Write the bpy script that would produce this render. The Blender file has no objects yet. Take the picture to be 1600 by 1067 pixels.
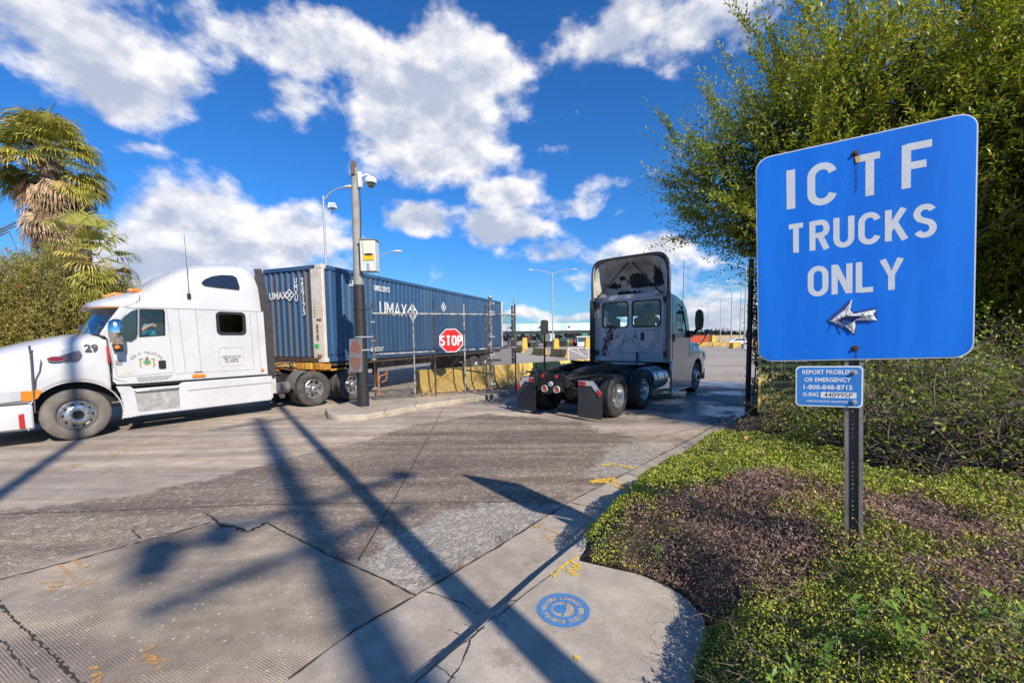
import bpy, bmesh, math, random
import numpy as np
from mathutils import Vector, Matrix
rad = math.radians
random.seed(7); rng = np.random.default_rng(11)
SC = bpy.context.scene; COL = SC.collection

# ------------------------------------------------------------------ camera
F = 650.; PX, PY = 800., 575.; PITCH = rad(4.0); ROLL = rad(-0.8); H = 1.90
_f = np.array([0, math.cos(PITCH), -math.sin(PITCH)]); _u = np.array([0, math.sin(PITCH), math.cos(PITCH)]); _r = np.array([1., 0, 0])
_c, _s = math.cos(ROLL), math.sin(ROLL)
_r, _u = _c*_r + _s*_u, -_s*_r + _c*_u
cam = bpy.data.cameras.new('camera'); camo = bpy.data.objects.new('camera', cam); COL.objects.link(camo)
cam.sensor_width = 36; cam.lens = F/1600*36; cam.shift_y = (PY-533.5)/1600; cam.clip_start = 0.02; cam.clip_end = 5000
M4 = Matrix.Identity(4)
for i in range(3):
    M4[i][0] = _r[i]; M4[i][1] = _u[i]; M4[i][2] = -_f[i]
M4.translation = Vector((0, 0, H)); camo.matrix_world = M4
SC.camera = camo
def ray(px, py): return _f + (px-PX)/F*_r + (PY-py)/F*_u
def G(px, py, z=0.):
    """measured point of the photograph -> place on the level z"""
    d = ray(px, py); t = (z-H)/d[2]; return (float(t*d[0]), float(t*d[1]))
def at(px, py, Y):
    d = ray(px, py); t = Y/d[1]; return Vector((float(t*d[0]), Y, float(H+t*d[2])))

# ------------------------------------------------------------------ sun, sky, exposure
SUN_EL, SUN_AZ = rad(37.0), rad(145.0)          # azimuth clockwise from +Y
SD = Vector((math.sin(SUN_AZ)*math.cos(SUN_EL), math.cos(SUN_AZ)*math.cos(SUN_EL), math.sin(SUN_EL)))
sl = bpy.data.lights.new('sun', 'SUN'); sl.energy = 4.8; sl.angle = rad(0.53); sl.color = (1.0, 0.9, 0.76)
slo = bpy.data.objects.new('sun', sl); COL.objects.link(slo); slo.rotation_euler = SD.to_track_quat('Z', 'Y').to_euler(); slo.location = (20, -25, 30)
SC.view_settings.view_transform = 'Standard'; SC.view_settings.look = 'None'; SC.view_settings.exposure = 0.42; SC.view_settings.gamma = 1
SC.cycles.use_denoising = True
SC.cycles.max_bounces = 6; SC.cycles.transparent_max_bounces = 16; SC.cycles.caustics_reflective = False; SC.cycles.caustics_refractive = False

class NT:
    def __init__(s, tree): s.t = tree; s.n = tree.nodes; s.l = tree.links
    def new(s, typ, **kw):
        n = s.n.new(typ)
        for k, v in kw.items():
            if k == 'ins':
                for a, b in v.items():
                    if hasattr(b, 'is_output'): s.l.new(b, n.inputs[a])
                    else: n.inputs[a].default_value = b
            else: setattr(n, k, v)
        return n
    def math(s, op, a, b=0., c=0., clamp=False):
        n = s.new('ShaderNodeMath', operation=op, use_clamp=clamp)
        for i, v in enumerate((a, b, c)):
            if hasattr(v, 'is_output'): s.l.new(v, n.inputs[i])
            else: n.inputs[i].default_value = v
        return n.outputs[0]
    def mix(s, f, a, b, mode='MIX'):
        n = s.new('ShaderNodeMix', data_type='RGBA', blend_type=mode)
        for i, v in ((0, f), (6, a), (7, b)):
            if hasattr(v, 'is_output'): s.l.new(v, n.inputs[i])
            else: n.inputs[i].default_value = (tuple(v)+(1,) if isinstance(v, (tuple, list)) and len(v) == 3 else v)
        return n.outputs[2]
    def noise(s, vec, scale, detail=4, rough=.5, out=0, dist=0.):
        n = s.new('ShaderNodeTexNoise', ins={'Scale': scale, 'Detail': detail, 'Roughness': rough, 'Distortion': dist})
        if vec is not None: s.l.new(vec, n.inputs['Vector'])
        return n.outputs[out]
    def ramp(s, f, lo, hi, a=0., b=1., smooth=True):
        n = s.new('ShaderNodeMapRange', interpolation_type='SMOOTHSTEP' if smooth else 'LINEAR', ins={1: lo, 2: hi, 3: a, 4: b})
        s.l.new(f, n.inputs[0]); return n.outputs[0]
    def mapping(s, vec, scale=(1, 1, 1), loc=(0, 0, 0), rot=(0, 0, 0)):
        n = s.new('ShaderNodeMapping', ins={'Scale': scale, 'Location': loc, 'Rotation': rot}); s.l.new(vec, n.inputs[0]); return n.outputs[0]

def make_world():
    w = bpy.data.worlds.new('World'); SC.world = w; w.use_nodes = True
    n = NT(w.node_tree); n.n.clear()
    sky = n.new('ShaderNodeTexSky', sky_type='NISHITA', sun_disc=False, sun_elevation=SUN_EL, sun_rotation=SUN_AZ, air_density=1.0, dust_density=0.4, ozone_density=3.0)
    tc = n.new('ShaderNodeTexCoord').outputs['Generated']
    sep = n.new('ShaderNodeSeparateXYZ'); n.l.new(tc, sep.inputs[0])
    skyc = n.mix(1.0, sky.outputs[0], (0.30, 0.92, 1.60), 'MULTIPLY')
    # horizon stays paler
    hz = n.ramp(sep.outputs[2], 0.0, 0.30)
    skyc = n.mix(hz, n.mix(1.0, sky.outputs[0], (.50, .86, 1.22), 'MULTIPLY'), skyc)
    # clouds: noise broken up, gathered in banks at fixed directions of the sky
    banks = [  # (x, y in the photograph where the bank stands, half width, half height, weight)
        (160, 90, 130, 95, .95), (80, 60, 70, 40, .3), (215, 228, 70, 22, .55), (490, 70, 150, 75, .85), (470, 160, 70, 60, .55), (390, 20, 90, 35, .35),
        (680, 170, 120, 110, 1.15), (740, 110, 100, 70, 1.05), (930, 70, 200, 85, .8), (1060, 40, 120, 60, .6), (620, 230, 80, 70, .8), (860, 150, 130, 60, .6),
        (330, 350, 110, 80, 1.0), (240, 420, 110, 50, 1.0), (430, 365, 120, 70, .9), (360, 300, 70, 40, .7), (560, 390, 60, 40, .5), (660, 345, 70, 35, 1.0), (780, 300, 60, 28, .65), (790, 355, 80, 28, 1.0),
        (900, 320, 90, 30, .6), (960, 300, 80, 30, .6), (960, 345, 40, 14, .5), (880, 235, 60, 18, .4), (850, 400, 120, 30, .55), (1000, 395, 130, 28, .75), (920, 430, 110, 26, .5), (500, 285, 40, 20, .25),
        (850, 493, 160, 12, .7), (1120, 500, 90, 20, 1.0), (700, 430, 60, 20, .4), (1000, 470, 200, 14, .5), (720, 320, 200, 60, .2), (1100, 400, 60, 18, .5), (1350, 480, 260, 26, .6), (-250, 200, 200, 120, .8), (1900, 300, 300, 150, .8),
    ]
    nv = n.new('ShaderNodeVectorMath', operation='NORMALIZE'); n.l.new(tc, nv.inputs[0])
    warp = n.new('ShaderNodeTexNoise', ins={'Scale': 5., 'Detail': 4., 'Roughness': .55}); n.l.new(nv.outputs[0], warp.inputs[0])
    wv = n.new('ShaderNodeVectorMath', operation='MULTIPLY_ADD', ins={1: (.10,)*3, 2: (-.05,)*3}); n.l.new(warp.outputs[1], wv.inputs[0])
    wd = n.new('ShaderNodeVectorMath', operation='ADD'); n.l.new(nv.outputs[0], wd.inputs[0]); n.l.new(wv.outputs[0], wd.inputs[1])
    total = None
    for (x, y, hw, hh, wt) in banks:
        d = Vector(ray(x, y)).normalized(); dr = Vector(ray(x+hw, y)).normalized()-d; du = Vector(ray(x, y-hh)).normalized()-d
        a, b = dr.length, du.length
        rgt = Vector((0, 0, 1)).cross(-d).normalized()*1.0; rgt = Vector((d.y, -d.x, 0)).normalized(); upv = rgt.cross(d).normalized()
        df = n.new('ShaderNodeVectorMath', operation='SUBTRACT', ins={1: tuple(d)}); n.l.new(wd.outputs[0], df.inputs[0])
        d1 = n.new('ShaderNodeVectorMath', operation='DOT_PRODUCT', ins={1: tuple(rgt/a)}); n.l.new(df.outputs[0], d1.inputs[0])
        d2 = n.new('ShaderNodeVectorMath', operation='DOT_PRODUCT', ins={1: tuple(upv/b)}); n.l.new(df.outputs[0], d2.inputs[0])
        d3 = n.new('ShaderNodeVectorMath', operation='DOT_PRODUCT', ins={1: tuple(d*1.5)}); n.l.new(df.outputs[0], d3.inputs[0])
        q = n.math('ADD', n.math('MULTIPLY', d1.outputs[1], d1.outputs[1]), n.math('ADD', n.math('MULTIPLY', d2.outputs[1], d2.outputs[1]), n.math('MULTIPLY', d3.outputs[1], d3.outputs[1])))
        g = n.math('MULTIPLY', n.math('EXPONENT', n.math('MULTIPLY', q, -0.8)), wt)
        total = g if total is None else n.math('SMOOTH_MAX', total, g, .12)
    total = n.math('MINIMUM', total, 1.15)
    def dens(off):
        v = n.mapping(nv.outputs[0], (1, 1, 1.5), off)
        big = n.noise(v, 3.4, 7, .54); fine = n.noise(v, 30.0, 3, .6)
        bil = None
        for sc_, wt_ in ((13., .26),):
            vo = n.new('ShaderNodeTexVoronoi', feature='SMOOTH_F1', ins={'Scale': sc_, 'Smoothness': .8}); wv2 = n.new('ShaderNodeVectorMath', operation='MULTIPLY_ADD', ins={1: (.10,)*3, 2: (0., 0., 0.)}); n.l.new(warp.outputs[1], wv2.inputs[0]); n.l.new(v, wv2.inputs[2]); n.l.new(wv2.outputs[0], vo.inputs['Vector']); q_ = n.math('MULTIPLY', n.math('SUBTRACT', .45, vo.outputs['Distance']), wt_); bil = q_ if bil is None else n.math('ADD', bil, q_)
        big = n.math('ADD', big, bil)
        return n.math('ADD', n.math('MULTIPLY', big, 1.0), n.math('MULTIPLY', fine, .22))
    n0 = dens((0, 0, 0)); n1 = dens((.018, -.02, .040))
    D0 = n.math('ADD', total, n.math('MULTIPLY', n.math('SUBTRACT', n0, .52), 1.75))
    a = n.ramp(D0, .50, .86)
    relief = n.math('SUBTRACT', n0, n1)
    lit = n.ramp(n.math('ADD', n.math('MULTIPLY', relief, 2.6), n.math('MULTIPLY', D0, -.42)), -.70, .02)
    fluff = n.noise(nv.outputs[0], 22, 6, .6)
    lit = n.math('ADD', lit, n.math('MULTIPLY', n.math('SUBTRACT', fluff, .5), .7), clamp=True)
    cc = n.mix(lit, (4.9, 5.5, 6.9), (10.4, 10.2, 10.3))
    a = n.math('MULTIPLY', a, .96)
    out = n.mix(a, skyc, cc)
    bg = n.new('ShaderNodeBackground', ins={'Color': out, 'Strength': 0.078})
    wo = n.new('ShaderNodeOutputWorld'); n.l.new(bg.outputs[0], wo.inputs[0])
make_world()
SC.world.cycles.sampling_method = 'MANUAL'; SC.world.cycles.sample_map_resolution = 512

# ------------------------------------------------------------------ materials
MATS = {}
def mat(name, col=(.5, .5, .5), rough=.6, metal=0., var=.0, vscale=3., col2=None, bump=0., bscale=40., coat=0., spec=.5, trans=0., tint=False, streak=False, sss=0.):
    if name in MATS: return MATS[name]
    m = bpy.data.materials.new(name); m.use_nodes = True; n = NT(m.node_tree); b = n.n['Principled BSDF']
    b.inputs['Roughness'].default_value = rough; b.inputs['Metallic'].default_value = metal; b.inputs['Coat Weight'].default_value = coat
    b.inputs['Specular IOR Level'].default_value = spec; b.inputs['Transmission Weight'].default_value = trans
    tc = n.new('ShaderNodeTexCoord').outputs['Object']
    c = n.new('ShaderNodeRGB'); c.outputs[0].default_value = (*col, 1); c = c.outputs[0]
    if var > 0 or col2:
        v = n.mapping(tc, (1, 1, .15)) if streak else tc
        f = n.ramp(n.noise(v, vscale, 6, .62), .38, .68)
        c2 = col2 or tuple(x*(1-var) for x in col)
        c = n.mix(f, c, c2)
        f2 = n.noise(tc, vscale*9, 3, .6)
        c = n.mix(.25, c, n.mix(f2, (.6, .6, .6), (1.35, 1.35, 1.35)), 'MULTIPLY')
        n.l.new(n.ramp(n.noise(tc, vscale*2.3, 4), .3, .7, max(0, rough-.08), min(1, rough+.12)), b.inputs['Roughness'])
    if tint:
        at_ = n.new('ShaderNodeAttribute', attribute_name='tint')
        c = at_.outputs['Color']
        m.use_backface_culling = False
    n.l.new(c, b.inputs['Base Color'])
    if bump > 0:
        bn = n.new('ShaderNodeBump', ins={'Strength': bump, 'Distance': .01, 'Height': n.noise(tc, bscale, 4, .6)}); n.l.new(bn.outputs[0], b.inputs['Normal'])
    if sss > 0:   # light through leaves
        tr = n.new('ShaderNodeBsdfTranslucent', ins={'Color': c}); mx = n.new('ShaderNodeMixShader', ins={0: sss})
        n.l.new(b.outputs[0], mx.inputs[1]); n.l.new(tr.outputs[0], mx.inputs[2]); n.l.new(mx.outputs[0], n.n['Material Output'].inputs[0])
    MATS[name] = m; return m
white = mat('white_paint', (.56, .56, .57), .32, var=.08, vscale=1.2, coat=.5, bump=.03, bscale=3)
white_d = mat('dirty_white_paint', (.54, .52, .48), .5, vscale=2.2, col2=(.42, .38, .33), bump=.08)
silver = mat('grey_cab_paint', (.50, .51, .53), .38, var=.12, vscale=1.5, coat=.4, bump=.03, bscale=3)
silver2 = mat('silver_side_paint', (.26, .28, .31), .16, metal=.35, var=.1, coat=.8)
chrome = mat('chrome', (.75, .75, .77), .12, metal=1.)
alu = mat('aluminium', (.62, .61, .60), .32, metal=.9, var=.25, vscale=6)
galv = mat('galvanised_steel', (.48, .49, .49), .5, metal=.55, var=.3, vscale=8, bump=.1)
blackp = mat('black_plastic', (.018, .018, .02), .5, var=.3, bump=.1)
rubber = mat('tyre_rubber', (.045, .042, .04), .8, col2=(.095, .085, .075), vscale=5, bump=.2, bscale=60)
rubber_dusty = mat('dusty_tyre_rubber', (.13, .115, .10), .85, col2=(.20, .175, .15), vscale=4, bump=.2, bscale=60)
rubber_dark = mat('dark_tyre_rubber', (.022, .022, .024), .7, col2=(.04, .04, .04), vscale=5, bump=.2, bscale=60)
darkm = mat('dark_steel', (.03, .03, .032), .5, metal=.3, var=.4, vscale=6, bump=.15)
rustm = mat('rusty_steel', (.10, .065, .045), .8, metal=.1, col2=(.05, .035, .03), vscale=5, bump=.2)
orangep = mat('orange_chassis_paint', (.55, .25, .04), .55, col2=(.35, .15, .03), vscale=6, bump=.1)
yellowp = mat('yellow_paint', (.62, .40, .06), .6, col2=(.5, .33, .07), vscale=2)
amber = mat('amber_lens', (.75, .20, .01), .2, coat=.5)
redl = mat('red_lens', (.45, .02, .02), .2, coat=.5)
lens = mat('clear_lens', (.55, .57, .6), .12, metal=.3, coat=.6)
dark = mat('dark_interior', (.012, .012, .014), .8)
whitet = mat('white_marking', (.75, .75, .73), .5, var=.12, vscale=20)
blackt = mat('black_marking', (.02, .02, .022), .55)
greyt = mat('grey_marking', (.10, .10, .11), .55)
bluec = mat('blue_container_paint', (.022, .075, .17), .45, col2=(.045, .098, .17), vscale=1.5, streak=True, bump=.06)
bluec_r = mat('weathered_blue_container_paint', (.032, .09, .185), .55, col2=(.09, .085, .09), vscale=2.4, streak=True, bump=.1)
postw = mat('weathered_white_post_paint', (.66, .61, .54), .6, col2=(.55, .46, .36), vscale=2.2, bump=.15)
poleC = mat('concrete_pole', (.33, .31, .28), .85, col2=(.25, .235, .21), vscale=6, bump=.35, bscale=80)
blackb = mat('black_painted_sleeve', (.025, .025, .027), .55, var=.4, vscale=8, bump=.2)
skin = mat('skin', (.42, .22, .14), .55)
teal = mat('teal_cloth', (.01, .30, .42), .85, var=.2, vscale=10)
orangec = mat('orange_cloth', (.9, .17, .02), .8)
darkc = mat('dark_cloth', (.02, .02, .025), .9)
barkm = mat('bark', (.11, .085, .065), .9, col2=(.19, .15, .12), vscale=9, bump=.6, bscale=30)
twigm = mat('twig', (.10, .07, .05), .9, col2=(.23, .175, .125), vscale=9)
glass = None
def mk_glass(name, tintc, rough=.02, alpha=.35):
    m = bpy.data.materials.new(name); m.use_nodes = True; n = NT(m.node_tree)
    g = n.new('ShaderNodeBsdfGlossy', ins={'Color': (.9, .95, 1, 1), 'Roughness': rough}); t = n.new('ShaderNodeBsdfTransparent', ins={'Color': (*tintc, 1)})
    fr = n.new('ShaderNodeFresnel', ins={'IOR': 1.6}); ge = n.new('ShaderNodeNewGeometry'); f = n.math('MULTIPLY', n.math('ADD', n.math('MULTIPLY', fr.outputs[0], 1.1), alpha*.08, clamp=True), n.math('SUBTRACT', 1., ge.outputs['Backfacing']))
    mx = n.new('ShaderNodeMixShader', ins={0: f}); n.l.new(t.outputs[0], mx.inputs[1]); n.l.new(g.outputs[0], mx.inputs[2]); n.l.new(mx.outputs[0], n.n['Material Output'].inputs[0]); return m
glass = mk_glass('window_glass', (.93, .97, .98)); glass_d = mk_glass('dark_window_glass', (.25, .28, .30), alpha=1.)

# ------------------------------------------------------------------ mesh helpers
def tag(o, label=None, cat=None, group=None, kind=None):
    for k, v in (('label', label), ('category', cat), ('group', group), ('kind', kind)):
        if v: o[k] = v
    return o
def empty(name, loc=(0, 0, 0), rz=0., **kw):
    o = bpy.data.objects.new(name, None); o.empty_display_size = .2; COL.objects.link(o); o.location = loc; o.rotation_euler = (0, 0, rz); return tag(o, **kw)
def link(name, me, m, parent=None, smooth=None, bevel=0., **kw):
    o = bpy.data.objects.new(name, me); COL.objects.link(o)
    if m is not None and not me.materials: me.materials.append(m)
    if parent: o.parent = parent
    if smooth is not None:
        me.shade_smooth(); me.set_sharp_from_angle(angle=rad(smooth))
    if bevel > 0:
        b = o.modifiers.new('bevel', 'BEVEL'); b.width = bevel; b.segments = 2; b.limit_method = 'ANGLE'; b.angle_limit = rad(40); b.harden_normals = False
    return tag(o, **kw)
class MB:
    def __init__(s): s.v = []; s.f = []; s.m = []; s.mats = []; s.cur = 0
    def mat(s, m):
        if m not in s.mats: s.mats.append(m)
        s.cur = s.mats.index(m); return s
    def add(s, vs, fs, T=None):
        o = len(s.v)
        s.v += [tuple(T @ Vector(v)) if T is not None else tuple(v) for v in vs]
        s.f += [tuple(i+o for i in f) for f in fs]; s.m += [s.cur]*len(fs); return s
    def box(s, c, size, T=None, rz=0., taper=1.):
        x, y, z = (d/2 for d in size); R = Matrix.Rotation(rz, 4, 'Z')
        vs = []
        for k, (a, b, d) in enumerate([(-1, -1, -1), (1, -1, -1), (1, 1, -1), (-1, 1, -1), (-1, -1, 1), (1, -1, 1), (1, 1, 1), (-1, 1, 1)]):
            t = taper if d > 0 else 1.
            vs.append(R @ Vector((a*x*t, b*y*t, d*z))+Vector(c))
        return s.add(vs, [(0, 3, 2, 1), (4, 5, 6, 7), (0, 1, 5, 4), (1, 2, 6, 5), (2, 3, 7, 6), (3, 0, 4, 7)], T)
    def tube(s, pts, r, n=8, caps=True, T=None):
        pts = [Vector(p) for p in pts]; rs = list(r) if hasattr(r, '__len__') else [r]*len(pts)
        vs = []; fs = []; prev = None
        for i, p in enumerate(pts):
            t = (pts[min(i+1, len(pts)-1)]-pts[max(i-1, 0)]).normalized()
            if prev is None: a = t.orthogonal().normalized()
            else:
                a = prev-t*prev.dot(t); a = a.normalized() if a.length > 1e-6 else t.orthogonal().normalized()
            prev = a; b = t.cross(a)
            for k in range(n):
                an = 2*math.pi*k/n; vs.append(p+(a*math.cos(an)+b*math.sin(an))*rs[i])
        for i in range(len(pts)-1):
            for k in range(n): fs.append((i*n+k, i*n+(k+1) % n, (i+1)*n+(k+1) % n, (i+1)*n+k))
        if caps: fs.append(tuple(range(n-1, -1, -1))); fs.append(tuple((len(pts)-1)*n+k for k in range(n)))
        return s.add(vs, fs, T)
    def cyl(s, p0, p1, r0, r1=None, n=16, T=None): return s.tube([p0, p1], [r0, r0 if r1 is None else r1], n, True, T)
    def lathe(s, prof, n=40, axis='Y', c=(0, 0, 0), T=None, close=False, cap=True):
        """prof: (axial, radius)"""
        vs = []; fs = []
        for (a, r) in prof:
            for k in range(n):
                an = 2*math.pi*k/n; u, w = r*math.cos(an), r*math.sin(an)
                p = {'Y': (u, a, w), 'X': (a, u, w), 'Z': (u, w, a)}[axis]; vs.append(Vector(p)+Vector(c))
        m = len(prof)
        for i in range(m-1 if not close else m):
            j = (i+1) % m
            for k in range(n): fs.append((i*n+k, j*n+k, j*n+(k+1) % n, i*n+(k+1) % n))
        if not close and cap:
            if prof[0][1] > 1e-4: fs.append(tuple(range(n)))
            if prof[-1][1] > 1e-4: fs.append(tuple((m-1)*n+k for k in range(n-1, -1, -1)))
        return s.add(vs, fs, T)
    def loft(s, rings, cap=True, T=None, closed=True):
        n = len(rings[0]); vs = [v for r in rings for v in r]; fs = []
        for i in range(len(rings)-1):
            for k in range(n if closed else n-1): fs.append((i*n+k, i*n+(k+1) % n, (i+1)*n+(k+1) % n, (i+1)*n+k))
        if cap: fs.append(tuple(range(n-1, -1, -1))); fs.append(tuple((len(rings)-1)*n+k for k in range(n)))
        return s.add(vs, fs, T)
    def prism(s, poly, h0, h1, T=None):
        """poly in xy, extruded z"""
        n = len(poly); vs = [(x, y, h0) for x, y in poly]+[(x, y, h1) for x, y in poly]
        return s.add(vs, [tuple(range(n-1, -1, -1)), tuple(range(n, 2*n))]+[(k, (k+1) % n, n+(k+1) % n, n+k) for k in range(n)], T)
    def ball(s, c, r, n=12, T=None, sc=(1, 1, 1)):
        return s.lathe([(-r*math.cos(math.pi*i/n)*sc[2], max(1e-5, r*math.sin(math.pi*i/n))*sc[0]) for i in range(n+1)], n*2, 'Z', c, T)
    def build(s, name, m=None, parent=None, smooth=30, bevel=0., fix=True, **kw):
        me = bpy.data.meshes.new(name); me.from_pydata(s.v, [], s.f); me.update()
        for mm in (s.mats or [m]): me.materials.append(mm)
        if s.mats: me.polygons.foreach_set('material_index', s.m)
        if fix and len(s.f) < 60000:
            bm = bmesh.new(); bm.from_mesh(me); bmesh.ops.recalc_face_normals(bm, faces=bm.faces); bm.to_mesh(me); bm.free()
        return link(name, me, None, parent, smooth, bevel, **kw)

def shape(polys, thick=.01, T=None, res=8, bev=0.):
    """flat panel with holes (2D curve), polys: list of point lists; returns mesh; front at +z/2"""
    cu = bpy.data.curves.new('c', 'CURVE'); cu.dimensions = '2D'; cu.fill_mode = 'BOTH'; cu.extrude = max(0, thick/2-bev); cu.bevel_depth = bev; cu.offset = -bev; cu.bevel_resolution = 1
    for p in polys:
        sp = cu.splines.new('POLY'); sp.points.add(len(p)-1); sp.use_cyclic_u = True
        for i, q in enumerate(p): sp.points[i].co = (q[0], q[1], 0, 1)
    o = bpy.data.objects.new('c', cu); me = bpy.data.meshes.new_from_object(o); bpy.data.objects.remove(o); bpy.data.curves.remove(cu)
    if T is not None: me.transform(T)
    return me
def rr(x0, y0, x1, y1, r, n=5):
    """rounded rectangle"""
    P = []
    rs = r if hasattr(r, '__len__') else (r,)*4
    for (cx, cy, a0, q) in ((x1, y0, -90, rs[0]), (x1, y1, 0, rs[1]), (x0, y1, 90, rs[2]), (x0, y0, 180, rs[3])):
        ccx = cx-q if cx == x1 else cx+q; ccy = cy-q if cy == y1 else cy+q
        for k in range(n+1):
            a = rad(a0+90*k/n); P.append((ccx+q*math.cos(a), ccy+q*math.sin(a)))
    return P
def scalep(P, d):
    """inset a convex outline by about d"""
    cx = sum(p[0] for p in P)/len(P); cy = sum(p[1] for p in P)/len(P); w = max(p[0] for p in P)-cx; h = max(p[1] for p in P)-cy
    return [(cx+(x-cx)*(1-d/w), cy+(y-cy)*(1-d/h)) for x, y in P]
def text(s, size, T, m, name='lettering', parent=None, off=0., sx=1., sp=1., align='CENTER', thick=.002, **kw):
    cu = bpy.data.curves.new('t', 'FONT'); cu.body = s; cu.size = size; cu.align_x = align; cu.align_y = 'CENTER'; cu.offset = off; cu.extrude = thick/2; cu.space_character = sp; cu.resolution_u = 3
    o = bpy.data.objects.new('t', cu); me = bpy.data.meshes.new_from_object(o); bpy.data.objects.remove(o); bpy.data.curves.remove(cu)
    me.transform(T @ Matrix.Diagonal((sx, 1, 1, 1))); return link(name, me, m, parent, **kw)
def join_meshes(ms):
    bm = bmesh.new()
    for m in ms: bm.from_mesh(m)
    me = bpy.data.meshes.new('j'); bm.to_mesh(me); bm.free(); return me
# stroke letters: unit height, (width, strokes)
def arc(cx, cy, rx, ry, a0, a1, n=10): return [(cx+rx*math.cos(rad(a0+(a1-a0)*k/n)), cy+ry*math.sin(rad(a0+(a1-a0)*k/n))) for k in range(n+1)]
GL = {
 'I': (.0, [[(0, 0), (0, 1)]]), 'T': (.52, [[(.26, 0), (.26, 1)], [(0, .93), (.52, .93)]]),
 'C': (.52, [arc(.26, .30, .26, .24, -15, -180)[::1]+arc(.26, .70, .26, .24, 180, 15)]),
 'F': (.46, [[(0, 0), (0, 1)], [(.0, .93), (.48, .93)], [(0, .5), (.38, .5)]]),
 'R': (.50, [[(0, 0), (0, 1)], [(0, .93)]+arc(.30, .715, .20, .215, 90, -90)+[(0, .5)], [(.26, .5), (.50, 0)]]),
 'U': (.50, [[(0, 1)]+arc(.25, .30, .25, .24, 180, 360)+[(.5, 1)]]),
 'K': (.52, [[(0, 0), (0, 1)], [(.03, .36), (.47, 1)], [(.19, .58), (.52, 0)]]),
 'S': (.50, [arc(.25, .73, .24, .21, 25, 200)+[(.10, .56), (.40, .44)]+arc(.25, .27, .24, .21, 30, -155)]),
 'O': (.52, [arc(.26, .30, .26, .24, 0, -180)+arc(.26, .70, .26, .24, 180, 0)+[(.52, .30)]]),
 'N': (.50, [[(0, 0), (0, 1)], [(0.02, .97), (.48, .03)], [(.5, 0), (.5, 1)]]),
 'L': (.44, [[(0, 1), (0, 0)], [(0, .07), (.46, .07)]]), 'Y': (.56, [[(0, 1), (.28, .45), (.56, 1)], [(.28, .47), (.28, 0)]]),
 'P': (.48, [[(0, 0), (0, 1)], [(0, .93)]+arc(.27, .70, .21, .23, 90, -90)+[(0, .47)]]),
 'M': (.62, [[(0, 0), (0, 1)], [(0.02, .97), (.31, .25), (.60, .97)], [(.62, 0), (.62, 1)]]), 'A': (.58, [[(0, 0), (.29, .97), (.58, 0)], [(.1, .3), (.48, .3)]]),
 'X': (.54, [[(0, 0), (.54, 1)], [(0, 1), (.54, 0)]]),
}
def strokes(word, h, w, T, m, name='lettering', parent=None, gap=.2, z0=.0015, sx=1., **kw):
    """highway-style letters; w stroke width relative to height; centred on x"""
    tot = sum(GL[c][0]*sx if c != ' ' else .4 for c in word)+(gap+w)*(len(word)-1); x = -tot/2
    vs = []; fs = []; lay = 0
    for c in word:
        if c == ' ': x += .4; continue
        gw, st = GL[c]
        for S in st:
            lay += 1; P = [Vector((x+p[0]*sx, p[1])) for p in S]; L = []; R = []
            z = z0+(lay % 5)*.0001
            for i, p in enumerate(P):
                a = (P[i]-P[i-1]).normalized() if i else (P[1]-P[0]).normalized(); b = (P[i+1]-P[i]).normalized() if i < len(P)-1 else a
                t = (a+b).normalized(); nrm = Vector((-t.y, t.x)); k = 1/max(.5, nrm.dot(Vector((-a.y, a.x))))
                L.append(p+nrm*w/2*k); R.append(p-nrm*w/2*k)
            o = len(vs)
            for l, r_ in zip(L, R): vs += [(l.x*h, (l.y-.5)*h, z), (r_.x*h, (r_.y-.5)*h, z)]
            for i in range(len(P)-1): fs.append((o+2*i, o+2*i+1, o+2*i+3, o+2*i+2))
        x += gw*sx+gap+w
    me = bpy.data.meshes.new(name); me.from_pydata(vs, [], fs); me.transform(T); return link(name, me, m, parent, **kw)
def frameT(o, x, y, z=None):
    x = Vector(x).normalized(); y = Vector(y).normalized(); z = x.cross(y) if z is None else Vector(z)
    m = Matrix.Identity(4)
    for i in range(3): m[i][0] = x[i]; m[i][1] = y[i]; m[i][2] = z[i]
    m.translation = Vector(o); return m
def copy_tree(o, parent=None):
    c = o.copy(); COL.objects.link(c); c.parent = parent
    for ch in list(o.children): copy_tree(ch, c)
    return c
# leaves: many small folded quads with a colour each
def leaf_mesh(name, pos, axis, up, ln, wd, col, m, parent=None, **kw):
    N = len(pos); axis = axis/np.linalg.norm(axis, axis=1, keepdims=True); side = np.cross(axis, up); side /= (np.linalg.norm(side, axis=1, keepdims=True)+1e-9)
    nr = np.cross(side, axis); ln = np.asarray(ln).reshape(-1, 1); wd = np.asarray(wd).reshape(-1, 1)
    v = np.empty((N, 4, 3)); v[:, 0] = pos; v[:, 1] = pos+axis*ln*.5+side*wd*.5+nr*wd*.18; v[:, 2] = pos+axis*ln; v[:, 3] = pos+axis*ln*.5-side*wd*.5+nr*wd*.18
    me = bpy.data.meshes.new(name); me.vertices.add(N*4); me.vertices.foreach_set('co', v.reshape(-1).astype(np.float32))
    tri = np.array([0, 1, 2, 0, 2, 3]); idx = (np.arange(N)[:, None]*4+tri).reshape(-1)
    me.loops.add(N*6); me.loops.foreach_set('vertex_index', idx.astype(np.int32)); me.polygons.add(N*2); me.polygons.foreach_set('loop_start', (np.arange(N*2)*3).astype(np.int32))
    me.update(); ca = me.color_attributes.new('tint', 'FLOAT_COLOR', 'POINT'); c4 = np.ones((N, 4, 4), np.float32); c4[:, :, :3] = np.asarray(col)[:, None, :]; ca.data.foreach_set('color', c4.reshape(-1))
    return link(name, me, m, parent, **kw)
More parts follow.
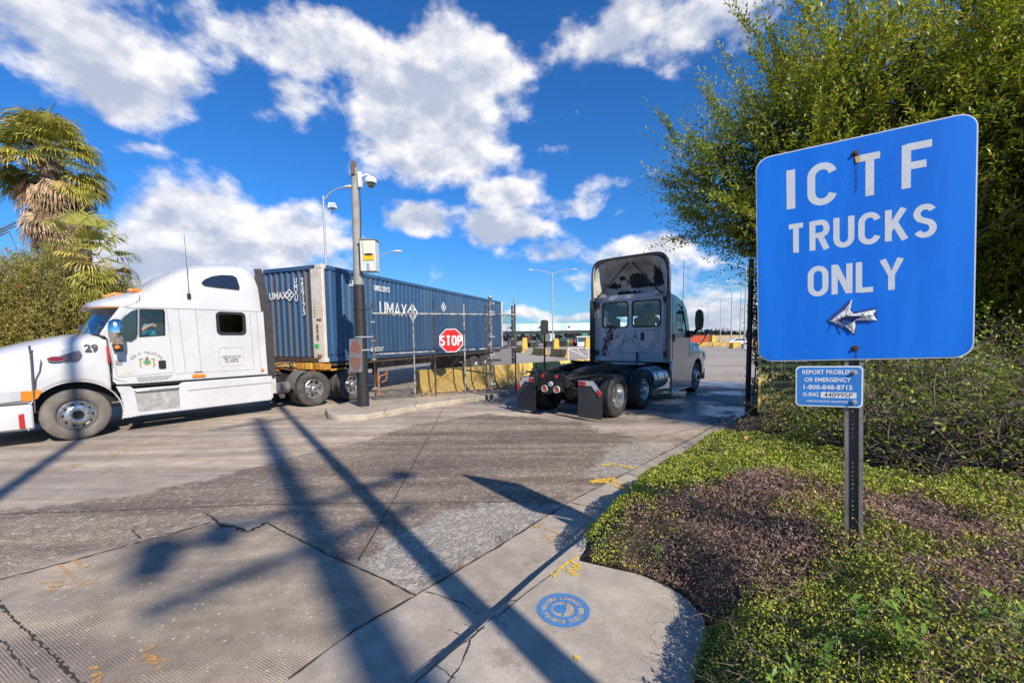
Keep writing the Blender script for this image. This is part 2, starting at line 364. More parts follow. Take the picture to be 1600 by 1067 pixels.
def twig_mesh(name, paths, m, parent=None, n=4, **kw):
    mb = MB()
    for pts, r0, r1 in paths:
        k = len(pts); mb.tube(pts, [r0+(r1-r0)*i/(k-1) for i in range(k)], n, False)
    return mb.build(name, m, parent, smooth=80, fix=False, **kw)
leafm = mat('leaf', (.08, .12, .02), .42, tint=True, sss=.36, spec=.35)
succm = mat('groundcover_leaf', (.08, .12, .02), .55, tint=True, sss=.2, spec=.3)
drym = mat('dry_frond', (.3, .2, .1), .9, tint=True, sss=.15, spec=.1)
# ================================================================== ground
def vnoise(x, y, s, seed=0, octs=3):
    out = 0; amp = 1; tot = 0
    for o in range(octs):
        g = np.random.default_rng(seed+o).random((64, 64)); u = np.asarray(x)/s*(2**o)+17.3; v = np.asarray(y)/s*(2**o)+9.1
        iu = np.floor(u).astype(int); iv = np.floor(v).astype(int); fu = u-iu; fv = v-iv; fu = fu*fu*(3-2*fu); fv = fv*fv*(3-2*fv)
        a = g[iu % 64, iv % 64]; b = g[(iu+1) % 64, iv % 64]; c = g[iu % 64, (iv+1) % 64]; d = g[(iu+1) % 64, (iv+1) % 64]
        out = out+amp*((a*(1-fu)+b*fu)*(1-fv)+(c*(1-fu)+d*fu)*fv); tot += amp; amp *= .5
    return out/tot
def sdf(X, Y, poly):
    """signed distance, positive inside"""
    P = np.array(poly, float); D = np.full(X.shape, 1e9); ins = np.zeros(X.shape, bool)
    for i in range(len(P)):
        a = P[i]; b = P[(i+1) % len(P)]; e = b-a; L = max(1e-9, e@e)
        t = np.clip(((X-a[0])*e[0]+(Y-a[1])*e[1])/L, 0, 1); D = np.minimum(D, np.hypot(X-a[0]-t*e[0], Y-a[1]-t*e[1]))
        c = (a[1] > Y) != (b[1] > Y); xs = (b[0]-a[0])*(Y-a[1])/(b[1]-a[1]+1e-12)+a[0]; ins ^= c & (X < xs)
    return np.where(ins, D, -D)
gp = lambda L, z=0.: [G(x, y, z) for x, y in L]
joint_px = [(330, 1150), (450, 1062), (555, 985), (660, 925), (780, 854), (832, 821), (890, 785), (928, 765), (980, 739), (1060, 697), (1148, 648)]
aggregate = gp([(-300, 815), (0, 800), (200, 772), (330, 745), (420, 722), (560, 688), (640, 664), (760, 645), (900, 660), (1000, 690), (1050, 700)]+joint_px[::-1][2:8]+[(650, 932), (520, 870), (415, 818), (330, 815), (100, 880), (-300, 990)])
slab = gp([(-300, 990), (0, 906), (100, 880), (330, 817), (385, 830), (418, 818), (520, 870), (600, 905), (652, 932), (640, 944), (555, 985), (450, 1062), (330, 1150), (0, 1500)])
light1 = gp([(560, 885), (600, 845), (690, 805), (760, 785), (880, 788), (832, 821), (780, 852), (700, 880), (690, 900), (655, 926), (600, 905)])
light2 = gp([(925, 735), (950, 700), (990, 692), (1052, 695), (1000, 725), (975, 741), (915, 745)])
stain = gp([(700, 905), (730, 880), (790, 842), (800, 850), (740, 890)])
xs = np.concatenate([-np.geomspace(14.5, 2200, 12)[::-1], np.arange(-14, 8.01, .11), np.geomspace(8.6, 2200, 14)])
ys = np.concatenate([[-300, -100, -40, -15, -5, -1.5], np.arange(.6, 19, .11), np.geomspace(19.5, 3500, 16)])
X, Y = np.meshgrid(xs, ys, indexing='ij'); nx, ny = X.shape
v = np.stack([X, Y, np.zeros_like(X)], -1).reshape(-1, 3)
ii, jj = np.meshgrid(np.arange(nx-1), np.arange(ny-1), indexing='ij'); q = np.stack([ii*ny+jj, (ii+1)*ny+jj, (ii+1)*ny+jj+1, ii*ny+jj+1], -1).reshape(-1, 4)
me = bpy.data.meshes.new('road'); me.from_pydata(v.tolist(), [], q.tolist())
ca = me.color_attributes.new('zone', 'FLOAT_COLOR', 'POINT'); c4 = np.ones((nx*ny, 4), np.float32)
for k, P in enumerate((aggregate, slab)): c4[:, k] = np.clip(sdf(X, Y, P), -1, 1).reshape(-1)*.5+.5
c4[:, 2] = np.clip(np.maximum(sdf(X, Y, light1), sdf(X, Y, light2)), -1, 1).reshape(-1)*.5+.5
ca.data.foreach_set('color', c4.reshape(-1))
def concrete(n, tc, base, base2, agg=.0, speck=.35):
    """worn concrete: stains, fine sand, pits"""
    big = n.noise(tc, .55, 6, .62); mid = n.noise(tc, 5, 5, .65); fine = n.noise(tc, 90, 3, .7)
    c = n.mix(n.ramp(big, .36, .66), base, base2)
    c = n.mix(.55, c, n.mix(n.ramp(mid, .3, .72), (.66, .66, .67), (1.22, 1.2, 1.17)), 'MULTIPLY')
    c = n.mix(speck, c, n.mix(n.ramp(fine, .3, .7), (.45, .45, .45), (1.5, 1.5, 1.5)), 'MULTIPLY')
    return c, fine
def road_material():
    m = bpy.data.materials.new('road_surface'); m.use_nodes = True; n = NT(m.node_tree); b = n.n['Principled BSDF']
    tc = n.new('ShaderNodeTexCoord').outputs['Object']
    z = n.new('ShaderNodeAttribute', attribute_name='zone'); sp = n.new('ShaderNodeSeparateColor'); n.l.new(z.outputs['Color'], sp.inputs[0])
    lane, fine = concrete(n, tc, (.50, .405, .305), (.36, .29, .225))
    # long stains and tyre tracks along the direction of travel
    tr = n.noise(n.mapping(tc, (.16, 1.6, 1), rot=(0, 0, rad(-38))), 1.2, 5, .6)
    tr2 = n.noise(n.mapping(tc, (.2, 3.5, 1), rot=(0, 0, rad(-36))), 2.2, 4, .6)
    lane = n.mix(.8, lane, n.mix(n.ramp(tr, .36, .60), (1.12, 1.11, 1.1), (.60, .59, .60)), 'MULTIPLY')
    lane = n.mix(n.ramp(tr2, .50, .70, 0, .5), lane, (.44, .40, .35))
    blu = n.noise(n.mapping(tc, (.25, 1.2, 1), rot=(0, 0, rad(-38))), .5, 4, .5)
    lane = n.mix(n.ramp(blu, .45, .62, 0, .2), lane, (.27, .27, .29))
    # exposed stones
    vo = n.new('ShaderNodeTexVoronoi', ins={'Scale': 62., 'Randomness': 1.}); n.l.new(tc, vo.inputs['Vector'])
    vo2 = n.new('ShaderNodeTexVoronoi', ins={'Scale': 26., 'Randomness': 1.}); n.l.new(tc, vo2.inputs['Vector'])
    stone = n.new('ShaderNodeSeparateColor'); n.l.new(vo.outputs['Color'], stone.inputs[0]); s2 = n.new('ShaderNodeSeparateColor'); n.l.new(vo2.outputs['Color'], s2.inputs[0])
    agg, _ = concrete(n, tc, (.195, .148, .115), (.29, .226, .174), speck=.38)
    agg = n.mix(n.ramp(stone.outputs[0], .56, .80, 0, .42), agg, (.36, .305, .25))
    agg = n.mix(n.ramp(s2.outputs[1], .80, .9, 0, .6), agg, (.44, .385, .325))
    agg = n.mix(n.ramp(stone.outputs[2], .7, .9, 0, .4), agg, (.085, .075, .07))
    agg = n.mix(.85, agg, n.mix(n.ramp(tr, .35, .62), (1.35, 1.33, 1.3), (.68, .67, .68)), 'MULTIPLY')
    lag = n.mix(n.ramp(stone.outputs[0], .3, .6, 0, .7), (.37, .33, .285), (.22, .195, .17)); lag = n.mix(n.ramp(s2.outputs[1], .7, .8, 0, .8), lag, (.48, .43, .37))
    e = n.math('MULTIPLY', n.math('SUBTRACT', n.noise(tc, 1.6, 7, .68), .5), .75); e2 = n.math('MULTIPLY', n.math('SUBTRACT', n.noise(tc, 4.5, 6, .7), .5), .42)
    mA = n.ramp(n.math('ADD', sp.outputs[0], e), .46, .58)
    mL = n.ramp(n.math('ADD', sp.outputs[2], e2), .46, .54)
    mS = n.ramp(sp.outputs[1], .499, .504)
    # grooved slab
    d0 = Vector(G(118, 976))-Vector(G(69, 938)); ang = math.atan2(d0.y, d0.x)
    gv = n.mapping(tc, rot=(0, 0, -ang))
    wv = n.new('ShaderNodeTexWave', wave_type='BANDS', bands_direction='Y', ins={'Scale': 21., 'Distortion': 2.2, 'Detail': 2., 'Detail Scale': 2.}); n.l.new(gv, wv.inputs['Vector'])
    gm = n.ramp(n.noise(tc, 1.4, 5, .6), .40, .66, .0, .8)
    slabc, _ = concrete(n, tc, (.30, .243, .19), (.41, .34, .27), speck=.4)
    slabc = n.mix(.9, slabc, n.mix(n.ramp(n.noise(n.mapping(tc, (.4, 1.4, 1), rot=(0, 0, rad(-30))), 1.1, 5, .6), .38, .66), (.72, .73, .76), (1.25, 1.22, 1.14)), 'MULTIPLY')
    slabc = n.mix(n.math('MULTIPLY', n.ramp(wv.outputs['Fac'], .25, .75, .36, 0), gm), slabc, (.15, .13, .105))
    slabc = n.mix(n.ramp(stone.outputs[1], .985, .99, 0, .8), slabc, (.5, .48, .43))
    c = n.mix(mA, lane, agg); c = n.mix(mL, c, lag); c = n.mix(mS, c, slabc)
    # far yard: paler
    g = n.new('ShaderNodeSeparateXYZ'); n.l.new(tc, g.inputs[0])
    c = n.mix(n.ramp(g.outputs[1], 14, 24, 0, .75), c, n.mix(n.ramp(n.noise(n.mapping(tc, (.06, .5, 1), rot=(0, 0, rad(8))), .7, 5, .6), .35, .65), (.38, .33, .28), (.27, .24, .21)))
    # oil spots
    oil = n.ramp(n.noise(tc, 1.9, 3, .5), .70, .76, 0, .5); c = n.mix(oil, c, (.07, .065, .06))
    n.l.new(c, b.inputs['Base Color'])
    wet = n.ramp(n.noise(tc, .45, 4, .55), .48, .56)    # damp areas in the gateway, glossier
    gx = n.ramp(g.outputs[1], 8.0, 9.5); gxx = n.ramp(g.outputs[0], .5, 2.2); wetm = n.math('MULTIPLY', n.math('MULTIPLY', wet, gx), n.math('MULTIPLY', gxx, n.ramp(g.outputs[1], 22, 17)))
    n.l.new(n.math('SUBTRACT', .9, n.math('MULTIPLY', wetm, .62)), b.inputs['Roughness'])
    b.inputs['Specular IOR Level'].default_value = .35
    hgt = n.math('ADD', n.math('MULTIPLY', fine, .35), n.math('MULTIPLY', n.math('MULTIPLY', vo.outputs['Distance'], mA), -2.2))
    hgt = n.math('ADD', hgt, n.math('MULTIPLY', n.math('MULTIPLY', wv.outputs['Fac'], mS), n.math('MULTIPLY', gm, .9)))
    bn = n.new('ShaderNodeBump', ins={'Strength': .75, 'Distance': .008, 'Height': hgt}); n.l.new(bn.outputs[0], b.inputs['Normal'])
    return m
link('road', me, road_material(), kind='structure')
def walk_mat(name, a, b_, speck=.3):
    m = bpy.data.materials.new(name); m.use_nodes = True; n = NT(m.node_tree); b = n.n['Principled BSDF']; tc = n.new('ShaderNodeTexCoord').outputs['Object']
    c, fine = concrete(n, tc, a, b_, speck=speck); c = n.mix(n.ramp(n.noise(tc, 2.3, 6, .7), .60, .70, 0, .45), c, (.15, .12, .095))
    c = n.mix(n.ramp(n.noise(tc, 28, 2, .5), .72, .76, 0, .6), c, (.12, .10, .08))
    n.l.new(c, b.inputs['Base Color']); b.inputs['Roughness'].default_value = .9
    bn = n.new('ShaderNodeBump', ins={'Strength': .35, 'Distance': .004, 'Height': fine}); n.l.new(bn.outputs[0], b.inputs['Normal']); return m
walkm = walk_mat('sidewalk_concrete', (.44, .385, .32), (.37, .32, .262)); gutm = walk_mat('gutter_concrete', (.41, .355, .295), (.325, .275, .225)); kerbm = walk_mat('kerb_concrete', (.45, .385, .31), (.33, .275, .22))
KZ = .165
kerb_px = [(470, 1240), (560, 1150), (648, 1067), (762, 965), (810, 923), (850, 887), (880, 863), (905, 843), (945, 815)]
kerb_line = gp(kerb_px, KZ)+[G(1010, 768, .06), G(1060, 730, .04), G(1110, 695, .02), G(1150, 666, .02)]
plant_px = [(1150, 655), (1112, 690), (1040, 738), (992, 768), (944, 810), (906, 850), (902, 874), (950, 885), (1000, 896), (1045, 915), (1075, 935), (1098, 960), (1108, 990), (1098, 1020), (1085, 1067), (1085, 1200), (1100, 1500)]
plant_line = gp(plant_px, KZ)
# gutter pan
gl = gp(joint_px); gut = MB(); P = gl+list(reversed([(x, y) for x, y in kerb_line]))
me = shape([P], .0); me.transform(Matrix.Translation((0, 0, .004))); link('gutter', me, gutm, kind='structure')
# sidewalk with its kerb face
side_poly = gp(kerb_px, KZ)+plant_line[6:]+[(.9, -1.5), (-1.2, -1.5)]
mb = MB(); mb.mats = [walkm]
me = shape([side_poly], .2, Matrix.Translation((0, 0, KZ-.1)), bev=.012); link('sidewalk', me, walkm, kind='structure', smooth=50)
def ribbon(mb, pts, w, z, jit=0., seg=.08, rough=0.):
    """thin flat strip that follows a line on the ground"""
    P = [Vector((x, y, 0)) for x, y in pts]; Q = []
    for a, b in zip(P[:-1], P[1:]):
        k = max(1, int((b-a).length/seg)); Q += [a+(b-a)*i/k for i in range(k)]
    Q.append(P[-1]); vs = []
    for i, p in enumerate(Q):
        t = (Q[min(i+1, len(Q)-1)]-Q[max(i-1, 0)]).normalized(); nn = Vector((-t.y, t.x, 0)); ww = w*(1+random.uniform(-rough, rough)); off = random.uniform(-jit, jit)
        vs += [p+nn*(off+ww/2), p+nn*(off-ww/2)]
    for q in vs: q.z = z
    mb.add(vs, [(2*i, 2*i+1, 2*i+3, 2*i+2) for i in range(len(Q)-1)])
jm = mat('joint_dirt', (.035, .032, .03), .95)
mb = MB()
ribbon(mb, gp(joint_px[1:]), .018, .009, .005, .07, .6)
ribbon(mb, gp([(693, 636), (660, 700), (610, 790), (560, 876)]), .014, .006, .002, .1, .3)
ribbon(mb, gp([(0, 804), (200, 797), (420, 788), (600, 786), (800, 784), (890, 785)]), .009, .0065, .002, .1, .4)
ribbon(mb, gp([(418, 818), (520, 870), (600, 905), (650, 931)]), .013, .0075, .005, .06, .6)
ribbon(mb, gp([(330, 816), (260, 836), (100, 880), (0, 906), (-60, 925)]), .013, .0075, .008, .05, .9)
ribbon(mb, gp([(330, 808), (345, 822), (368, 822), (385, 832), (418, 816)]), .03, .0085, .016, .03, .9)
ribbon(mb, gp([(318, 800), (345, 818)]), .012, .0082, .006, .03, .6)
ribbon(mb, gp([(205, 828), (220, 842)]), .012, .0082, .006, .03, .6)
ribbon(mb, gp([(-20, 925), (20, 965), (60, 1005), (125, 1067), (200, 1140)]), .013, .007, .01, .03, .9)
ribbon(mb, gp([(0, 1000), (30, 1035), (60, 1070)]), .006, .0075, .008, .03, .9)
ribbon(mb, gp([(665, 925), (700, 935), (725, 945), (748, 960)]), .006, .0088, .006, .04, .8)
ribbon(mb, gp([(893, 786), (945, 798)]), .012, .0088, .002, .04, .5)
ribbon(mb, gp([(980, 740), (1010, 750)]), .01, .0088, .003, .04, .5)
ribbon(mb, gp([(1152, 652), (1000, 690), (960, 668), (800, 650)]), .008, .0062, .003, .1, .5)
mb.build('pavement_joint', jm, kind='structure', smooth=None)
mb = MB()
wj = gp([(600, 1110), (690, 1030), (770, 970), (820, 928), (875, 888), (902, 868)], KZ); ribbon(mb, wj, .008, KZ+.0035, .001, .06, .3)
ribbon(mb, gp([(905, 868), (975, 872)], KZ), .007, KZ+.0035)
for cr in ([(775, 960), (748, 985), (735, 1000), (720, 1040), (700, 1067)], [(735, 1000), (700, 1015)], [(748, 985), (725, 975)], [(790, 940), (810, 938)], [(680, 1040), (712, 1060)]):
    ribbon(mb, gp(cr, KZ), .007, KZ+.004, .006, .03, .8)
mb.build('sidewalk_joint', jm, kind='structure', smooth=None)
mb = MB(); ribbon(mb, gp([(757, 980), (775, 965), (790, 975), (780, 992)], KZ), .025, KZ+.0045, .004, .03, .5); mb.build('broken_kerb_patch', mat('pale_mortar', (.38, .36, .34), .9, var=.4, vscale=20, bump=.5), kind='structure', smooth=None)

# ---- painted marks (worn paint, ragged by noise)
def paint_mat(name, col, lo=.42, hi=.56, sc=22):
    m = bpy.data.materials.new(name); m.use_nodes = True; n = NT(m.node_tree); b = n.n['Principled BSDF']; tc = n.new('ShaderNodeTexCoord').outputs['Object']
    b.inputs['Base Color'].default_value = (*col, 1); b.inputs['Roughness'].default_value = .8
    n.l.new(n.ramp(n.noise(tc, sc, 5, .75), lo, hi), b.inputs['Alpha']); return m
py = paint_mat('yellow_spray_paint', (.78, .50, .05), .32, .58, 34); po = paint_mat('orange_spray_paint', (.62, .33, .09), .42, .66, 30); pw = paint_mat('worn_lane_paint', (.55, .34, .09), .52, .66, 9); pb = paint_mat('blue_stencil_paint', (.05, .22, .52), .28, .60, 75)
pb2 = paint_mat('blue_overspray', (.08, .25, .55), .5, .8, 90)
def mark(name, m, lines, w, z=.0105, gz=0., rough=.35):
    mb = MB()
    for k, L in enumerate(lines): ribbon(mb, gp(L, gz), w, z+gz+.0006*k, w*.08, .03, rough)
    mb.build(name, m, kind='structure', smooth=None)
mark('yellow_utility_mark', py, [[(902, 869), (880, 885), (864, 901)], [(860, 896), (868, 902)]], .022, .006, KZ)
mark('yellow_letter_mark', py, [[(893, 878), (908, 886), (893, 884), (908, 890), (886, 889)], [(886, 892), (903, 898), (892, 899)], [(900, 884), (906, 888)]], .028, .0065, KZ)
mark('yellow_dot', py, [[(897, 1028), (906, 1029)]], .03, .006, KZ)
mark('orange_arrow_mark', po, [[(836, 821), (870, 833), (893, 842)], [(880, 843), (893, 842), (888, 834)], [(838, 826), (836, 821), (846, 822)]], .03)
mark('orange_arrow_mark', po, [[(884, 792), (905, 802), (922, 811)], [(892, 796), (885, 791), (896, 792)]], .035)
mark('orange_oil_lettering', po, [arc(864, 842, 6, 4, 0, 360), [(849, 843), (856, 838)], [(843, 834), (853, 836), (846, 842)]], .022)
mark('yellow_kerb_mark', py, [[(922, 754), (945, 750), (962, 748)], [(928, 753), (952, 754)]], .10)
mark('yellow_kerb_mark', py, [[(955, 757), (985, 768)], [(955, 752), (995, 762)]], .06)
mark('yellow_kerb_mark', py, [[(965, 727), (990, 732)], [(940, 728), (960, 725)]], .07)
mark('orange_lane_letters', po, [[(60, 912), (100, 910)], [(72, 922), (85, 925)], [(92, 885), (118, 905)], [(108, 922), (155, 908), (148, 905), (120, 915)], [(115, 872), (125, 888), (145, 885)], [(75, 917), (95, 917)]], .03)
mark('orange_lane_letters', po, [[(140, 1045), (158, 1045)], [(145, 1055), (165, 1055)], [(150, 1062), (150, 1085)], [(190, 1067), (205, 1052)], [(198, 1038), (208, 1032), (214, 1036), (204, 1040)], [(218, 1022), (248, 1008)], [(222, 1028), (250, 1024), (232, 1036)], [(228, 1036), (262, 1036), (240, 1052)]], .035)
mark('worn_yellow_lane_line', pw, [[(90, 735), (170, 715), (240, 697), (340, 678)]], .22, .0112)
mark('worn_yellow_lane_line', pw, [[(150, 708), (250, 690), (330, 670), (420, 660)]], .20, .012)
mark('worn_yellow_lane_line', pw, [[(300, 672), (380, 655), (470, 645), (520, 652)]], .25, .0128)
# blue round stencil on the sidewalk: ring with a lettered band, drop and slash
cx, cy = G(880, 952, KZ); Rr = .5*math.hypot(*(np.array(G(921, 955, KZ))-np.array(G(838, 950, KZ)))); rot = rad(-14)
def ring(r0, r1, n=64, a0=0, a1=360):
    vs = []; fs = []
    for k in range(n+1):
        a = rad(a0+(a1-a0)*k/n); vs += [(r0*math.cos(a), r0*math.sin(a), 0), (r1*math.cos(a), r1*math.sin(a), 0)]
    return vs, [(2*i, 2*i+1, 2*i+3, 2*i+2) for i in range(n)]
st = MB(); T = Matrix.Translation((cx, cy, KZ+.004)) @ Matrix.Rotation(rot, 4, 'Z') @ Matrix.Scale(Rr, 4)
st.add(*ring(.80, 1.), T); st.add(*ring(.44, .60), T)
for a0 in (20, 108, 196, 285): st.add(*ring(.60, .80, 4, a0, a0+9), T)
st.add(*ring(.0, .26, 20), T @ Matrix.Translation((-.12, 0, .0008))); st.add([(-.30, -.02, .001), (.06, -.02, .001), (.0, .36, .001)], [(0, 1, 2)], T)
st.add([(-.02, -.44, .0016), (.06, -.44, .0016), (.12, .44, .0016), (.04, .44, .0016)], [(0, 1, 2, 3)], T)
st.build('blue_stencil', pb, kind='structure', smooth=None)
def ring_text(s, r, a0, a1, size):
    ms = []
    for k, ch in enumerate(s):
        if ch == ' ': continue
        a = rad(a0+(a1-a0)*k/(len(s)-1)); cu = bpy.data.curves.new('t', 'FONT'); cu.body = ch; cu.size = size; cu.align_x = 'CENTER'; cu.align_y = 'CENTER'; cu.offset = .004
        o = bpy.data.objects.new('t', cu); me = bpy.data.meshes.new_from_object(o); bpy.data.objects.remove(o); bpy.data.curves.remove(cu)
        me.transform(Matrix.Translation((r*math.cos(a), r*math.sin(a), 0)) @ Matrix.Rotation(a-math.pi/2, 4, 'Z')); ms.append(me)
    return join_meshes(ms)
m1 = join_meshes([ring_text('NO DUMPING', .70, 172, 35, .21), ring_text('DRAINS TO OCEAN', .70, 345, 200, .20)])
m1.transform(T @ Matrix.Translation((0, 0, .001))); link('stencil_lettering', m1, pb, kind='structure')
mb = MB(); mb.add(*ring(.75, 1.12, 48), Matrix.Translation((cx, cy, KZ+.0032)) @ Matrix.Rotation(rot, 4, 'Z') @ Matrix.Scale(Rr, 4)); mb.build('blue_overspray', pb2, kind='structure', smooth=None)
mark('blue_smudge', pb2, [[(884, 918), (900, 922), (918, 927)]], .05, .004, KZ)

# ---- planting bed
bed_poly = plant_line[::-1]+[(6.2, 10.4), (14, 13), (24, 8), (24, -9), (1.0, -9)]
bx = np.concatenate([np.arange(.3, 8, .1), np.arange(8, 24, .8)]); by = np.concatenate([np.arange(-6, 0, .4), np.arange(0, 12.5, .1)])
def bed_z(X, Y):
    d = sdf(X, Y, bed_poly); amp = .50-.34*np.clip((Y-3.2)/6.5, 0, 1); t = np.clip((d-.1)/1.0, 0, 1)
    t0 = np.clip(d/.30, 0, 1); z = KZ-.02+amp*.5*(t0*t0*(3-2*t0))+amp*.5*(t*t*(3-2*t))+.10*np.clip((d-1)/4, 0, 1)*(np.clip((6-Y)/4, 0, 1))+.05*(vnoise(X, Y, .9, 5)-.5)*np.clip(d*3, 0, 1)
    return np.where(d > -.02, z, -.12), d
X, Y = np.meshgrid(bx, by, indexing='ij'); Z, Dd = bed_z(X, Y); nx, ny = X.shape
ii, jj = np.meshgrid(np.arange(nx-1), np.arange(ny-1), indexing='ij'); q = np.stack([ii*ny+jj, (ii+1)*ny+jj, (ii+1)*ny+jj+1, ii*ny+jj+1], -1).reshape(-1, 4)
keep = Z.reshape(-1)[q].max(1) > 0
me = bpy.data.meshes.new('planting_bed'); me.from_pydata(np.stack([X, Y, Z], -1).reshape(-1, 3).tolist(), [], q[keep].tolist())
soil = mat('soil', (.030, .022, .015), .95, col2=(.075, .056, .040), vscale=6, bump=.8, bscale=50)
link('planting_bed', me, soil, kind='structure', smooth=80)

# ---- ground cover: tens of thousands of small leaves over the bed
def groundcover():
    N = 720000
    Yv = .6+9.8*rng.random(N)**2.1; Xv = .6+6.8*rng.random(N)
    Z, d = bed_z(Xv, Yv)
    dist = np.hypot(Xv, Yv); keepp = (d > -.03-.06*vnoise(Xv, Yv, .15, 3)) & (Xv < Yv*1.32+.45)
    bare = (vnoise(Xv, Yv, .8, 40) > .63) & (Yv > 3.4) & (Xv > 3)
    bare |= (Yv > 3.15+.4*(vnoise(Xv, Yv, .4, 44)-.5)) & (Xv > 2.95+(Yv-3)*.28+.5*(vnoise(Xv, Yv, .5, 45)-.5)) & (rng.random(N) < .93)
    bare |= (Xv > 3.6) & (Yv > 3.0) & (vnoise(Xv, Yv, .5, 41) > .38) | ((Xv > 3.3) & (Yv > 5.2))
    keepp &= ~bare
    Xv, Yv, Z, d, dist = (a[keepp] for a in (Xv, Yv, Z, d, dist)); N = len(Xv)
    lump = vnoise(Xv, Yv, .28, 8); keep2 = (lump > .30) | (rng.random(N) < .55); hgt = (.05+.17*lump)*np.clip(.55+d*2.5, .35, 1)
    Xv, Yv, Z, d, dist, lump, hgt = (a[keep2] for a in (Xv, Yv, Z, d, dist, lump, hgt)); N = len(Xv)
    def blob(px, py, rx, ry, w, z=.5):
        c = G(px, py, z); sx = abs(G(px+rx, py, z)[0]-c[0]); sy = abs(G(px, py-ry, z)[1]-c[1]); return w*np.exp(-((Xv-c[0])/sx)**2-((Yv-c[1])/sy)**2)
    br = .16+.09*np.clip(Xv-1.6, 0, 2)+(vnoise(Xv, Yv, .55, 21)-.5)*1.1
    for b in ((1060, 848, 120, 40, .9), (1200, 800, 130, 30, .6), (1240, 870, 90, 45, .65), (1480, 850, 150, 60, .75), (1480, 1000, 170, 90, .85), (1180, 905, 60, 40, .3)): br = br+blob(b[0],b[1],b[2],b[3],b[4]*.55)
    for b in ((1000, 775, 90, 25, .6, .3), (1140, 690, 80, 40, .8, .3), (930, 850, 50, 25, .3, .25), (1180, 1010, 110, 90, .95), (1320, 960, 60, 50, .45), (1330, 790, 100, 35, .7), (1200, 745, 120, 25, .6, .4)): br = br-blob(*b)
    thr = br+.5*(vnoise(Xv, Yv, .09, 30)-.5)+.34*(rng.random(N)-.5); brown = thr > .48
    dark_soil = d < .02
    u = rng.random(N); zz = Z+hgt*(1-.55*u**1.6)
    pos = np.stack([Xv, Yv, zz], -1)
    ax = rng.normal(size=(N, 3)); ax[:, 2] = np.abs(ax[:, 2])*.9+.25; bo = ax[brown]; bo[:, 2] *= .7; ax[brown] = bo
    up = rng.normal(size=(N, 3)); up[:, 2] += 1.0
    sc = np.clip(.50+dist*.22, .8, 2.6)
    ln = np.where(brown, .016+.016*rng.random(N), .0100+.0080*rng.random(N))*sc; wd = np.where(brown, .0034+.0026*rng.random(N), ln*.72)
    wd = np.where(brown, wd*sc, wd)
    g1, g2, g3 = np.array([.30, .32, .035]), np.array([.14, .21, .028]), np.array([.42, .36, .07]); b1, b2, b3 = np.array([.27, .155, .125]), np.array([.40, .29, .22]), np.array([.15, .085, .07])
    k = vnoise(Xv, Yv, .35, 50)[:, None]; r1 = rng.random((N, 1)); r2 = rng.random((N, 1))
    col = g1*(1-k)+g2*k; col = np.where(r1 > .82, g3, col); col = np.where(r1 < .13, g2*.8, col)
    cb = np.where(r1 > .7, b2, np.where(r1 < .35, b3, b1)); col = np.where(brown[:, None], cb, col)
    col = np.where((~brown[:, None]) & (thr[:, None] > .36) & (r2 > .5), np.array([.30, .19, .06]), col)
    col = col*(.75+.5*r2)*np.where(brown[:, None], 1.2, 1.35)
    leaf_mesh('groundcover', pos, ax, up, ln, wd, col, succm, kind='stuff', label='low succulent ground cover, yellow green with brown dried patches, spilling over the sidewalk edge', cat='ground cover')
groundcover()
def runners():
    P = []; r = np.random.default_rng(12)
    for k in range(3600):
        Y_ = .7+6.5*r.random()**1.6; X_ = .9+r.random()*(Y_*1.3); z, d = bed_z(np.array([X_]), np.array([Y_]))
        if d[0] < .03: continue
        z = float(z[0])+.06+.14*r.random(); a = r.random()*6.28; L = .05+.13*r.random(); b = a+r.normal()*.9; s = .7+.12*Y_
        P.append(([Vector((X_, Y_, z)), Vector((X_+L*.5*math.cos(a), Y_+L*.5*math.sin(a), z+.03*r.random())), Vector((X_+L*.5*(math.cos(a)+math.cos(b)), Y_+L*.5*(math.sin(a)+math.sin(b)), z+.05*r.normal()))], .0014*s, .0008*s))
    twig_mesh('dry_runners', P, mat('dry_stem', (.30, .22, .17), .9, col2=(.17, .10, .08), vscale=9), n=3, kind='stuff', label='dry curling stems of the ground cover', cat='stems')
runners()
# broad-leaved weeds at the foot of the picture, a few dry leaves
def weed(px, py, n, size, seed, label, z=.5, col=(.17, .31, .045)):
    r = np.random.default_rng(seed); x, y = G(px, py, z); zz = float(bed_z(np.array([x]), np.array([y]))[0][0])
    root = empty('weed', (x, y, zz+.04), label=label, cat='weed', group='broad-leaved weeds in the ground cover')
    P = []; A = []; L = []
    stems = []
    for k in range(max(3, n//9)):
        a = r.random()*6.28; tip = np.array([math.cos(a)*size*.8*r.random(), math.sin(a)*size*.8*r.random(), .10+size*(.35+.5*r.random())]); stems.append(([(0, 0, -.03), tuple(tip*.5+np.array([0, 0, .02])), tuple(tip)], .002, .001))
        for j in range(9):
            t = .3+.7*j/8; a2 = r.random()*6.28; P.append(tip*t); A.append([math.cos(a2), math.sin(a2), .25+.5*r.random()]); L.append(size*(.28+.22*r.random()))
    P = np.array(P); A = np.array(A); L = np.array(L); N = len(P); c = np.array(col)*(.7+.7*r.random((N, 1)))
    leaf_mesh('foliage', P, A, np.tile([0, 0, 1.], (N, 1))+r.normal(size=(N, 3))*.2, L, L*.34, c, leafm, root)
    twig_mesh('stem', stems, mat('green_stem', (.10, .13, .03), .7), root)
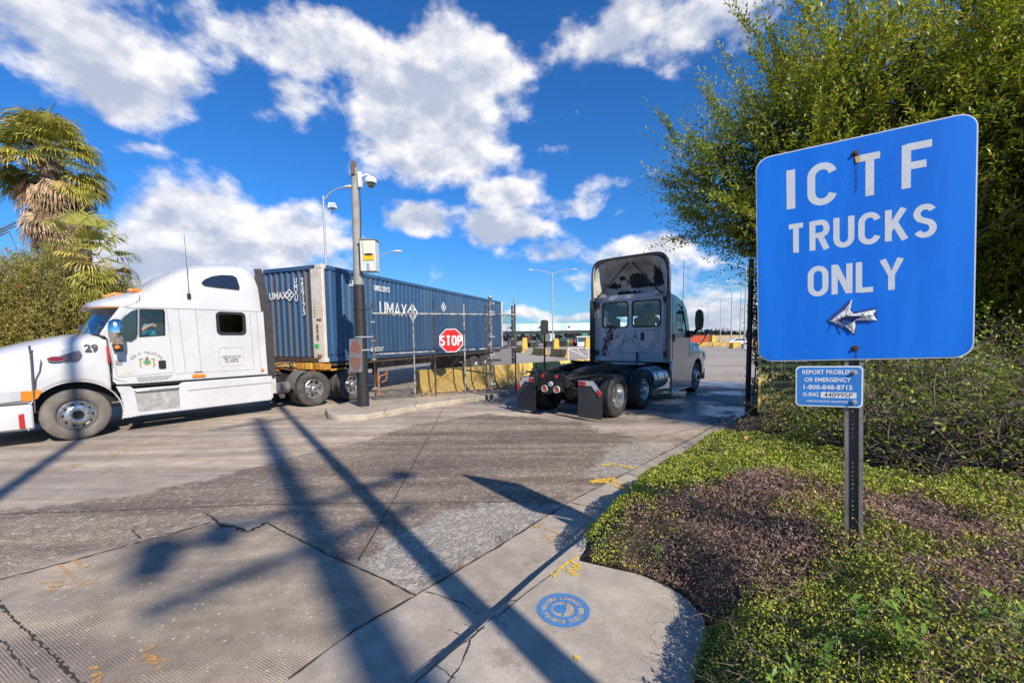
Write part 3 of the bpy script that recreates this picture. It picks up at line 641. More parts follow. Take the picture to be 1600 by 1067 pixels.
for k, w_ in enumerate([(1290, 1060, 26, .12, 'leafy green weed with curled leaves amid yellow succulents near the picture edge'), (1370, 1046, 50, .16, 'biggest bright green weed beside the dried brown patch'), (1410, 1066, 40, .13, 'low dark green weed in front of the biggest weed'),
        (1465, 1030, 20, .09, 'small round-leaved weed on the brown twiggy ground'), (1530, 1050, 22, .09, 'single glossy weed standing among brown twigs'), (1585, 1066, 30, .11, 'weed in the nearest right corner of the bed'), (1215, 1066, 26, .10, 'thin pale weed closest to the sidewalk'),
        (1028, 905, 10, .07, 'tiny weed seedling in the soil strip beside the sidewalk')]): weed(w_[0], w_[1], w_[2], w_[3], 60+k, w_[4], .55 if k < 7 else .12)
def dry_leaf(px, py, s, lab, z=.62, c=(.55, .25, .07)):
    x, y = G(px, py, z); zz = float(bed_z(np.array([x]), np.array([y]))[0][0])+.19; mb = MB(); out = [(0, 0), (.25, .22), (.55, .26), (.85, .12), (1, 0), (.8, -.16), (.5, -.24), (.2, -.18)]
    mb.add([(a*s-s/2, b*s, .10*s*math.sin(a*3)+.1*s*abs(b)) for a, b in out]+[(a*s-s/2, b*s*.98, .10*s*math.sin(a*3)+.1*s*abs(b)-.001) for a, b in out], [tuple(range(8)), tuple(range(15, 7, -1))]+[(i, (i+1) % 8, 8+(i+1) % 8, 8+i) for i in range(8)])
    o = mb.build('fallen_leaf', mat('dead_leaf', (.50, .24, .08), .8, var=.4, vscale=40), smooth=20, label=lab, cat='leaf'); o.location = (x, y, zz); o.rotation_euler = (.5, -.2, random.random()*6)
dry_leaf(1538, 970, .085, 'curled orange brown dead leaf lying on the dark dry twigs'); dry_leaf(1252, 800, .06, 'pale orange dead leaf on green ground cover left of the sign post', .5); dry_leaf(1165, 727, .08, 'reddish dead leaf near the far end of the bed', .4)
# ================================================================== signs
def mk_sign_blue():
    root = empty('road_sign', (1.923+.03, 2.353+.05, .45), label='large blue ICTF TRUCKS ONLY sign with peeling white arrow on a perforated steel post', cat='sign')
    O = Vector((1.923, 2.353, 2.365))-root.location; xa = Vector((.88, -.474, .036)).normalized(); ya = Vector((-.038, .006, .999)); ya = (ya-xa*ya.dot(xa)).normalized(); T = frameT(O, xa, ya)
    bm_ = bpy.data.materials.new('blue_sign_sheeting'); bm_.use_nodes = True; n = NT(bm_.node_tree); b = n.n['Principled BSDF']; tc = n.new('ShaderNodeTexCoord').outputs['Object']
    c = n.mix(n.ramp(n.noise(n.mapping(tc, (1, 1, .12)), 5, 6, .65), .40, .62), (.004, .150, .66), (.008, .185, .74))
    c = n.mix(n.ramp(n.noise(n.mapping(tc, (1, 1, 1.5)), 70, 2, .5), .735, .75, 0, .5), c, (.30, .45, .75)); n.l.new(c, b.inputs['Base Color']); b.inputs['Roughness'].default_value = .42; b.inputs['Specular IOR Level'].default_value = .3
    bn = n.new('ShaderNodeBump', ins={'Strength': .08, 'Distance': .01, 'Height': n.noise(tc, 2.2, 3)}); n.l.new(bn.outputs[0], b.inputs['Normal'])
    edge = mat('sign_edge_white', (.62, .66, .70), .5, var=.15, vscale=20)
    link('sign_border', shape([rr(-.475, -.61, .475, .61, .075, 8)], .004, T @ Matrix.Translation((0, 0, -.002))), edge, root)
    link('sign_panel', shape([rr(-.4685, -.6035, .4685, .6035, .069, 8)], .003, T @ Matrix.Translation((0, 0, .0008))), bm_, root)
    link('sign_back', shape([rr(-.474, -.609, .474, .609, .075, 8)], .003, T @ Matrix.Translation((0, 0, -.006))), alu, root)
    wt = bpy.data.materials.new('reflective_white'); wt.use_nodes = True; n = NT(wt.node_tree); b = n.n['Principled BSDF']; tc = n.new('ShaderNodeTexCoord').outputs['Object']
    vo = n.new('ShaderNodeTexVoronoi', ins={'Scale': 210.}); n.l.new(tc, vo.inputs['Vector']); c = n.mix(n.ramp(vo.outputs['Distance'], .2, .75), (.66, .69, .70), (.50, .54, .58)); c = n.mix(.3, c, n.mix(n.noise(tc, 6, 4), (.7, .7, .7), (1.3, 1.3, 1.3)), 'MULTIPLY'); n.l.new(c, b.inputs['Base Color']); b.inputs['Roughness'].default_value = .5
    def st(wd, h, w, x, y, **kw): return strokes(wd, h, w, T @ Matrix.Translation((x, y, 0)), wt, 'lettering', root, z0=.0027, **kw)
    st('I', .222, .19, -.300, .393); st('C', .225, .165, -.152, .392, sx=.86); st('T', .222, .165, .058, .395, sx=.74); st('F', .224, .165, .2545, .402, sx=.92)
    st('TRUCKS', .165, .17, .002, .109, gap=.10, sx=.80); st('ONLY', .166, .17, -.010, -.151, gap=.085, sx=.80)
    # peeling arrow of folded foil
    out = [(-.118, -.386), (-.052, -.325), (-.018, -.268), (-.028, -.33), (-.012, -.352), (.085, -.335), (.072, -.36), (.088, -.395), (-.008, -.388), (-.004, -.42), (-.012, -.462), (-.05, -.418)]
    arrow_d = mat('arrow_dark_blue', (.015, .06, .26), .5)  # darker blue for the flat layer under the foil arrow
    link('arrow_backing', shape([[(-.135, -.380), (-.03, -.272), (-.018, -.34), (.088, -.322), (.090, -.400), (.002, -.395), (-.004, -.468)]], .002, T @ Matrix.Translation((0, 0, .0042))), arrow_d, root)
    cr = mat('cracked_white_foil', (.70, .70, .68), .45, var=.25, vscale=25, bump=.9, bscale=45); ms = []
    r = random.Random(4); cen = (-.03, -.37); bmx = bmesh.new(); vv = [bmx.verts.new((x, y, .009+.006*r.random())) for x, y in out]
    cents = [bmx.verts.new((x, y, .014+.012*r.random())) for x, y in ((-.085, -.382), (-.045, -.36), (-.02, -.40), (.03, -.366))]
    idx = [(0, 1, 'a'), (1, 2, 'b'), (2, 3, 'b'), (3, 4, 'b'), (4, 5, 'd'), (5, 6, 'd'), (6, 7, 'd'), (7, 8, 'd'), (8, 9, 'c'), (9, 10, 'c'), (10, 11, 'c'), (11, 0, 'a')]
    for a, b_, k in idx: bmx.faces.new((vv[a], vv[b_], cents['abcd'.index(k)]))
    for a, b_, k in ((1, 0, 1), (8, 3, 2), (4, 3, 1)): bmx.faces.new((vv[a], cents[b_], cents[k]))
    for v_ in vv:
        pass
    ar = bpy.data.meshes.new('arrow'); bmx.to_mesh(ar); bmx.free(); ar.transform(T); link('arrow', ar, cr, root)
    bl = mat('crack_line', (.03, .04, .07), .8)
    for L in ([(-.085, -.405), (-.07, -.37), (-.05, -.35), (-.045, -.39), (-.03, -.43)], [(-.045, -.36), (-.03, -.345), (-.028, -.37)], [(.02, -.35), (.035, -.37), (.05, -.365), (.07, -.372)]):
        mb = MB(); mb.tube([(x, y, .023) for x, y in L], .0022, 5, T=T); mb.build('arrow_crack', bl, root)
    rm = mat('rusty_bolt', (.10, .06, .05), .6, metal=.4, var=.5, vscale=90)
    for y in (.522, -.545): mb = MB(); mb.cyl((0, 0, .001), (0, 0, .004), .017, .017, 20, T @ Matrix.Translation((-.004, y, .002))); mb.cyl((0, 0, .004), (0, 0, .014), .010, .008, 6, T @ Matrix.Translation((-.004, y, .002))); mb.build('bolt', rm, root, bevel=.001)
    sm = paint_mat('rust_run', (.01, .055, .22), .40, .62, 40)
    me = shape([[(-.010, .50), (.006, .50), (.004, .33), (-.004, .30)]], 0, T @ Matrix.Translation((0, 0, .0032))); link('rust_run', me, sm, root)
    me = shape([[(-.008, -.56), (.004, -.56), (.003, -.603), (-.006, -.603)]], 0, T @ Matrix.Translation((0, 0, .0032))); link('rust_run', me, sm, root)
    me = shape([[(-.006, .502), (.016, .506), (.014, .47), (-.002, .472)]], 0, T @ Matrix.Translation((0, 0, .0062))); link('rust_stain', me, mat('amber_stain', (.62, .35, .08), .7), root)
    # perforated U channel post
    pm = mat('post_steel', (.085, .08, .085), .5, metal=.5, col2=(.15, .135, .13), vscale=5, streak=True, bump=.15); pl = mat('post_steel_flange', (.30, .27, .25), .45, metal=.5, var=.3, vscale=8)
    px0 = -.008; zb = -1.95
    holes = []
    web = [[(px0-.022, zb), (px0+.024, zb), (px0+.024, .56), (px0-.022, .56)]]
    yy = zb+.05
    while yy < .5: holes.append([(px0+.001+.0052*math.cos(a*math.pi/4), yy+.0052*math.sin(a*math.pi/4)) for a in range(8)]); yy += .0254
    vs = []; fs = []; hy = [h[0][1] for h in holes]; hx = px0+.001; x0_, x1_ = px0-.022, px0+.024; edges = [zb]+[(a_+b_)/2 for a_, b_ in zip(hy[:-1], hy[1:])]+[.56]
    for i, yy in enumerate(hy):
        lo_, hi_ = edges[i], edges[i+1]; o_ = len(vs)
        for a_ in range(8): an = a_*math.pi/4; vs.append((hx+.0052*math.cos(an), yy+.0052*math.sin(an), 0))
        ym = yy; vs += [(x1_, ym, 0), (x1_, hi_, 0), (hx, hi_, 0), (x0_, hi_, 0), (x0_, ym, 0), (x0_, lo_, 0), (hx, lo_, 0), (x1_, lo_, 0)]
        for a_ in range(8): fs.append((o_+a_, o_+8+a_, o_+8+(a_+1) % 8, o_+(a_+1) % 8))
    me = bpy.data.meshes.new('post'); me.from_pydata(vs, [], fs); me.transform(T @ Matrix.Translation((0, 0, -.034))); po_ = link('post', me, pm, root); sd_ = po_.modifiers.new('s', 'SOLIDIFY'); sd_.thickness = .003; sd_.offset = 0
    mb = MB()
    for s in (-1, 1):
        xc = px0+.001+s*.0235
        mb.prism([(xc, -.034), (xc+s*.003, -.034), (xc+s*.003, -.0105), (xc, -.0105)], zb, .56, T @ Matrix.Rotation(rad(-90), 4, 'X') @ Matrix.Diagonal((1, -1, -1, 1)) if False else T @ frameT((0, 0, 0), (1, 0, 0), (0, 0, 1), (0, 1, 0)))
        mb.prism([(xc+s*.003, -.0135), (xc+s*.019, -.0135), (xc+s*.019, -.0105), (xc+s*.003, -.0105)], zb, .56, T @ frameT((0, 0, 0), (1, 0, 0), (0, 0, 1), (0, 1, 0)))
    mb.build('post_flange', pl, root)
    # small sign bolted to the same post
    r2 = empty('emergency_sign', root.location, label='small blue REPORT PROBLEM OR EMERGENCY sign bolted beneath the large blue sign', cat='sign')
    S = T @ Matrix.Translation((-.126, -.762, .004)) @ Matrix.Rotation(rad(-.6), 4, 'Z')
    bs = mat('blue_small_sign', (.03, .20, .58), .4, var=.12, vscale=5); wh = mat('white_sign_border', (.72, .76, .78), .45, var=.1, vscale=20)
    link('sign_border', shape([rr(-.158, -.119, .158, .119, .024, 8)], .003, S @ Matrix.Translation((0, 0, -.001))), wh, r2)
    link('sign_panel', shape([rr(-.150, -.111, .150, .111, .019, 8)], .002, S @ Matrix.Translation((0, 0, .001))), bs, r2)
    for s, y, sz, sx, m in (('REPORT PROBLEM', .083, .034, .86, wh), ('OR EMERGENCY', .038, .034, .86, wh), ('1-800-848-8715', -.006, .036, 1.02, wh), ('UNION PACIFIC RAILROAD', -.088, .016, 1.0, wh)):
        text(s, sz, S @ Matrix.Translation((-.008, y, .0026)), m, parent=r2, off=.0008 if sz > .02 else .0003, sx=sx, thick=.0006)
    text('X-ING', .033, S @ Matrix.Translation((-.085, -.049, .0026)), wh, parent=r2, off=.0008, sx=.86, thick=.0006)
    link('number_plate', shape([rr(-.037, -.066, .128, -.033, .001, 2)], .001, S @ Matrix.Translation((0, 0, .0028))), wh, r2)
    text('440995P', .036, S @ Matrix.Translation((.045, -.050, .0038)), blackt, parent=r2, off=0, sx=1.05, thick=.0004)
    for y in (.083, -.085): mb = MB(); mb.cyl((0, 0, 0), (0, 0, .006), .014, .014, 16, S @ Matrix.Translation((.118, y, .003))); mb.cyl((0, 0, .006), (0, 0, .014), .009, .007, 8, S @ Matrix.Translation((.118, y, .003))); mb.build('bolt', galv, r2)
mk_sign_blue()

# ================================================================== gate, poles, barriers
def chain(mb, P0, P1, z0, z1, pitch=.09, r=.0032):
    """diamond mesh between two places on the ground, z0..z1"""
    P0 = Vector(P0); P1 = Vector(P1); L = (P1-P0).length; u = (P1-P0)/L; Hh = z1-z0; n = Vector((-u.y, u.x, 0))
    for sgn in (1, -1):
        s = -Hh if sgn > 0 else 0
        while s < (L if sgn > 0 else L+Hh):
            if sgn > 0: a, b = (s, 0), (s+Hh, Hh)
            else: a, b = (s, 0), (s-Hh, Hh)
            # clip to 0..L
            (x0, y0), (x1, y1) = a, b
            def cl(x0, y0, x1, y1):
                d = (x1-x0)
                if x0 < 0: y0 += (0-x0)/d*(y1-y0); x0 = 0
                if x0 > L: y0 += (L-x0)/d*(y1-y0); x0 = L
                if x1 < 0: y1 += (0-x1)/d*(y1-y0); x1 = 0
                if x1 > L: y1 += (L-x1)/d*(y1-y0); x1 = L
                return x0, y0, x1, y1
            if max(x0, x1) > 0 and min(x0, x1) < L:
                x0, y0, x1, y1 = cl(x0, y0, x1, y1)
                if y1-y0 > .01: mb.tube([P0+u*x0+Vector((0, 0, z0+y0))+n*r*sgn, P0+u*x1+Vector((0, 0, z0+y1))+n*r*sgn], r, 3, False)
            s += pitch
wire = mat('fence_wire', (.07, .073, .078), .5, metal=.5, var=.5, vscale=3)
pipeg = mat('peeling_pipe', (.40, .40, .39), .6, metal=.2, col2=(.04, .04, .045), vscale=7, bump=.2)
pipeb = mat('black_pipe', (.03, .03, .033), .5, metal=.3, col2=(.22, .17, .14), vscale=6, bump=.2)
IZ = .14
GA = Vector((-4.12, 12.25, 0)); GB = Vector((.15, 14.0, 0)); gu = (GB-GA).normalized(); gl_ = (GB-GA).length
def gpt(s, z): return GA+gu*s+Vector((0, 0, z))
def gate():
    root = empty('chain_link_gate', tuple(GA), label='chain link gate leaf with white flaking frame and barbed wire, swung along the yellow barriers', cat='gate')
    inv = Matrix.Translation(-GA); a = .22
    def pipe(name, pts, r, m=pipeg): mb = MB(); mb.tube(pts, r, 10, True, inv); return mb.build(name, m, root, smooth=60)
    pipe('top_rail', [gpt(.05, 2.70), gpt(gl_, 2.70)], .03); pipe('middle_rail', [gpt(.05, 1.50), gpt(gl_, 1.62)], .025); pipe('bottom_rail', [gpt(.05, a), gpt(gl_, a+.04)], .025, pipeb)
    for s, top, m in ((.06, 3.0, pipeb), (1.22, 3.02, pipeg), (1.86, 3.12, pipeb), (2.82, 3.02, pipeg), (3.55, 3.0, pipeb), (gl_-.03, 3.05, pipeb)): pipe('upright', [gpt(s, a-.05), gpt(s, top)], .025, m)
    for a_, b_ in (((.06, 2.0), (1.22, a)), ((1.22, 1.6), (2.82, 2.66)), ((.3, a), (1.22, 1.6)), ((1.22, 1.5), (2.82, a)), ((1.5, a), (2.82, 1.5)), ((2.9, a), (gl_, 2.66))): pipe('brace_rod', [gpt(*a_), gpt(*b_)], .007, wire)
    mb = MB(); chain(mb, gpt(.06, 0), gpt(gl_-.03, 0), a, 2.70, .085, .0055); mb.add([], []); o = mb.build('wire_mesh', wire, root, smooth=None, fix=False); o.data.transform(inv)
    for k, z in enumerate((2.80, 2.90, 2.99)):
        mb = MB(); mb.tube([gpt(.06+i*.1, z+.006*math.sin(i*2.1)) for i in range(int(gl_/.1))], .0045, 4, False, inv)
        for i in range(1, int(gl_/.13)): p = gpt(i*.13, z); mb.tube([p+Vector((0, 0, -.018)), p+Vector((0, .006, .018))], .003, 3, False, inv)
        mb.build('barbed_wire', wire, root, smooth=None, fix=False)
    rm = mat('rusty_latch', (.42, .17, .05), .7, var=.5, vscale=12)
    mb = MB(); mb.tube([gpt(.16, .62), gpt(.2, .85), gpt(.35, .9), gpt(.42, 1.02), gpt(.38, .72), gpt(.24, .66)], .022, 8, True, inv); mb.tube([gpt(.16, .30), gpt(.16, 1.0)], .03, 8, True, inv); mb.build('latch', rm, root)
    for z in (.5, 1.35, 1.9, 2.45): mb = MB(); mb.box(gpt(.06, z), (.12, .09, .05), inv); mb.build('hinge', mat('rusty_hinge', (.35, .22, .15), .7, var=.5, vscale=10) if z in (1.35, 1.9) else galv, root, bevel=.006)
    # stop sign hung on the mesh
    c = at(705, 532, 12.75); T = frameT(c, (gu.x*.0+.985, .17, 0), (0, 0, 1)); R0 = .385
    r2 = empty('stop_sign', tuple(c), label='red octagonal STOP sign hanging on the chain link gate', cat='sign'); T2 = Matrix.Translation(-c) @ T
    octo = lambda R: [(R*math.cos(rad(22.5+45*k)), R*math.sin(rad(22.5+45*k))) for k in range(8)]
    link('sign_border', shape([octo(R0)], .006, T2), mat('stop_white', (.75, .72, .70), .45), r2); link('sign_panel', shape([octo(R0-.024)], .004, T2 @ Matrix.Translation((0, 0, .003))), mat('stop_red', (.62, .012, .012), .4, var=.15, vscale=3), r2)
    strokes('STOP', .30, .17, T2 @ Matrix.Translation((0, .0, .004)), mat('stop_white'), 'lettering', r2, gap=.07, z0=.003, sx=.66)
    for y in (.31, -.31): mb = MB(); mb.cyl((0, 0, .004), (0, 0, .012), .012, n=8, T=T2 @ Matrix.Translation((0, y, 0))); mb.build('bolt', galv, r2)
gate()
def fence_post_near():
    p = G(768, 619, IZ); P = Vector((p[0], p[1], 0)); root = empty('gate_post', tuple(P), label='dark peeling steel post standing at the island kerb in front of the yellow barriers', cat='post')
    mb = MB(); mb.tube([(0, 0, 0), (0, 0, 3.18)], .055, 14); mb.build('post', mat('peeling_black_pipe', (.025, .025, .028), .5, col2=(.35, .33, .30), vscale=9, bump=.3), root, smooth=60)
    mb = MB(); mb.ball((0, 0, 3.18), .062, 8); mb.build('cap', galv, root, smooth=60)
    for z in (.5, 1.4, 1.95, 2.7): mb = MB(); mb.cyl((0, 0, z), (0, 0, z+.05), .066, n=14); mb.box((.09, -.02, z+.025), (.09, .03, .04)); mb.build('clamp', galv, root, bevel=.004)
fence_post_near()
def end_post():
    p = at(805, 562, 16.0); root = empty('fence_post', (p.x, p.y, 0), label='tall thin galvanised post past the far end of the container, black paint flaking', cat='post')
    mb = MB(); mb.tube([(0, 0, 0), (0, 0, 3.45)], .035, 10); mb.build('post', galv, root, smooth=60)
    mb = MB(); mb.tube([(-.09, 0, .6), (-.09, 0, 3.15)], .045, 10); mb.build('inner_post', pipeb, root, smooth=60)
    for z in (1.2, 1.9, 2.68): mb = MB(); mb.box((-.045, 0, z), (.2, .1, .05)); mb.build('clamp', galv, root)
end_post()
def cctv_pole():
    x, y = G(568, 634, IZ); root = empty('camera_pole', (x, y, IZ), label='tall concrete pole with black sleeve, security camera and grey cabinet beside the gate hinge', cat='pole')
    topz = 6.42-IZ
    mb = MB(); mb.tube([(0, 0, 3.2), (0, 0, topz)], [.125, .085], 20); mb.build('pole', poleC, root, smooth=60)
    mb = MB(); mb.tube([(0, 0, 0), (0, 0, 3.25)], [.155, .145], 24); mb.build('sleeve', blackb, root, smooth=60)
    mb = MB(); mb.tube([(0, 0, topz), (0, 0, topz+.16)], .06, 10); mb.box((-.0, -.09, topz-.05), (.10, .08, .32)); mb.build('pole_cap', mat('brown_bracket', (.16, .12, .09), .8, var=.4, vscale=15), root, bevel=.01)
    for z in (.55, 1.5, 1.85, 2.6): mb = MB(); mb.cyl((0, 0, z), (0, 0, z+.035), .160, n=24); mb.tube([(.1, -.1, z+.017), (.30, .05, z+.017)], .016, 8); mb.build('band', galv if z > 1.2 and z < 2 else blackb, root, smooth=40)
    cabm = mat('cabinet_paint', (.60, .64, .60), .5, var=.12, vscale=4, bump=.05)
    mb = MB(); mb.box((.34, -.06, 3.98), (.40, .32, .80)); mb.build('cabinet', cabm, root, bevel=.012)
    mb = MB(); mb.box((.34, -.06, 4.39), (.44, .36, .03)); mb.build('cabinet_lid', mat('cabinet_lid', (.2, .2, .2), .6), root, bevel=.005)
    mb = MB(); mb.box((.37, -.235, 4.18), (.26, .04, .34)); mb.build('hatch', mat('cream_hatch', (.68, .66, .52), .5), root, bevel=.008)
    mb = MB(); mb.box((.37, -.2325, 3.92), (.28, .02, .12)); mb.build('yellow_label', mat('label_yellow', (.85, .5, .02), .5, var=.3, vscale=9), root)
    mb = MB(); mb.box((.38, -.262, 4.01), (.16, .02, .03)); mb.build('handle', blackp, root)
    mb = MB(); mb.box((.35, -.232, 3.68), (.07, .02, .18)); mb.build('latch', galv, root, bevel=.004)
    mb = MB(); mb.tube([(.13, -.02, 4.4), (.11, -.04, 4.62), (.13, -.02, 4.85), (.12, 0, 6.2)], .012, 6); mb.build('cable', blackp, root)
    wh = mat('camera_white', (.74, .74, .74), .35, coat=.4)
    mb = MB(); mb.box((.15, -.02, topz-.32), (.10, .14, .40)); mb.build('camera_box', wh, root, bevel=.02)
    mb = MB(); mb.tube([(.18, -.02, topz-.24), (.34, -.05, topz-.20), (.42, -.06, topz-.25)], [.04, .035, .045], 12); mb.build('camera_arm', wh, root)
    c = (.44, -.06, topz-.40)
    mb = MB(); mb.lathe([(-.02, .15), (.0, .155), (.08, .15), (.13, .10), (.15, .04)], 28, 'Z', c); mb.build('camera_housing', wh, root, smooth=50)
    mb = MB(); mb.lathe([(-.14, .001), (-.13, .05), (-.09, .095), (-.02, .115)], 24, 'Z', c); mb.build('camera_dome', mat('smoked_dome', (.10, .11, .12), .1, coat=1.), root, smooth=60)
    # faded do not enter sign strapped to the sleeve
    c = at(555.5, 555, y-.14); r2 = empty('no_entry_sign', tuple(c), label='sun-bleached red and grey no entry plate seen edge-on, strapped to the black pole sleeve', cat='sign'); T = frameT((0, 0, 0), (.71, -.71, 0), (.02, .02, 1)) 
    link('plate', shape([rr(-.38, -.44, .38, .44, .05)], .004, T), mat('faded_plate', (.42, .42, .40), .6, var=.3, vscale=6), r2)
    dm = mat('faded_red', (.50, .17, .11), .7, col2=(.42, .26, .2), vscale=7)
    link('disc', shape([[(.34*math.cos(a*math.pi/20), .41*math.sin(a*math.pi/20)) for a in range(40)]], .001, T @ Matrix.Translation((0, 0, .0035))), dm, r2)
    link('bar', shape([rr(-.33, -.06, .33, .06, .01)], .001, T @ Matrix.Translation((0, 0, .0048))), mat('faded_plate'), r2)
cctv_pole()
def island():
    px = [(513, 652), (522, 643), (548, 634), (575, 632), (640, 610), (700, 600), (800, 592), (900, 575), (960, 572)]
    near = [(958, 590), (860, 597), (812, 612), (770, 622), (700, 632), (648, 640), (610, 649), (570, 655), (535, 657)]
    P = [G(*p, .0) for p in near[::-1]]+[]
    P = [G(*p, 0.) for p in [(513, 655), (530, 658), (570, 656), (610, 650), (648, 641), (700, 633), (770, 623), (812, 613), (860, 601), (935, 590)]]+[(5.5, 21.5), (4.0, 21.5), (2.2, 19.2), (-.6, 16.4), (-3.2, 14.2), (-4.4, 13.0), (-4.9, 11.6), (-4.95, 10.9)]
    me = shape([P], IZ+.1, Matrix.Translation((0, 0, (IZ-.1)/2)), bev=.02); link('traffic_island', me, kerbm, kind='structure', smooth=50)
    mb = MB()
    for p in ((648, 641), (700, 633), (600, 651)):
        a = Vector((*G(p[0], p[1]-7, IZ), IZ+.003)); b_ = Vector((*G(p[0]+3, p[1]-14, IZ), IZ+.003)); mb.add([a, a+Vector((.012, .003, 0)), b_+Vector((.012, .003, 0)), b_], [(0, 1, 2, 3)])
    mb.build('kerb_joint', jm, kind='structure', smooth=None)
island()
barm = mat('barrier_yellow', (.66, .44, .10), .75, col2=(.58, .40, .13), vscale=1.6, bump=.25, bscale=25)
barm2 = mat('barrier_grey', (.25, .23, .2), .85, col2=(.35, .3, .22), vscale=2, bump=.3)
barf = mat('far_barrier_yellow', (.55, .33, .05), .8, col2=(.28, .20, .10), vscale=1.2)
def barrier_mesh(L, m, name='barrier_body', chip=True, seed=0):
    prof = [(-.30, 0), (-.30, .08), (-.23, .16), (-.13, .34), (-.085, .80), (-.075, .81), (.075, .81), (.085, .80), (.13, .34), (.23, .16), (.30, .08), (.30, 0)]
    rings = []; n = max(2, int(L/.15)); r = random.Random(seed)
    for i in range(n+1):
        x = L*i/n; rings.append([Vector((x, y+r.uniform(-.004, .004), z+(r.uniform(-.004, .004) if z > .1 else 0))) for y, z in prof])
    mb = MB(); mb.loft(rings); me_o = mb.build(name, m, smooth=35, bevel=.0); return me_o
def barrier(P, ang, L, label, m, group=None, seed=0):
    root = empty('concrete_barrier', P, ang, label=label, cat='barrier', group=group); o = barrier_mesh(L, m, seed=seed); o.parent = root
    if L > 2.5 and P[1] < 25:
        mb = MB()
        for y in (-.1,): mb.tube([(-.03, -.05, .15), (-.03, -.05, .72)], .02, 8); mb.tube([(0.02, -.05, .28), (-.06, -.05, .30), (-.06, -.09, .3), (.02, -.09, .28)], .012, 6); mb.tube([(0.02, -.05, .62), (-.06, -.05, .64), (-.06, -.09, .64), (.02, -.09, .62)], .012, 6)
        mb.build('connector_pin', rustm, root)
    return root
bd = Vector((3.62, 3.05, 0)).normalized(); ba = math.atan2(bd.y, bd.x)
b0 = Vector((-3.0, 13.25, IZ))
for k, (s, L, lab) in enumerate(((0, 2.95, 'yellow concrete barrier directly behind the chain link gate, nearest end chipped'), (3.02, 2.05, 'yellow concrete barrier streaked by tree shade just right of the gate post'), (5.14, 2.9, 'plain orange yellow barrier beside the rear wheels of the day cab truck'), (8.1, 3.0, 'yellow barrier running out of sight behind the day cab truck'))):
    b = b0+bd*s; barrier(tuple(b), ba, L, lab, barm, 'yellow barriers along the island', k)
# post with a dark square board among the barriers
def board_post():
    p = at(851, 575, 16.4); root = empty('signal_board', (p.x, p.y, IZ), label='dark board on a thin rusty red post behind the first yellow barriers', cat='sign')
    mb = MB(); mb.tube([(0, 0, 0), (0, 0, 1.95)], .035, 10); mb.build('post', mat('rust_red_post', (.16, .05, .03), .8, var=.4, vscale=9), root, smooth=60)
    mb = MB(); mb.prism([(-.12, -.27), (.12, -.27), (.15, -.2), (.15, .22), (.10, .28), (-.10, .28), (-.15, .22), (-.15, -.2)], -.04, .04, Matrix.Translation((0, -.06, 2.2)) @ Matrix.Rotation(rad(90), 4, 'X')); mb.build('board', mat('weathered_black', (.03, .028, .027), .7, var=.3, vscale=8), root, bevel=.008)
    mb = MB(); mb.box((0, .01, 1.95), (.08, .08, .12)); mb.build('bracket', galv, root)
board_post()

# ================================================================== yard beyond
def lamp(px, pyb, pyt, Y, kind, label, h=None, arm=2.2, rz=0., name='street_lamp'):
    """street lamp; kind single, double, cross"""
    b = at(px, pyb, Y); t = at(px, pyt, Y); root = empty(name, (b.x, Y, 0), rz, label=label, cat='lamp', group='yard lamps'); Hh = t.z
    r = .09 if Y < 60 else .13; lm = mat('lamp_grey', (.45, .46, .47), .5, metal=.3, var=.15)
    mb = MB(); mb.tube([(0, 0, 0), (0, 0, Hh)], [r, r*.62], 10); mb.build('pole', lm, root, smooth=60)
    mb = MB(); mb.cyl((0, 0, 0), (0, 0, .6), r*3, r*2.6, 12); mb.build('base', mat('lamp_base', (.4, .38, .35), .9), root)
    for s in {'single': (1,), 'left': (-1,), 'double': (1, -1), 'cross': (1, -1)}[kind]:
        if kind == 'cross':
            mb = MB(); mb.tube([(0, 0, Hh-.1), (s*arm, 0, Hh-.05)], r*.5, 6); mb.build('arm', lm, root); mb = MB(); mb.box((s*arm, 0, Hh-.05), (.7, .5, .28)); mb.build('lamp_head', lm, root, bevel=.03); continue
        mb = MB(); mb.tube([(0, 0, Hh-.3), (s*arm*.35, 0, Hh+.18), (s*arm*.7, 0, Hh+.42), (s*arm, 0, Hh+.5)], [r*.55, r*.45, r*.4, r*.35], 8); mb.build('arm', lm, root, smooth=60)
        hd = MB(); hd.loft([[Vector((s*(arm+x), w*math.cos(a*math.pi/5), Hh+.5+h_*math.sin(a*math.pi/5))) for a in range(10)] for x, w, h_ in ((-.05, .04, .04), (.15, .14, .09), (.45, .17, .11), (.75, .13, .07), (.85, .03, .02))]); hd.build('lamp_head', mat('lamp_head', (.62, .63, .64), .4), root, smooth=60)
    return root
lamp(864, 546, 426, 72, 'double', 'tall double-armed street lamp in front of the toll canopy', arm=3.4)
lamp(516, 560, 306, 26, 'single', 'street lamp rising behind the front of the blue container, with a floodlight on its pole', arm=1.3)
lamp(592, 560, 402, 38, 'single', 'street lamp whose single arm shows past the grey cabinet, behind the container roof', arm=1.6)
def floodlight():
    p = at(519, 322, 25.8); root = empty('floodlight', tuple(p), label='small grey floodlight clamped to the lamp pole behind the container', cat='lamp')
    mb = MB(); mb.box((0, 0, 0), (.55, .35, .34), rz=.4, taper=.7); mb.build('housing', galv, root, bevel=.02); mb = MB(); mb.tube([(0, .05, -.1), (-.05, .1, -.38), (-.16, .15, -.4)], .03, 6); mb.build('bracket', galv, root)
    mb = MB(); mb.box((.12, -.19, -.02), (.35, .03, .24), rz=.4); mb.build('lens', lens, root)
floodlight()
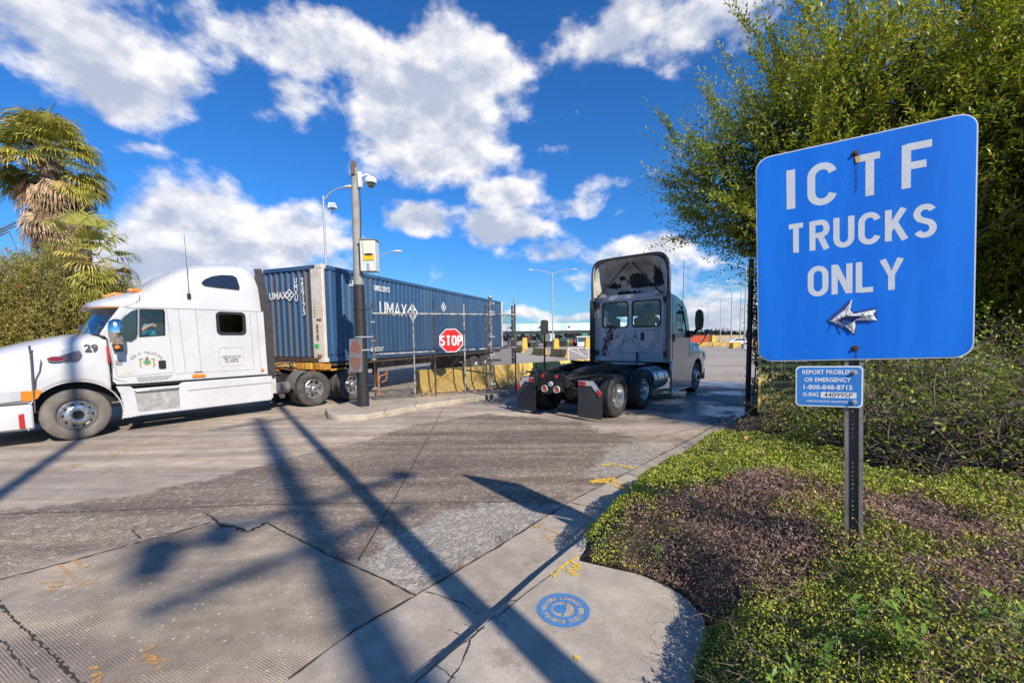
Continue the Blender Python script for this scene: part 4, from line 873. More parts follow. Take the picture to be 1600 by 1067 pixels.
for px, pt, Y, kind, lab, arm in ((1106, 478, 150, 'cross', 'farthest thin lamp mast right of the truck mirror', 2.2), (1125, 466, 125, 'cross', 'lamp mast with a straight cross arm, between the farthest mast and the single-armed lamp', 2.6), (1142, 449, 88, 'left', 'lamp with one long arm reaching toward the truck', 4.2), (1156, 443, 92, 'double', 'double-armed lamp just left of the dark gate post', 2.8), (1163, 416, 60, 'left', 'tall lamp half hidden by the tree leaves over the gate post', 3.2), (880, 500, 210, 'cross', 'tiny lamp mast just above the toll canopy', 2.)):
    lamp(px, 540, pt, Y, kind, lab, arm=arm)
def toll():
    Y = 104; x0 = at(778, 520, Y).x; x1 = x0+46; root = empty('toll_canopy', (x0, Y, 0), label='long white canopy of the truck checkpoint with dark beam and columns', cat='canopy')
    zt = at(850, 505.5, Y).z; zb = at(850, 517, Y).z
    fm = bpy.data.materials.new('canopy_fascia'); fm.use_nodes = True; n = NT(fm.node_tree); b = n.n['Principled BSDF']; tc = n.new('ShaderNodeTexCoord').outputs['Object']
    n.l.new(n.mix(n.ramp(n.noise(n.mapping(tc, (1, 0, 0)), .35, 4, .7), .45, .55), (.72, .76, .77), (.45, .62, .66)), b.inputs['Base Color'])
    mb = MB(); mb.box((23, 5, (zt+zb)/2), (46, 12, zt-zb)); mb.build('fascia', fm, root)
    mb = MB(); mb.box((23, 5, zb-.35), (45.6, 11.6, .7)); mb.build('beam', mat('canopy_beam', (.04, .045, .055), .6), root)
    cm = mat('canopy_column', (.035, .045, .07), .6)
    for k in range(13):
        x = 2.6+k*3.6
        mb = MB(); mb.box((x, .5, (zb-.7)/2), (.5, .5, zb-.7)); mb.build('column', cm, root)
        if k % 2 == 0: mb = MB(); mb.prism([(x+.3, zb+.9), (x+.9, zb+.9), (x+.9, zb+1.3), (x+.6, zb+.6)][::1], -1.15, -1.10, frameT((0, 0, 0), (1, 0, 0), (0, 0, 1), (0, 1, 0))); mb.build('lane_sign', mat('lane_sign_green', (.02, .12, .14), .6), root)
toll()
# booths, loaders and small vehicles under the canopy
def booth(px, Y, w, col, lab, cat='booth', h=2.6):
    p = at(px, 530, Y); root = empty('checkpoint_booth', (p.x, Y, 0), label=lab, cat=cat); m = mat('booth_%s' % cat.replace(' ', '_')+str(px % 97), col, .5, var=.2)
    mb = MB(); mb.box((0, 0, .5), (w, 2, 1.0)); mb.build('base_wall', m, root, bevel=.03); mb = MB(); mb.box((0, 0, 1.5), (w*.94, 1.9, 1.0)); mb.build('window_band', mat('booth_glass', (.05, .08, .10), .15), root)
    for s in (-1, 1): mb = MB(); mb.box((s*w*.48, -.97, 1.5), (.1, .1, 1.0)); mb.build('corner_frame', m, root)
    mb = MB(); mb.box((0, 0, h-.45), (w*1.15, 2.4, .3)); mb.build('roof', m, root, bevel=.03)
booth(885, 98, 3.2, (.05, .05, .06), 'large dark booth under the canopy, right of the lamp', h=3.6); booth(912, 96, 3.2, (.62, .62, .6), 'white booth under the canopy next to the truck cab'); booth(803, 100, 1.6, (.06, .06, .07), 'narrow dark booth at the container end of the canopy')
booth(823, 100, 1.5, (.35, .06, .05), 'narrow maroon booth under the canopy')
def small_vehicle(px, Y, kind, lab, rz=0., col=(.6, .6, .6), pyb=None):
    p = at(px, 530, Y); root = empty('yard_tractor' if kind == 'tractor' else 'car', (p.x, Y, 0), rz, label=lab, cat='tractor' if kind == 'tractor' else 'car'); m = mat('veh_%d' % px, col, .4, coat=.5)
    if kind == 'tractor':
        mb = MB(); mb.box((0, 0, 1.0), (5.2, 1.1, .35)); mb.build('chassis', darkm, root, bevel=.03); mb = MB(); mb.box((1.4, 0, 2.1), (1.7, 1.9, 1.8), taper=.9); mb.build('cab', m, root, bevel=.08); mb = MB(); mb.box((2.1, 0, 2.35), (.5, 1.7, .9)); mb.build('windscreen', mat('booth_glass'), root); wx = (-1.9, -.9, 1.9); R = .5
    else:
        prof = [(-2.2, .35), (-2.25, .8), (-1.6, .95), (-.9, 1.45), (.6, 1.45), (1.3, .95), (2.15, .8), (2.2, .35)]
        mb = MB(); mb.prism(prof, -.85, .85, Matrix.Rotation(rad(90), 4, 'X')); mb.build('body', m, root, bevel=.06); mb = MB(); mb.prism([(-1.35, .97), (-.85, 1.38), (.55, 1.38), (1.1, .97)], -.87, .87, Matrix.Rotation(rad(90), 4, 'X')); mb.build('windows', mat('booth_glass'), root); wx = (-1.35, 1.35); R = .34
    for x in wx:
        for s in (-1, 1): mb = MB(); mb.cyl((x, s*.8-.12, R), (x, s*.8+.12, R), R, n=16); mb.build('wheel', rubber_dark, root)
small_vehicle(842, 92, 'tractor', 'dark yard tractor with yellow lamps under the canopy left of the board', .3, (.10, .12, .06)); small_vehicle(870, 96, 'tractor', 'white yard tractor half behind the lamp pole', 2.9, (.65, .66, .68)); small_vehicle(1152, 80, 'car', 'white pickup parked by the far barriers near the gate post', .1, (.75, .76, .78)); small_vehicle(903, 100, 'tractor', 'green yard tractor beneath the canopy beside the white booth', .2, (.03, .16, .09))
def worker(px, Y, lab, col):
    p = at(px, 530, Y); root = empty('person', (p.x, Y, 0), label=lab, cat='person')
    me = bpy.data.meshes.new('body'); V_ = [(0, 0, .95), (0, 0, 1.2), (0, 0, 1.42), (0, 0, 1.52), (0, 0, 1.66), (.12, 0, .9), (.14, .03, .5), (.14, 0, .06), (-.12, 0, .9), (-.14, -.05, .5), (-.15, 0, .06), (.2, 0, 1.4), (.27, .02, 1.12), (.26, -.1, .88), (-.2, 0, 1.4), (-.27, .02, 1.12), (-.26, -.1, .88)]
    me.from_pydata(V_, [(0, 1), (1, 2), (2, 3), (3, 4), (0, 5), (5, 6), (6, 7), (0, 8), (8, 9), (9, 10), (2, 11), (11, 12), (12, 13), (2, 14), (14, 15), (15, 16)], [])
    o = link('body', me, col, root); sk = o.modifiers.new('skin', 'SKIN'); rs = [.15, .15, .16, .06, .11, .1, .075, .05, .1, .075, .05, .07, .05, .035, .07, .05, .035]
    for i, r_ in enumerate(rs): me.skin_vertices[0].data[i].radius = (r_, r_*.8); me.skin_vertices[0].data[i].use_root = i == 0
    o.modifiers.new('sub', 'SUBSURF').levels = 1
worker(888, 90, 'worker in a green vest standing under the canopy', mat('hi_vis_green', (.10, .45, .08), .8)); worker(893, 91, 'worker in a red vest beside the one in green', mat('hi_vis_red', (.6, .06, .04), .8))
# far barriers
def place_bar(px, py, Y_ang, L, lab, m=barf):
    x, y = G(px, py, 0); barrier((x, y, 0), Y_ang, L, lab, m, 'far concrete barriers in the yard', px)
x, y = G(893, 560, 0); x2, y2 = G(802, 550, 0)
place_bar(887, 559, math.atan2(y2-y, x2-x), 4.6, 'long brownish barrier in the yard left of the white frame gate'); place_bar(853, 556, math.atan2(y2-y, x2-x), 4.6, 'brownish barrier behind the dark board on its post'); place_bar(818, 551.5, math.atan2(y2-y, x2-x), 5, 'brownish barrier close to the end of the blue container')
def block(px, pyb, w, h, lab):
    x, y = G(px, pyb, 0); root = empty('barrier_block', (x, y, 0), label=lab, cat='barrier', group='upright yellow barrier ends'); s = y/650
    mb = MB(); mb.prism([(-w*s/2, 0), (w*s/2, 0), (w*s*.36, h*s), (-w*s*.36, h*s)], -.6, .6, Matrix.Rotation(rad(90), 4, 'X')); mb.build('block', mat('bright_block_yellow', (.70, .46, .06), .7, var=.15), root, bevel=.02)
    mb = MB(); mb.box((0, 0, .06), (w*s*1.1, 1.5, .12)); mb.build('footing', barf, root)
block(820, 546, 9, 18, 'upright yellow barrier end between the container and the board'); block(869, 546, 9, 17, 'upright yellow barrier end at the foot of the double lamp'); block(918, 546, 9, 18, 'upright yellow barrier end touching the truck cab outline'); block(806, 538, 6, 7, 'small yellow block by the container end'); block(880, 540, 5, 6, 'small yellow block under the canopy')
block(1113, 540, 7, 16, 'tall yellow block beyond the truck mirror'); block(1145, 544, 6, 8, 'low yellow block at the end of the right-hand barrier'); block(1090, 544, 4, 8, 'yellow block peeping out beside the truck hood')
for px, L, lab in ((1094, 4.6, 'brown barrier behind the truck mirror arm'), (1113, 5.0, 'brown barrier between the tall and the low yellow block'), (1148, 4.0, 'brown barrier beside the dark gate post')): place_bar(px, 541.5 if px != 1148 else 540, rad(-4), L, lab)
def frame_gate():
    a = at(888, 560, 36); b_ = at(919, 558, 36); root = empty('swing_frame', (a.x, 36, 0), label='small white tubular frame gate with diagonal brace in the yard', cat='gate'); W = b_.x-a.x; m = mat('white_tube', (.62, .62, .6), .5)
    for nm, P in (('post', [(0, 0, 0), (0, 0, 1.1)]), ('post', [(W, 0, 0), (W, 0, 1.05)]), ('rail', [(0, 0, 1.05), (W, 0, 1.0)]), ('brace', [(0, 0, .98), (W*.9, 0, .25)]), ('brace', [(W*.45, 0, .98), (W*.75, 0, .35)])): mb = MB(); mb.tube(P, .045 if nm == 'post' else .03, 8); mb.build(nm, m, root)
frame_gate()
def far_box(px, Y, L, h, col, lab):
    p = at(px, 530, Y); root = empty('shipping_container', (p.x, Y, 0), rad(-8), label=lab, cat='container'); m = mat('box_%d' % px, col, .6, var=.2); mb = MB(); mb.box((0, 0, h/2+.1), (L, 2.4, h)); mb.build('body', m, root, bevel=.04)
    mb = MB()
    for i in range(int(L/.6)): mb.box((-L/2+.3+i*.6, -1.23, h/2), (.2, .06, h*.9))
    mb.build('ribs', m, root); mb = MB(); mb.box((0, 0, h+.14), (L, 2.44, .08)); mb.build('roof_rail', m, root)
far_box(1093, 120, 7, 2.0, (.55, .09, .04), 'orange red container on the ground beyond the truck mirror'); far_box(1132, 150, 12, 2.0, (.55, .42, .22), 'tan container behind the far barriers')
# pylons and tree line at the edge of the yard
def pylon(px, pt, Y, lab):
    t = at(px, pt, Y); root = empty('transmission_tower', (t.x, Y, 0), label=lab, cat='pylon', group='lattice pylons on the horizon'); m = mat('pylon_grey', (.16, .18, .21), .7); Hh = t.z; mb = MB()
    for sx, sy in ((-1, -1), (1, -1), (1, 1), (-1, 1)): mb.tube([(sx*3, sy*3, 0), (sx*.8, sy*.8, Hh*.7), (0, 0, Hh)], .16, 4)
    for k in range(5):
        z = Hh*.14*k; w = 3-2.2*z/(Hh*.7); z2 = z+Hh*.14; w2 = 3-2.2*z2/(Hh*.7)
        for s in (-1, 1): mb.tube([(-w, s*w, z), (w2, s*w2, z2)], .09, 3); mb.tube([(w, s*w, z), (-w2, s*w2, z2)], .09, 3)
    mb.build('lattice', m, root)
    for z in (.72, .85): mb = MB(); mb.tube([(-4.5, 0, Hh*z), (0, 0, Hh*z+.9), (4.5, 0, Hh*z)], .16, 4); mb.build('crossarm', m, root)
for k, (px, pt, Y) in enumerate(((1112, 513, 420), (1119, 512, 400), (1130, 511, 390), (1137, 512, 430), (1143, 513, 450), (1101, 515, 460), (1086, 514, 420))): pylon(px, pt, Y, 'lattice pylon on the horizon, number %s from the truck side' % ['third', 'fourth', 'fifth', 'sixth', 'last', 'second', 'first'][k])
def treeline():
    N = 26000; Xc = rng.uniform(-260, 620, N); h = 3.0+4.0*vnoise(Xc, Xc*0, 14, 70); z = h*rng.random(N)**.6; Yc = 330+rng.normal(size=N)*3
    pos = np.stack([Xc, Yc, z], -1); ax = rng.normal(size=(N, 3)); up = rng.normal(size=(N, 3)); col = np.array([.05, .065, .05])*(.7+.6*rng.random((N, 1)))
    leaf_mesh('far_trees', pos, ax, up, 1.5+rng.random(N), 1.0+rng.random(N)*.6, col, leafm, kind='stuff', label='dark far-off tree line along the edge of the yard', cat='trees')
treeline()
# ================================================================== vehicles
def plane_pt(px, py, org, ang):
    """measured point on an upright plane through org that runs along ang (from +Y to the right): (distance along, height)"""
    d = ray(px, py); n = np.array([math.cos(ang), -math.sin(ang), 0]); a = np.array([math.sin(ang), math.cos(ang), 0]); o = np.array([0, 0, H]); g = np.array([org[0], org[1], 0])
    t = ((g-o)@n)/(d@n); p = o+t*d; return float((p-g)@a), float(p[2])
def wheel(root, x, y, R=.51, side=1, dual=False, tyre=rubber, rimm=alu, w=.28, name='wheel', holes=10, concave=False):
    """side +1: outer face towards +y. wheel > tyre, rim, hub"""
    e = bpy.data.objects.new(name, None); COL.objects.link(e); e.parent = root; e.location = (x, y, R); e.empty_display_size = .1
    if side < 0: e.rotation_euler = (0, 0, math.pi)
    r = R; W = w/2
    def tyre_mesh(yc):
        prof = [(-W*.72, r*.56), (-W*.98, r*.62), (-W*1.06, r*.74), (-W*1.05, r*.86), (-W*.93, r*.955), (-W*.80, r*.985)]
        tread = []
        for k in range(5): a = -W*.8+k*W*.4; tread += [(a, r), (a+W*.30, r), (a+W*.31, r*.975), (a+W*.385, r*.975)]
        tread = [t for t in tread if t[0] < W*.80]
        prof2 = prof+tread+[(-a, b) for a, b in prof[::-1]]
        mb = MB(); mb.lathe([(a+yc, b) for a, b in prof2], 56, 'Y', close=True); return mb
    mb = tyre_mesh(-W); mb.build('tyre', tyre, e, smooth=45)
    if dual: mb = tyre_mesh(-W-w*1.18); mb.build('inner_tyre', tyre, e, smooth=45)
    rr_ = r*.565
    mb = MB()
    if concave: prof = [(0.0, rr_), (.005, rr_*.97), (-.02, rr_*.93), (-.10, rr_*.88), (-.155, rr_*.78), (-.165, rr_*.5), (-.16, rr_*.34)]
    else: prof = [(0.01, rr_), (.02, rr_*.96), (-.01, rr_*.90), (-.02, rr_*.86), (.03, rr_*.80), (.075, rr_*.62), (.085, rr_*.45), (.08, rr_*.34)]
    mb.lathe([(a-.01, b) for a, b in prof]+[((-.2 if concave else .05), .001)], 40, 'Y', cap=False); mb.mats = [rimm]; mb.mat(dark)
    yh = -.150 if concave else .052
    for k in range(holes):
        a = 2*math.pi*k/holes; c = Vector((rr_*.70*math.cos(a), yh-.012, rr_*.70*math.sin(a))); tilt = .22 if not concave else .02
        n_ = Vector((math.cos(a)*tilt, 1, math.sin(a)*tilt)).normalized(); mb.cyl(c-n_*.006, c+n_*.008, .031, n=12)
    mb.build('rim', None, e, smooth=35)
    mb = MB(); yb = -.16 if concave else .07
    for k in range(10): a = 2*math.pi*(k+.5)/10; mb.cyl((rr_*.47*math.cos(a), yb, rr_*.47*math.sin(a)), (rr_*.47*math.cos(a), yb+.045, rr_*.47*math.sin(a)), .015, .013, 6)
    mb.build('lug_nuts', chrome if not concave else galv, e, smooth=None)
    mb = MB()
    if concave: mb.lathe([(-.17, .11), (-.06, .10), (.0, .088), (.015, .06), (.018, .001)], 24, 'Y'); hm = alu
    else: mb.lathe([(.06, .085), (.12, .075), (.135, .06), (.13, .04), (.135, .001)], 20, 'Y'); hm = darkm
    mb.build('hub', hm, e, smooth=40)
    return e
def panelT(y, side): return frameT((0, y, 0), (-1, 0, 0), (0, 0, 1)) if side > 0 else frameT((0, y, 0), (-1, 0, 0), (0, 0, 1), (0, -1, 0))

def white_truck():
    A = rad(36); org = G(120, 688); fw = Vector((-math.sin(A), -math.cos(A), 0)); lf = Vector((-fw.y, fw.x, 0)); O = Vector((*org, 0))-lf*1.22
    root = empty('semi_truck', tuple(O), math.atan2(fw.y, fw.x), label='white sleeper cab truck numbered 29, hitched to the blue container, driver in teal', cat='truck')
    S = lambda px, py: plane_pt(px, py, org, A)
    SL = lambda L: [S(*p) for p in L]
    def side(name, polys, th, m, y=1.20, both=True, sd=1, bev=0., par=None, **kw):
        o = link(name, shape(polys, th, panelT(y, 1), bev=bev), m, par or root, smooth=30, **kw)
        if both: link(name, shape(polys, th, panelT(-y, 1), bev=bev), m, root, smooth=30)
        return o
    # --- lower body of cab and sleeper
    door = [(.685, 1.21), (.625, 1.62), (.60, 2.00), (.66, 2.18), (.93, 2.655), (1.575, 2.67), (1.60, 2.2), (1.64, 1.245)]
    vent = SL([(215.5, 483), (206, 486), (195, 494), (188, 502), (187.5, 515), (190, 527), (195, 533.5), (206, 534), (213, 529), (215.5, 522)])
    win = SL([(219.5, 483.5), (255, 484.5), (256.8, 488), (257.5, 523), (219.5, 525.6)])
    sw = rr(2.555, 2.115, 3.175, 2.655, .09, 5)
    body = [(.60, 1.14), (.62, 1.5), (.57, 2.02), (.50, 2.13), (.84, 2.69), (3.63, 2.715), (3.66, 1.05), (1.70, 1.05), (1.0, 1.05), (.66, 1.06)]
    inset = lambda P, d: scalep(P, d)
    side('cab_side', [body, inset(door, -.007), sw], .04, white, 1.18)
    side('door', [door, vent, win], .04, white, 1.184)
    link('sleeper_window_glass', shape([sw], .006, panelT(1.176, 1)), glass_d, root)
    link('window_frame', shape([rr(2.535, 2.095, 3.195, 2.675, .11, 6), rr(2.60, 2.16, 3.13, 2.61, .07, 5)], .03, panelT(1.198, 1)), blackp, root)
    d_g = link('door_glass', shape([win], .005, panelT(1.175, 1)), glass, root); link('vent_glass', shape([vent], .005, panelT(1.175, 1)), glass_d, root)
    link('window_trim', shape([scalep(win, -.014), scalep(win, .006)], .02, panelT(1.200, 1)), blackp, root); link('vent_trim', shape([scalep(vent, -.014), scalep(vent, .006)], .02, panelT(1.200, 1)), mat('vent_trim', (.35, .35, .37), .3, metal=.6), root)
    # seams
    gm = mat('panel_gap', (.18, .18, .18), .8)
    for P in ([(1.86, 1.20), (1.80, 2.69)], [(2.17, 1.22), (2.13, 2.70)], [(3.33, 1.20), (3.30, 2.71)], [(1.66, 1.205), (3.35, 1.20)], [(3.50, 1.08), (3.46, 2.71)]):
        mb = MB(); mb.tube([(-s, 1.2005, z) for s, z in P], .0045, 4); mb.build('panel_seam', gm, root, smooth=None)
    mb = MB(); mb.tube([(-s, 1.2005, z) for s, z in [(.84, 2.685), (1.6, 2.70), (3.62, 2.715)]], .007, 4); mb.build('roof_seam', gm, root, smooth=None)
    # locker door outline, handle, vents
    lk = rr(2.55, 1.33, 3.10, 1.79, .09, 5)
    mb = MB(); mb.tube([(-s, 1.202, z) for s, z in lk+lk[:1]], .008, 5); mb.build('locker_outline', white_d, root, smooth=60)
    for k, (t_, z) in enumerate((('USDOT 377138', 1.55), ('MC 174294', 1.49), ('CA 398718', 1.43))): text(t_, .075, panelT(1.204, 1) @ Matrix.Translation((2.82, z, 0)), greyt, parent=root, off=.001, sx=.85, name='small_lettering')
    link('door_handle', shape([rr(1.37, 1.34, 1.50, 1.53, .025)], .02, panelT(1.21, 1)), blackp, root); link('badge', shape([rr(.665, 1.46, .77, 1.57, .01)], .006, panelT(1.208, 1)), mat('grey_badge', (.25, .24, .26), .4), root)
    link('step_vent', shape([[(.80+.12*math.cos(a/3), 1.305+.05*math.sin(a/3)) for a in range(19)]], .006, panelT(1.208, 1)), white_d, root)
    # door lettering and crest
    D = panelT(1.2065, 1)
    cxs, czs = S(230, 563); s_ = 'FOX\'S TRUCKING'
    ms = []
    for k, ch in enumerate(s_):
        if ch == ' ': continue
        a = rad(158-136*k/(len(s_)-1)); cu = bpy.data.curves.new('t', 'FONT'); cu.body = ch; cu.size = .085; cu.align_x = 'CENTER'; cu.align_y = 'CENTER'
        o = bpy.data.objects.new('t', cu); me = bpy.data.meshes.new_from_object(o); bpy.data.objects.remove(o); bpy.data.curves.remove(cu)
        me.transform(D @ Matrix.Translation((cxs+.265*math.cos(a), czs-.03+.19*math.sin(a), 0)) @ Matrix.Rotation((a-math.pi/2)*.8, 4, 'Z')); ms.append(me)
    link('door_lettering', join_meshes(ms), greyt, root)
    gold = mat('crest_gold', (.45, .33, .10), .6, var=.4, vscale=40); grn = mat('crest_green', (.02, .28, .18), .6)
    link('crest_shield', shape([[(cxs+.07*math.cos(a/3), czs-.045+.07*math.sin(a/3)) for a in range(19)]], .001, D), gold, root); link('crest_centre', shape([rr(cxs-.045, czs-.07, cxs+.045, czs-.005, .005)], .001, D @ Matrix.Translation((0, 0, .001))), grn, root)
    for sx in (-1, 1):
        mb = MB(); mb.tube([(-(cxs+sx*.07), 1.207, czs+.03), (-(cxs+sx*.12), 1.208, czs+.04), (-(cxs+sx*.11), 1.207, czs-.04), (-(cxs+sx*.125), 1.208, czs-.10), (-(cxs+sx*.09), 1.207, czs-.16)], [.014, .02, .012, .016, .008], 6); mb.build('crest_scroll', gold, root)
    mb = MB(); mb.tube([(-cxs, 1.207, czs+.03), (-cxs, 1.208, czs+.08)], [.03, .014], 6); mb.build('crest_top', greyt, root)
    # --- roof cap: smooth loft over cab and sleeper
    prof = [(.44, 2.74, .25, 2.70), (.47, 2.79, .52, 2.66), (.54, 2.85, .80, 2.66), (.66, 2.91, .98, 2.67), (.80, 2.97, 1.08, 2.68), (1.0, 3.045, 1.15, 2.69), (1.2, 3.11, 1.17, 2.695), (1.4, 3.25, 1.18, 2.70), (1.6, 3.43, 1.185, 2.70), (1.85, 3.61, 1.19, 2.70), (2.1, 3.74, 1.19, 2.705), (2.4, 3.85, 1.19, 2.71), (2.75, 3.92, 1.19, 2.71), (3.1, 3.965, 1.19, 2.715), (3.38, 3.98, 1.19, 2.72), (3.54, 3.97, 1.18, 2.72), (3.62, 3.89, 1.15, 2.72)]
    rings = []
    for s, zt, W, zb in prof:
        R_ = []; p = 2.4+1.6*min(1, max(0, (s-.6)/1.6))
        # the cap narrows above the cab shoulder
        for k in range(33):
            a = math.pi*k/32; c, si = math.cos(a), math.sin(a); y = math.copysign(abs(c)**(2/p), c); z = si**(2/p)
            narrow = 1-.10*max(0, min(1, (s-1.0)))*z
            R_.append(Vector((-s+(.07*(z**2)*(zt-2.75) if s > 3.2 else 0)+(-.0), W*y*narrow, zb+(zt-zb)*z)))
        rings.append(R_)
    mb = MB(); mb.loft(rings); mb.build('roof_cap', white, root, smooth=50)
    mb = MB(); 
    mb.tube([(-.86, 1.16, 2.715), (-.95, 1.17, 2.76), (-1.07, 1.165, 2.80), (-1.14, 1.15, 2.86), (-1.15, 1.13, 2.96)], .006, 4); mb.build('visor_seam', blackp, root)
    # cap window (upper), pointed oval
    up = [(2.32, 3.36), (2.40, 3.44), (2.55, 3.52), (2.75, 3.57), (2.98, 3.585), (3.06, 3.54), (3.10, 3.33), (3.08, 3.27), (2.6, 3.29), (2.38, 3.31)]
    me = shape([scalep(up, -.02)], .012, panelT(1.135, 1)); me.transform(Matrix.Translation((0, 1.135, 3.42)) @ Matrix.Rotation(rad(9.0), 4, 'X') @ Matrix.Translation((0, -1.135, -3.42))); link('upper_window_trim', me, blackp, root)
    me = shape([up], .014, panelT(1.1405, 1)); me.transform(Matrix.Translation((0, 1.135, 3.42)) @ Matrix.Rotation(rad(9.0), 4, 'X') @ Matrix.Translation((0, -1.135, -3.42))); link('upper_window', me, mat('dark_glass', (.015, .018, .028), .08, coat=1.), root)
    # visor lights, roof markers
    pts = [(-.44, 0, 2.70), (-.47, .4, 2.69), (-.55, .78, 2.685), (-.70, 1.02, 2.685), (-.86, 1.15, 2.69)]
    mb = MB(); mb.tube([Vector(p)+Vector((.02, .01, 0)) for p in pts], .022, 8); mb.build('visor_light_strip', mat('amber_strip', (.55, .25, .08), .3, var=.5, vscale=60), root)
    for y in (-.7, -.35, 0, .35, .78):
        s0 = .95 if abs(y) < .7 else 1.15; z0 = 3.0 if abs(y) < .7 else 3.07
        mb = MB(); mb.loft([[Vector((-s0-x, y+w*math.cos(a*math.pi/4), z0+.025+h_*math.sin(a*math.pi/4))) for a in range(8)] for x, w, h_ in ((-.13, .02, .015), (-.05, .05, .045), (.08, .045, .04), (.22, .02, .012))]); mb.build('marker_light', amber, root, smooth=60)
    # --- windscreen and interior
    def wsurf(zf, dy=1.): return
    n = 16; lo = []; hi = []
    for k in range(n+1):
        y = -1.12+2.24*k/n; q = (y/1.12)**2; lo.append(Vector((-(.30+.24*q), y, 2.10))); hi.append(Vector((-(.62+.24*q), y*.99, 2.70)))
    mb = MB(); mb.loft([lo, [(a+b)/2+Vector((.03, 0, 0)) for a, b in zip(lo, hi)], hi], cap=False, closed=False); o = mb.build('windscreen', mk_glass('windscreen_glass', (.42, .55, .68), .04, 1.6), root, smooth=60)
    mb = MB(); mb.tube([Vector(p)+Vector((.015, 0, 0)) for p in lo], .03, 6); mb.build('windscreen_seal', blackp, root)
    for sgn in (1, -1): mb = MB(); mb.tube([(-.50, sgn*1.15, 2.09), (-.64, sgn*1.16, 2.35), (-.86, sgn*1.155, 2.70)], .045, 8); mb.build('pillar', white, root, smooth=60)
    mb = MB(); mb.box((-1.95, 0, 1.1), (2.9, 2.3, .08)); mb.box((-1.95, 0, 1.35), (.06, 2.3, .5)); mb.box((-.78, 0, 1.85), (.45, 2.1, .38)); mb.build('cab_floor', dark, root)
    mb = MB(); mb.box((-1.95, 0, 1.9), (.04, 2.3, 1.6)); mb.build('sleeper_curtain', mat('tan_curtain', (.05, .045, .04), .9), root)
    mb = MB(); mb.box((-3.60, 0, 2.4), (.05, 2.3, 2.6)); mb.build('rear_wall', white_d, root)
    mb = MB(); mb.box((-1.52, .62, 2.0), (.18, .5, .95)); mb.box((-1.52, .62, 2.55), (.14, .3, .2)); mb.build('seat', darkc, root, bevel=.05)
    mb = MB(); mb.lathe([(0, .20), (.02, .22), (.0, .24), (-.02, .22)], 24, 'Z', close=True, T=Matrix.Translation((-.98, .62, 2.12)) @ Matrix.Rotation(rad(-55), 4, 'Y')); mb.build('steering_wheel', blackp, root, smooth=60)
    # --- hood and fenders
    def arch(s): d = abs(s-.05); return .50+.68*math.sqrt(max(0, 1-(d/.66)**2)) if d < .66 else None
    tops = [(-1.55, 1.30, .55), (-1.48, 1.50, .78), (-1.38, 1.60, .92), (-1.2, 1.70, 1.04), (-1.0, 1.78, 1.10), (-.75, 1.88, 1.14), (-.5, 1.965, 1.165), (-.25, 2.04, 1.175), (0, 2.10, 1.18), (.25, 2.14, 1.18), (.45, 2.165, 1.18), (.57, 2.17, 1.175)]
    rings = []; s = -1.55
    while s <= .5701:
        zt = np.interp(s, [t[0] for t in tops], [t[1] for t in tops]); W = np.interp(s, [t[0] for t in tops], [t[2] for t in tops])
        zb = arch(s); zb = .82 if zb is None and s < 0 else zb if zb is not None else .60
        if zb is not None and s < -.4: zb = max(zb, .82) if s < -.56 else zb
        half = []
        for k in range(19):
            t = k/18
            # from the lower edge up over the shoulder to the middle line
            sh = .30 if zt-.30 > zb+.1 else .12
            if t < .42: q = t/.42; y = W+.02*math.sin(min(1, q*1.2)*math.pi)-.035*q*q; z = zb+(zt-sh-zb)*q
            else:
                q = (t-.42)/.58; z0_ = zt-sh; a = q*math.pi/2; y = (W-.035)*(math.cos(a)**.62); z = z0_+(zt-z0_)*(math.sin(a)**.80)
            half.append(Vector((-s, y, z)))
        rings.append(half+[Vector((v.x, -v.y, v.z)) for v in half[-2::-1]]); s += .04
    mb = MB(); mb.loft(rings, cap=False, closed=False); mb.loft([rings[0], [Vector((v.x-.02, v.y*.9, .85+(v.z-.85)*.8)) for v in rings[0]]], cap=True, closed=True); o = mb.build('hood', white, root, smooth=55)
    md = o.modifiers.new('s', 'SOLIDIFY'); md.thickness = .02; md.offset = -1
    mb = MB(); mb.tube([(-(.05+.68*math.cos(a*math.pi/24)), 1.185, .49+.69*math.sin(a*math.pi/24)) for a in range(-2, 27)], .013, 6); mb.build('arch_lip', white_d, root, smooth=60)
    mb = MB(); mb.box((-.05, 0, .95), (1.30, 1.9, .55)); mb.build('wheel_well', dark, root)
    # hood cut line with the strap, cowl line, number, intake, lamp badge
    mb = MB(); P = [S(*p) for p in ((46, 540), (49, 565), (52, 600), (54, 628), (55, 645))]; mb.tube([(-s, 1.20+.0*z, z) for s, z in P], [.018, .014, .02, .016, .012], 6); mb.tube([(-s, 1.205, z) for s, z in [S(64, 562), S(62, 580), S(56, 592), S(54, 628)]], .008, 6); mb.build('hood_latch_strap', mat('worn_strap', (.12, .11, .13), .4, metal=.4), root, smooth=60)
    ov = S(87, 561); link('hood_badge', shape([[(ov[0]+.105*math.cos(a/3), ov[1]+.045*math.sin(a/3)) for a in range(19)]], .02, panelT(1.222, 1)), mat('red_badge', (.20, .012, .025), .4), root)
    link('hood_badge_rim', shape([[(ov[0]+.12*math.cos(a/3), ov[1]+.056*math.sin(a/3)) for a in range(19)]], .012, panelT(1.220, 1)), chrome, root)
    it = SL([(93, 556), (123, 547.5), (127, 551), (124, 560), (118, 564.5), (101, 565)]); link('air_intake', shape([it], .012, panelT(1.222, 1)), mat('intake_grey', (.14, .12, .15), .5, var=.3, vscale=30), root)
    text('29', .20, panelT(1.19, 1) @ Matrix.Translation((*S(143.5, 544), -.020)) @ Matrix.Rotation(rad(-20), 4, 'X'), blackt, parent=root, off=.008, name='number')
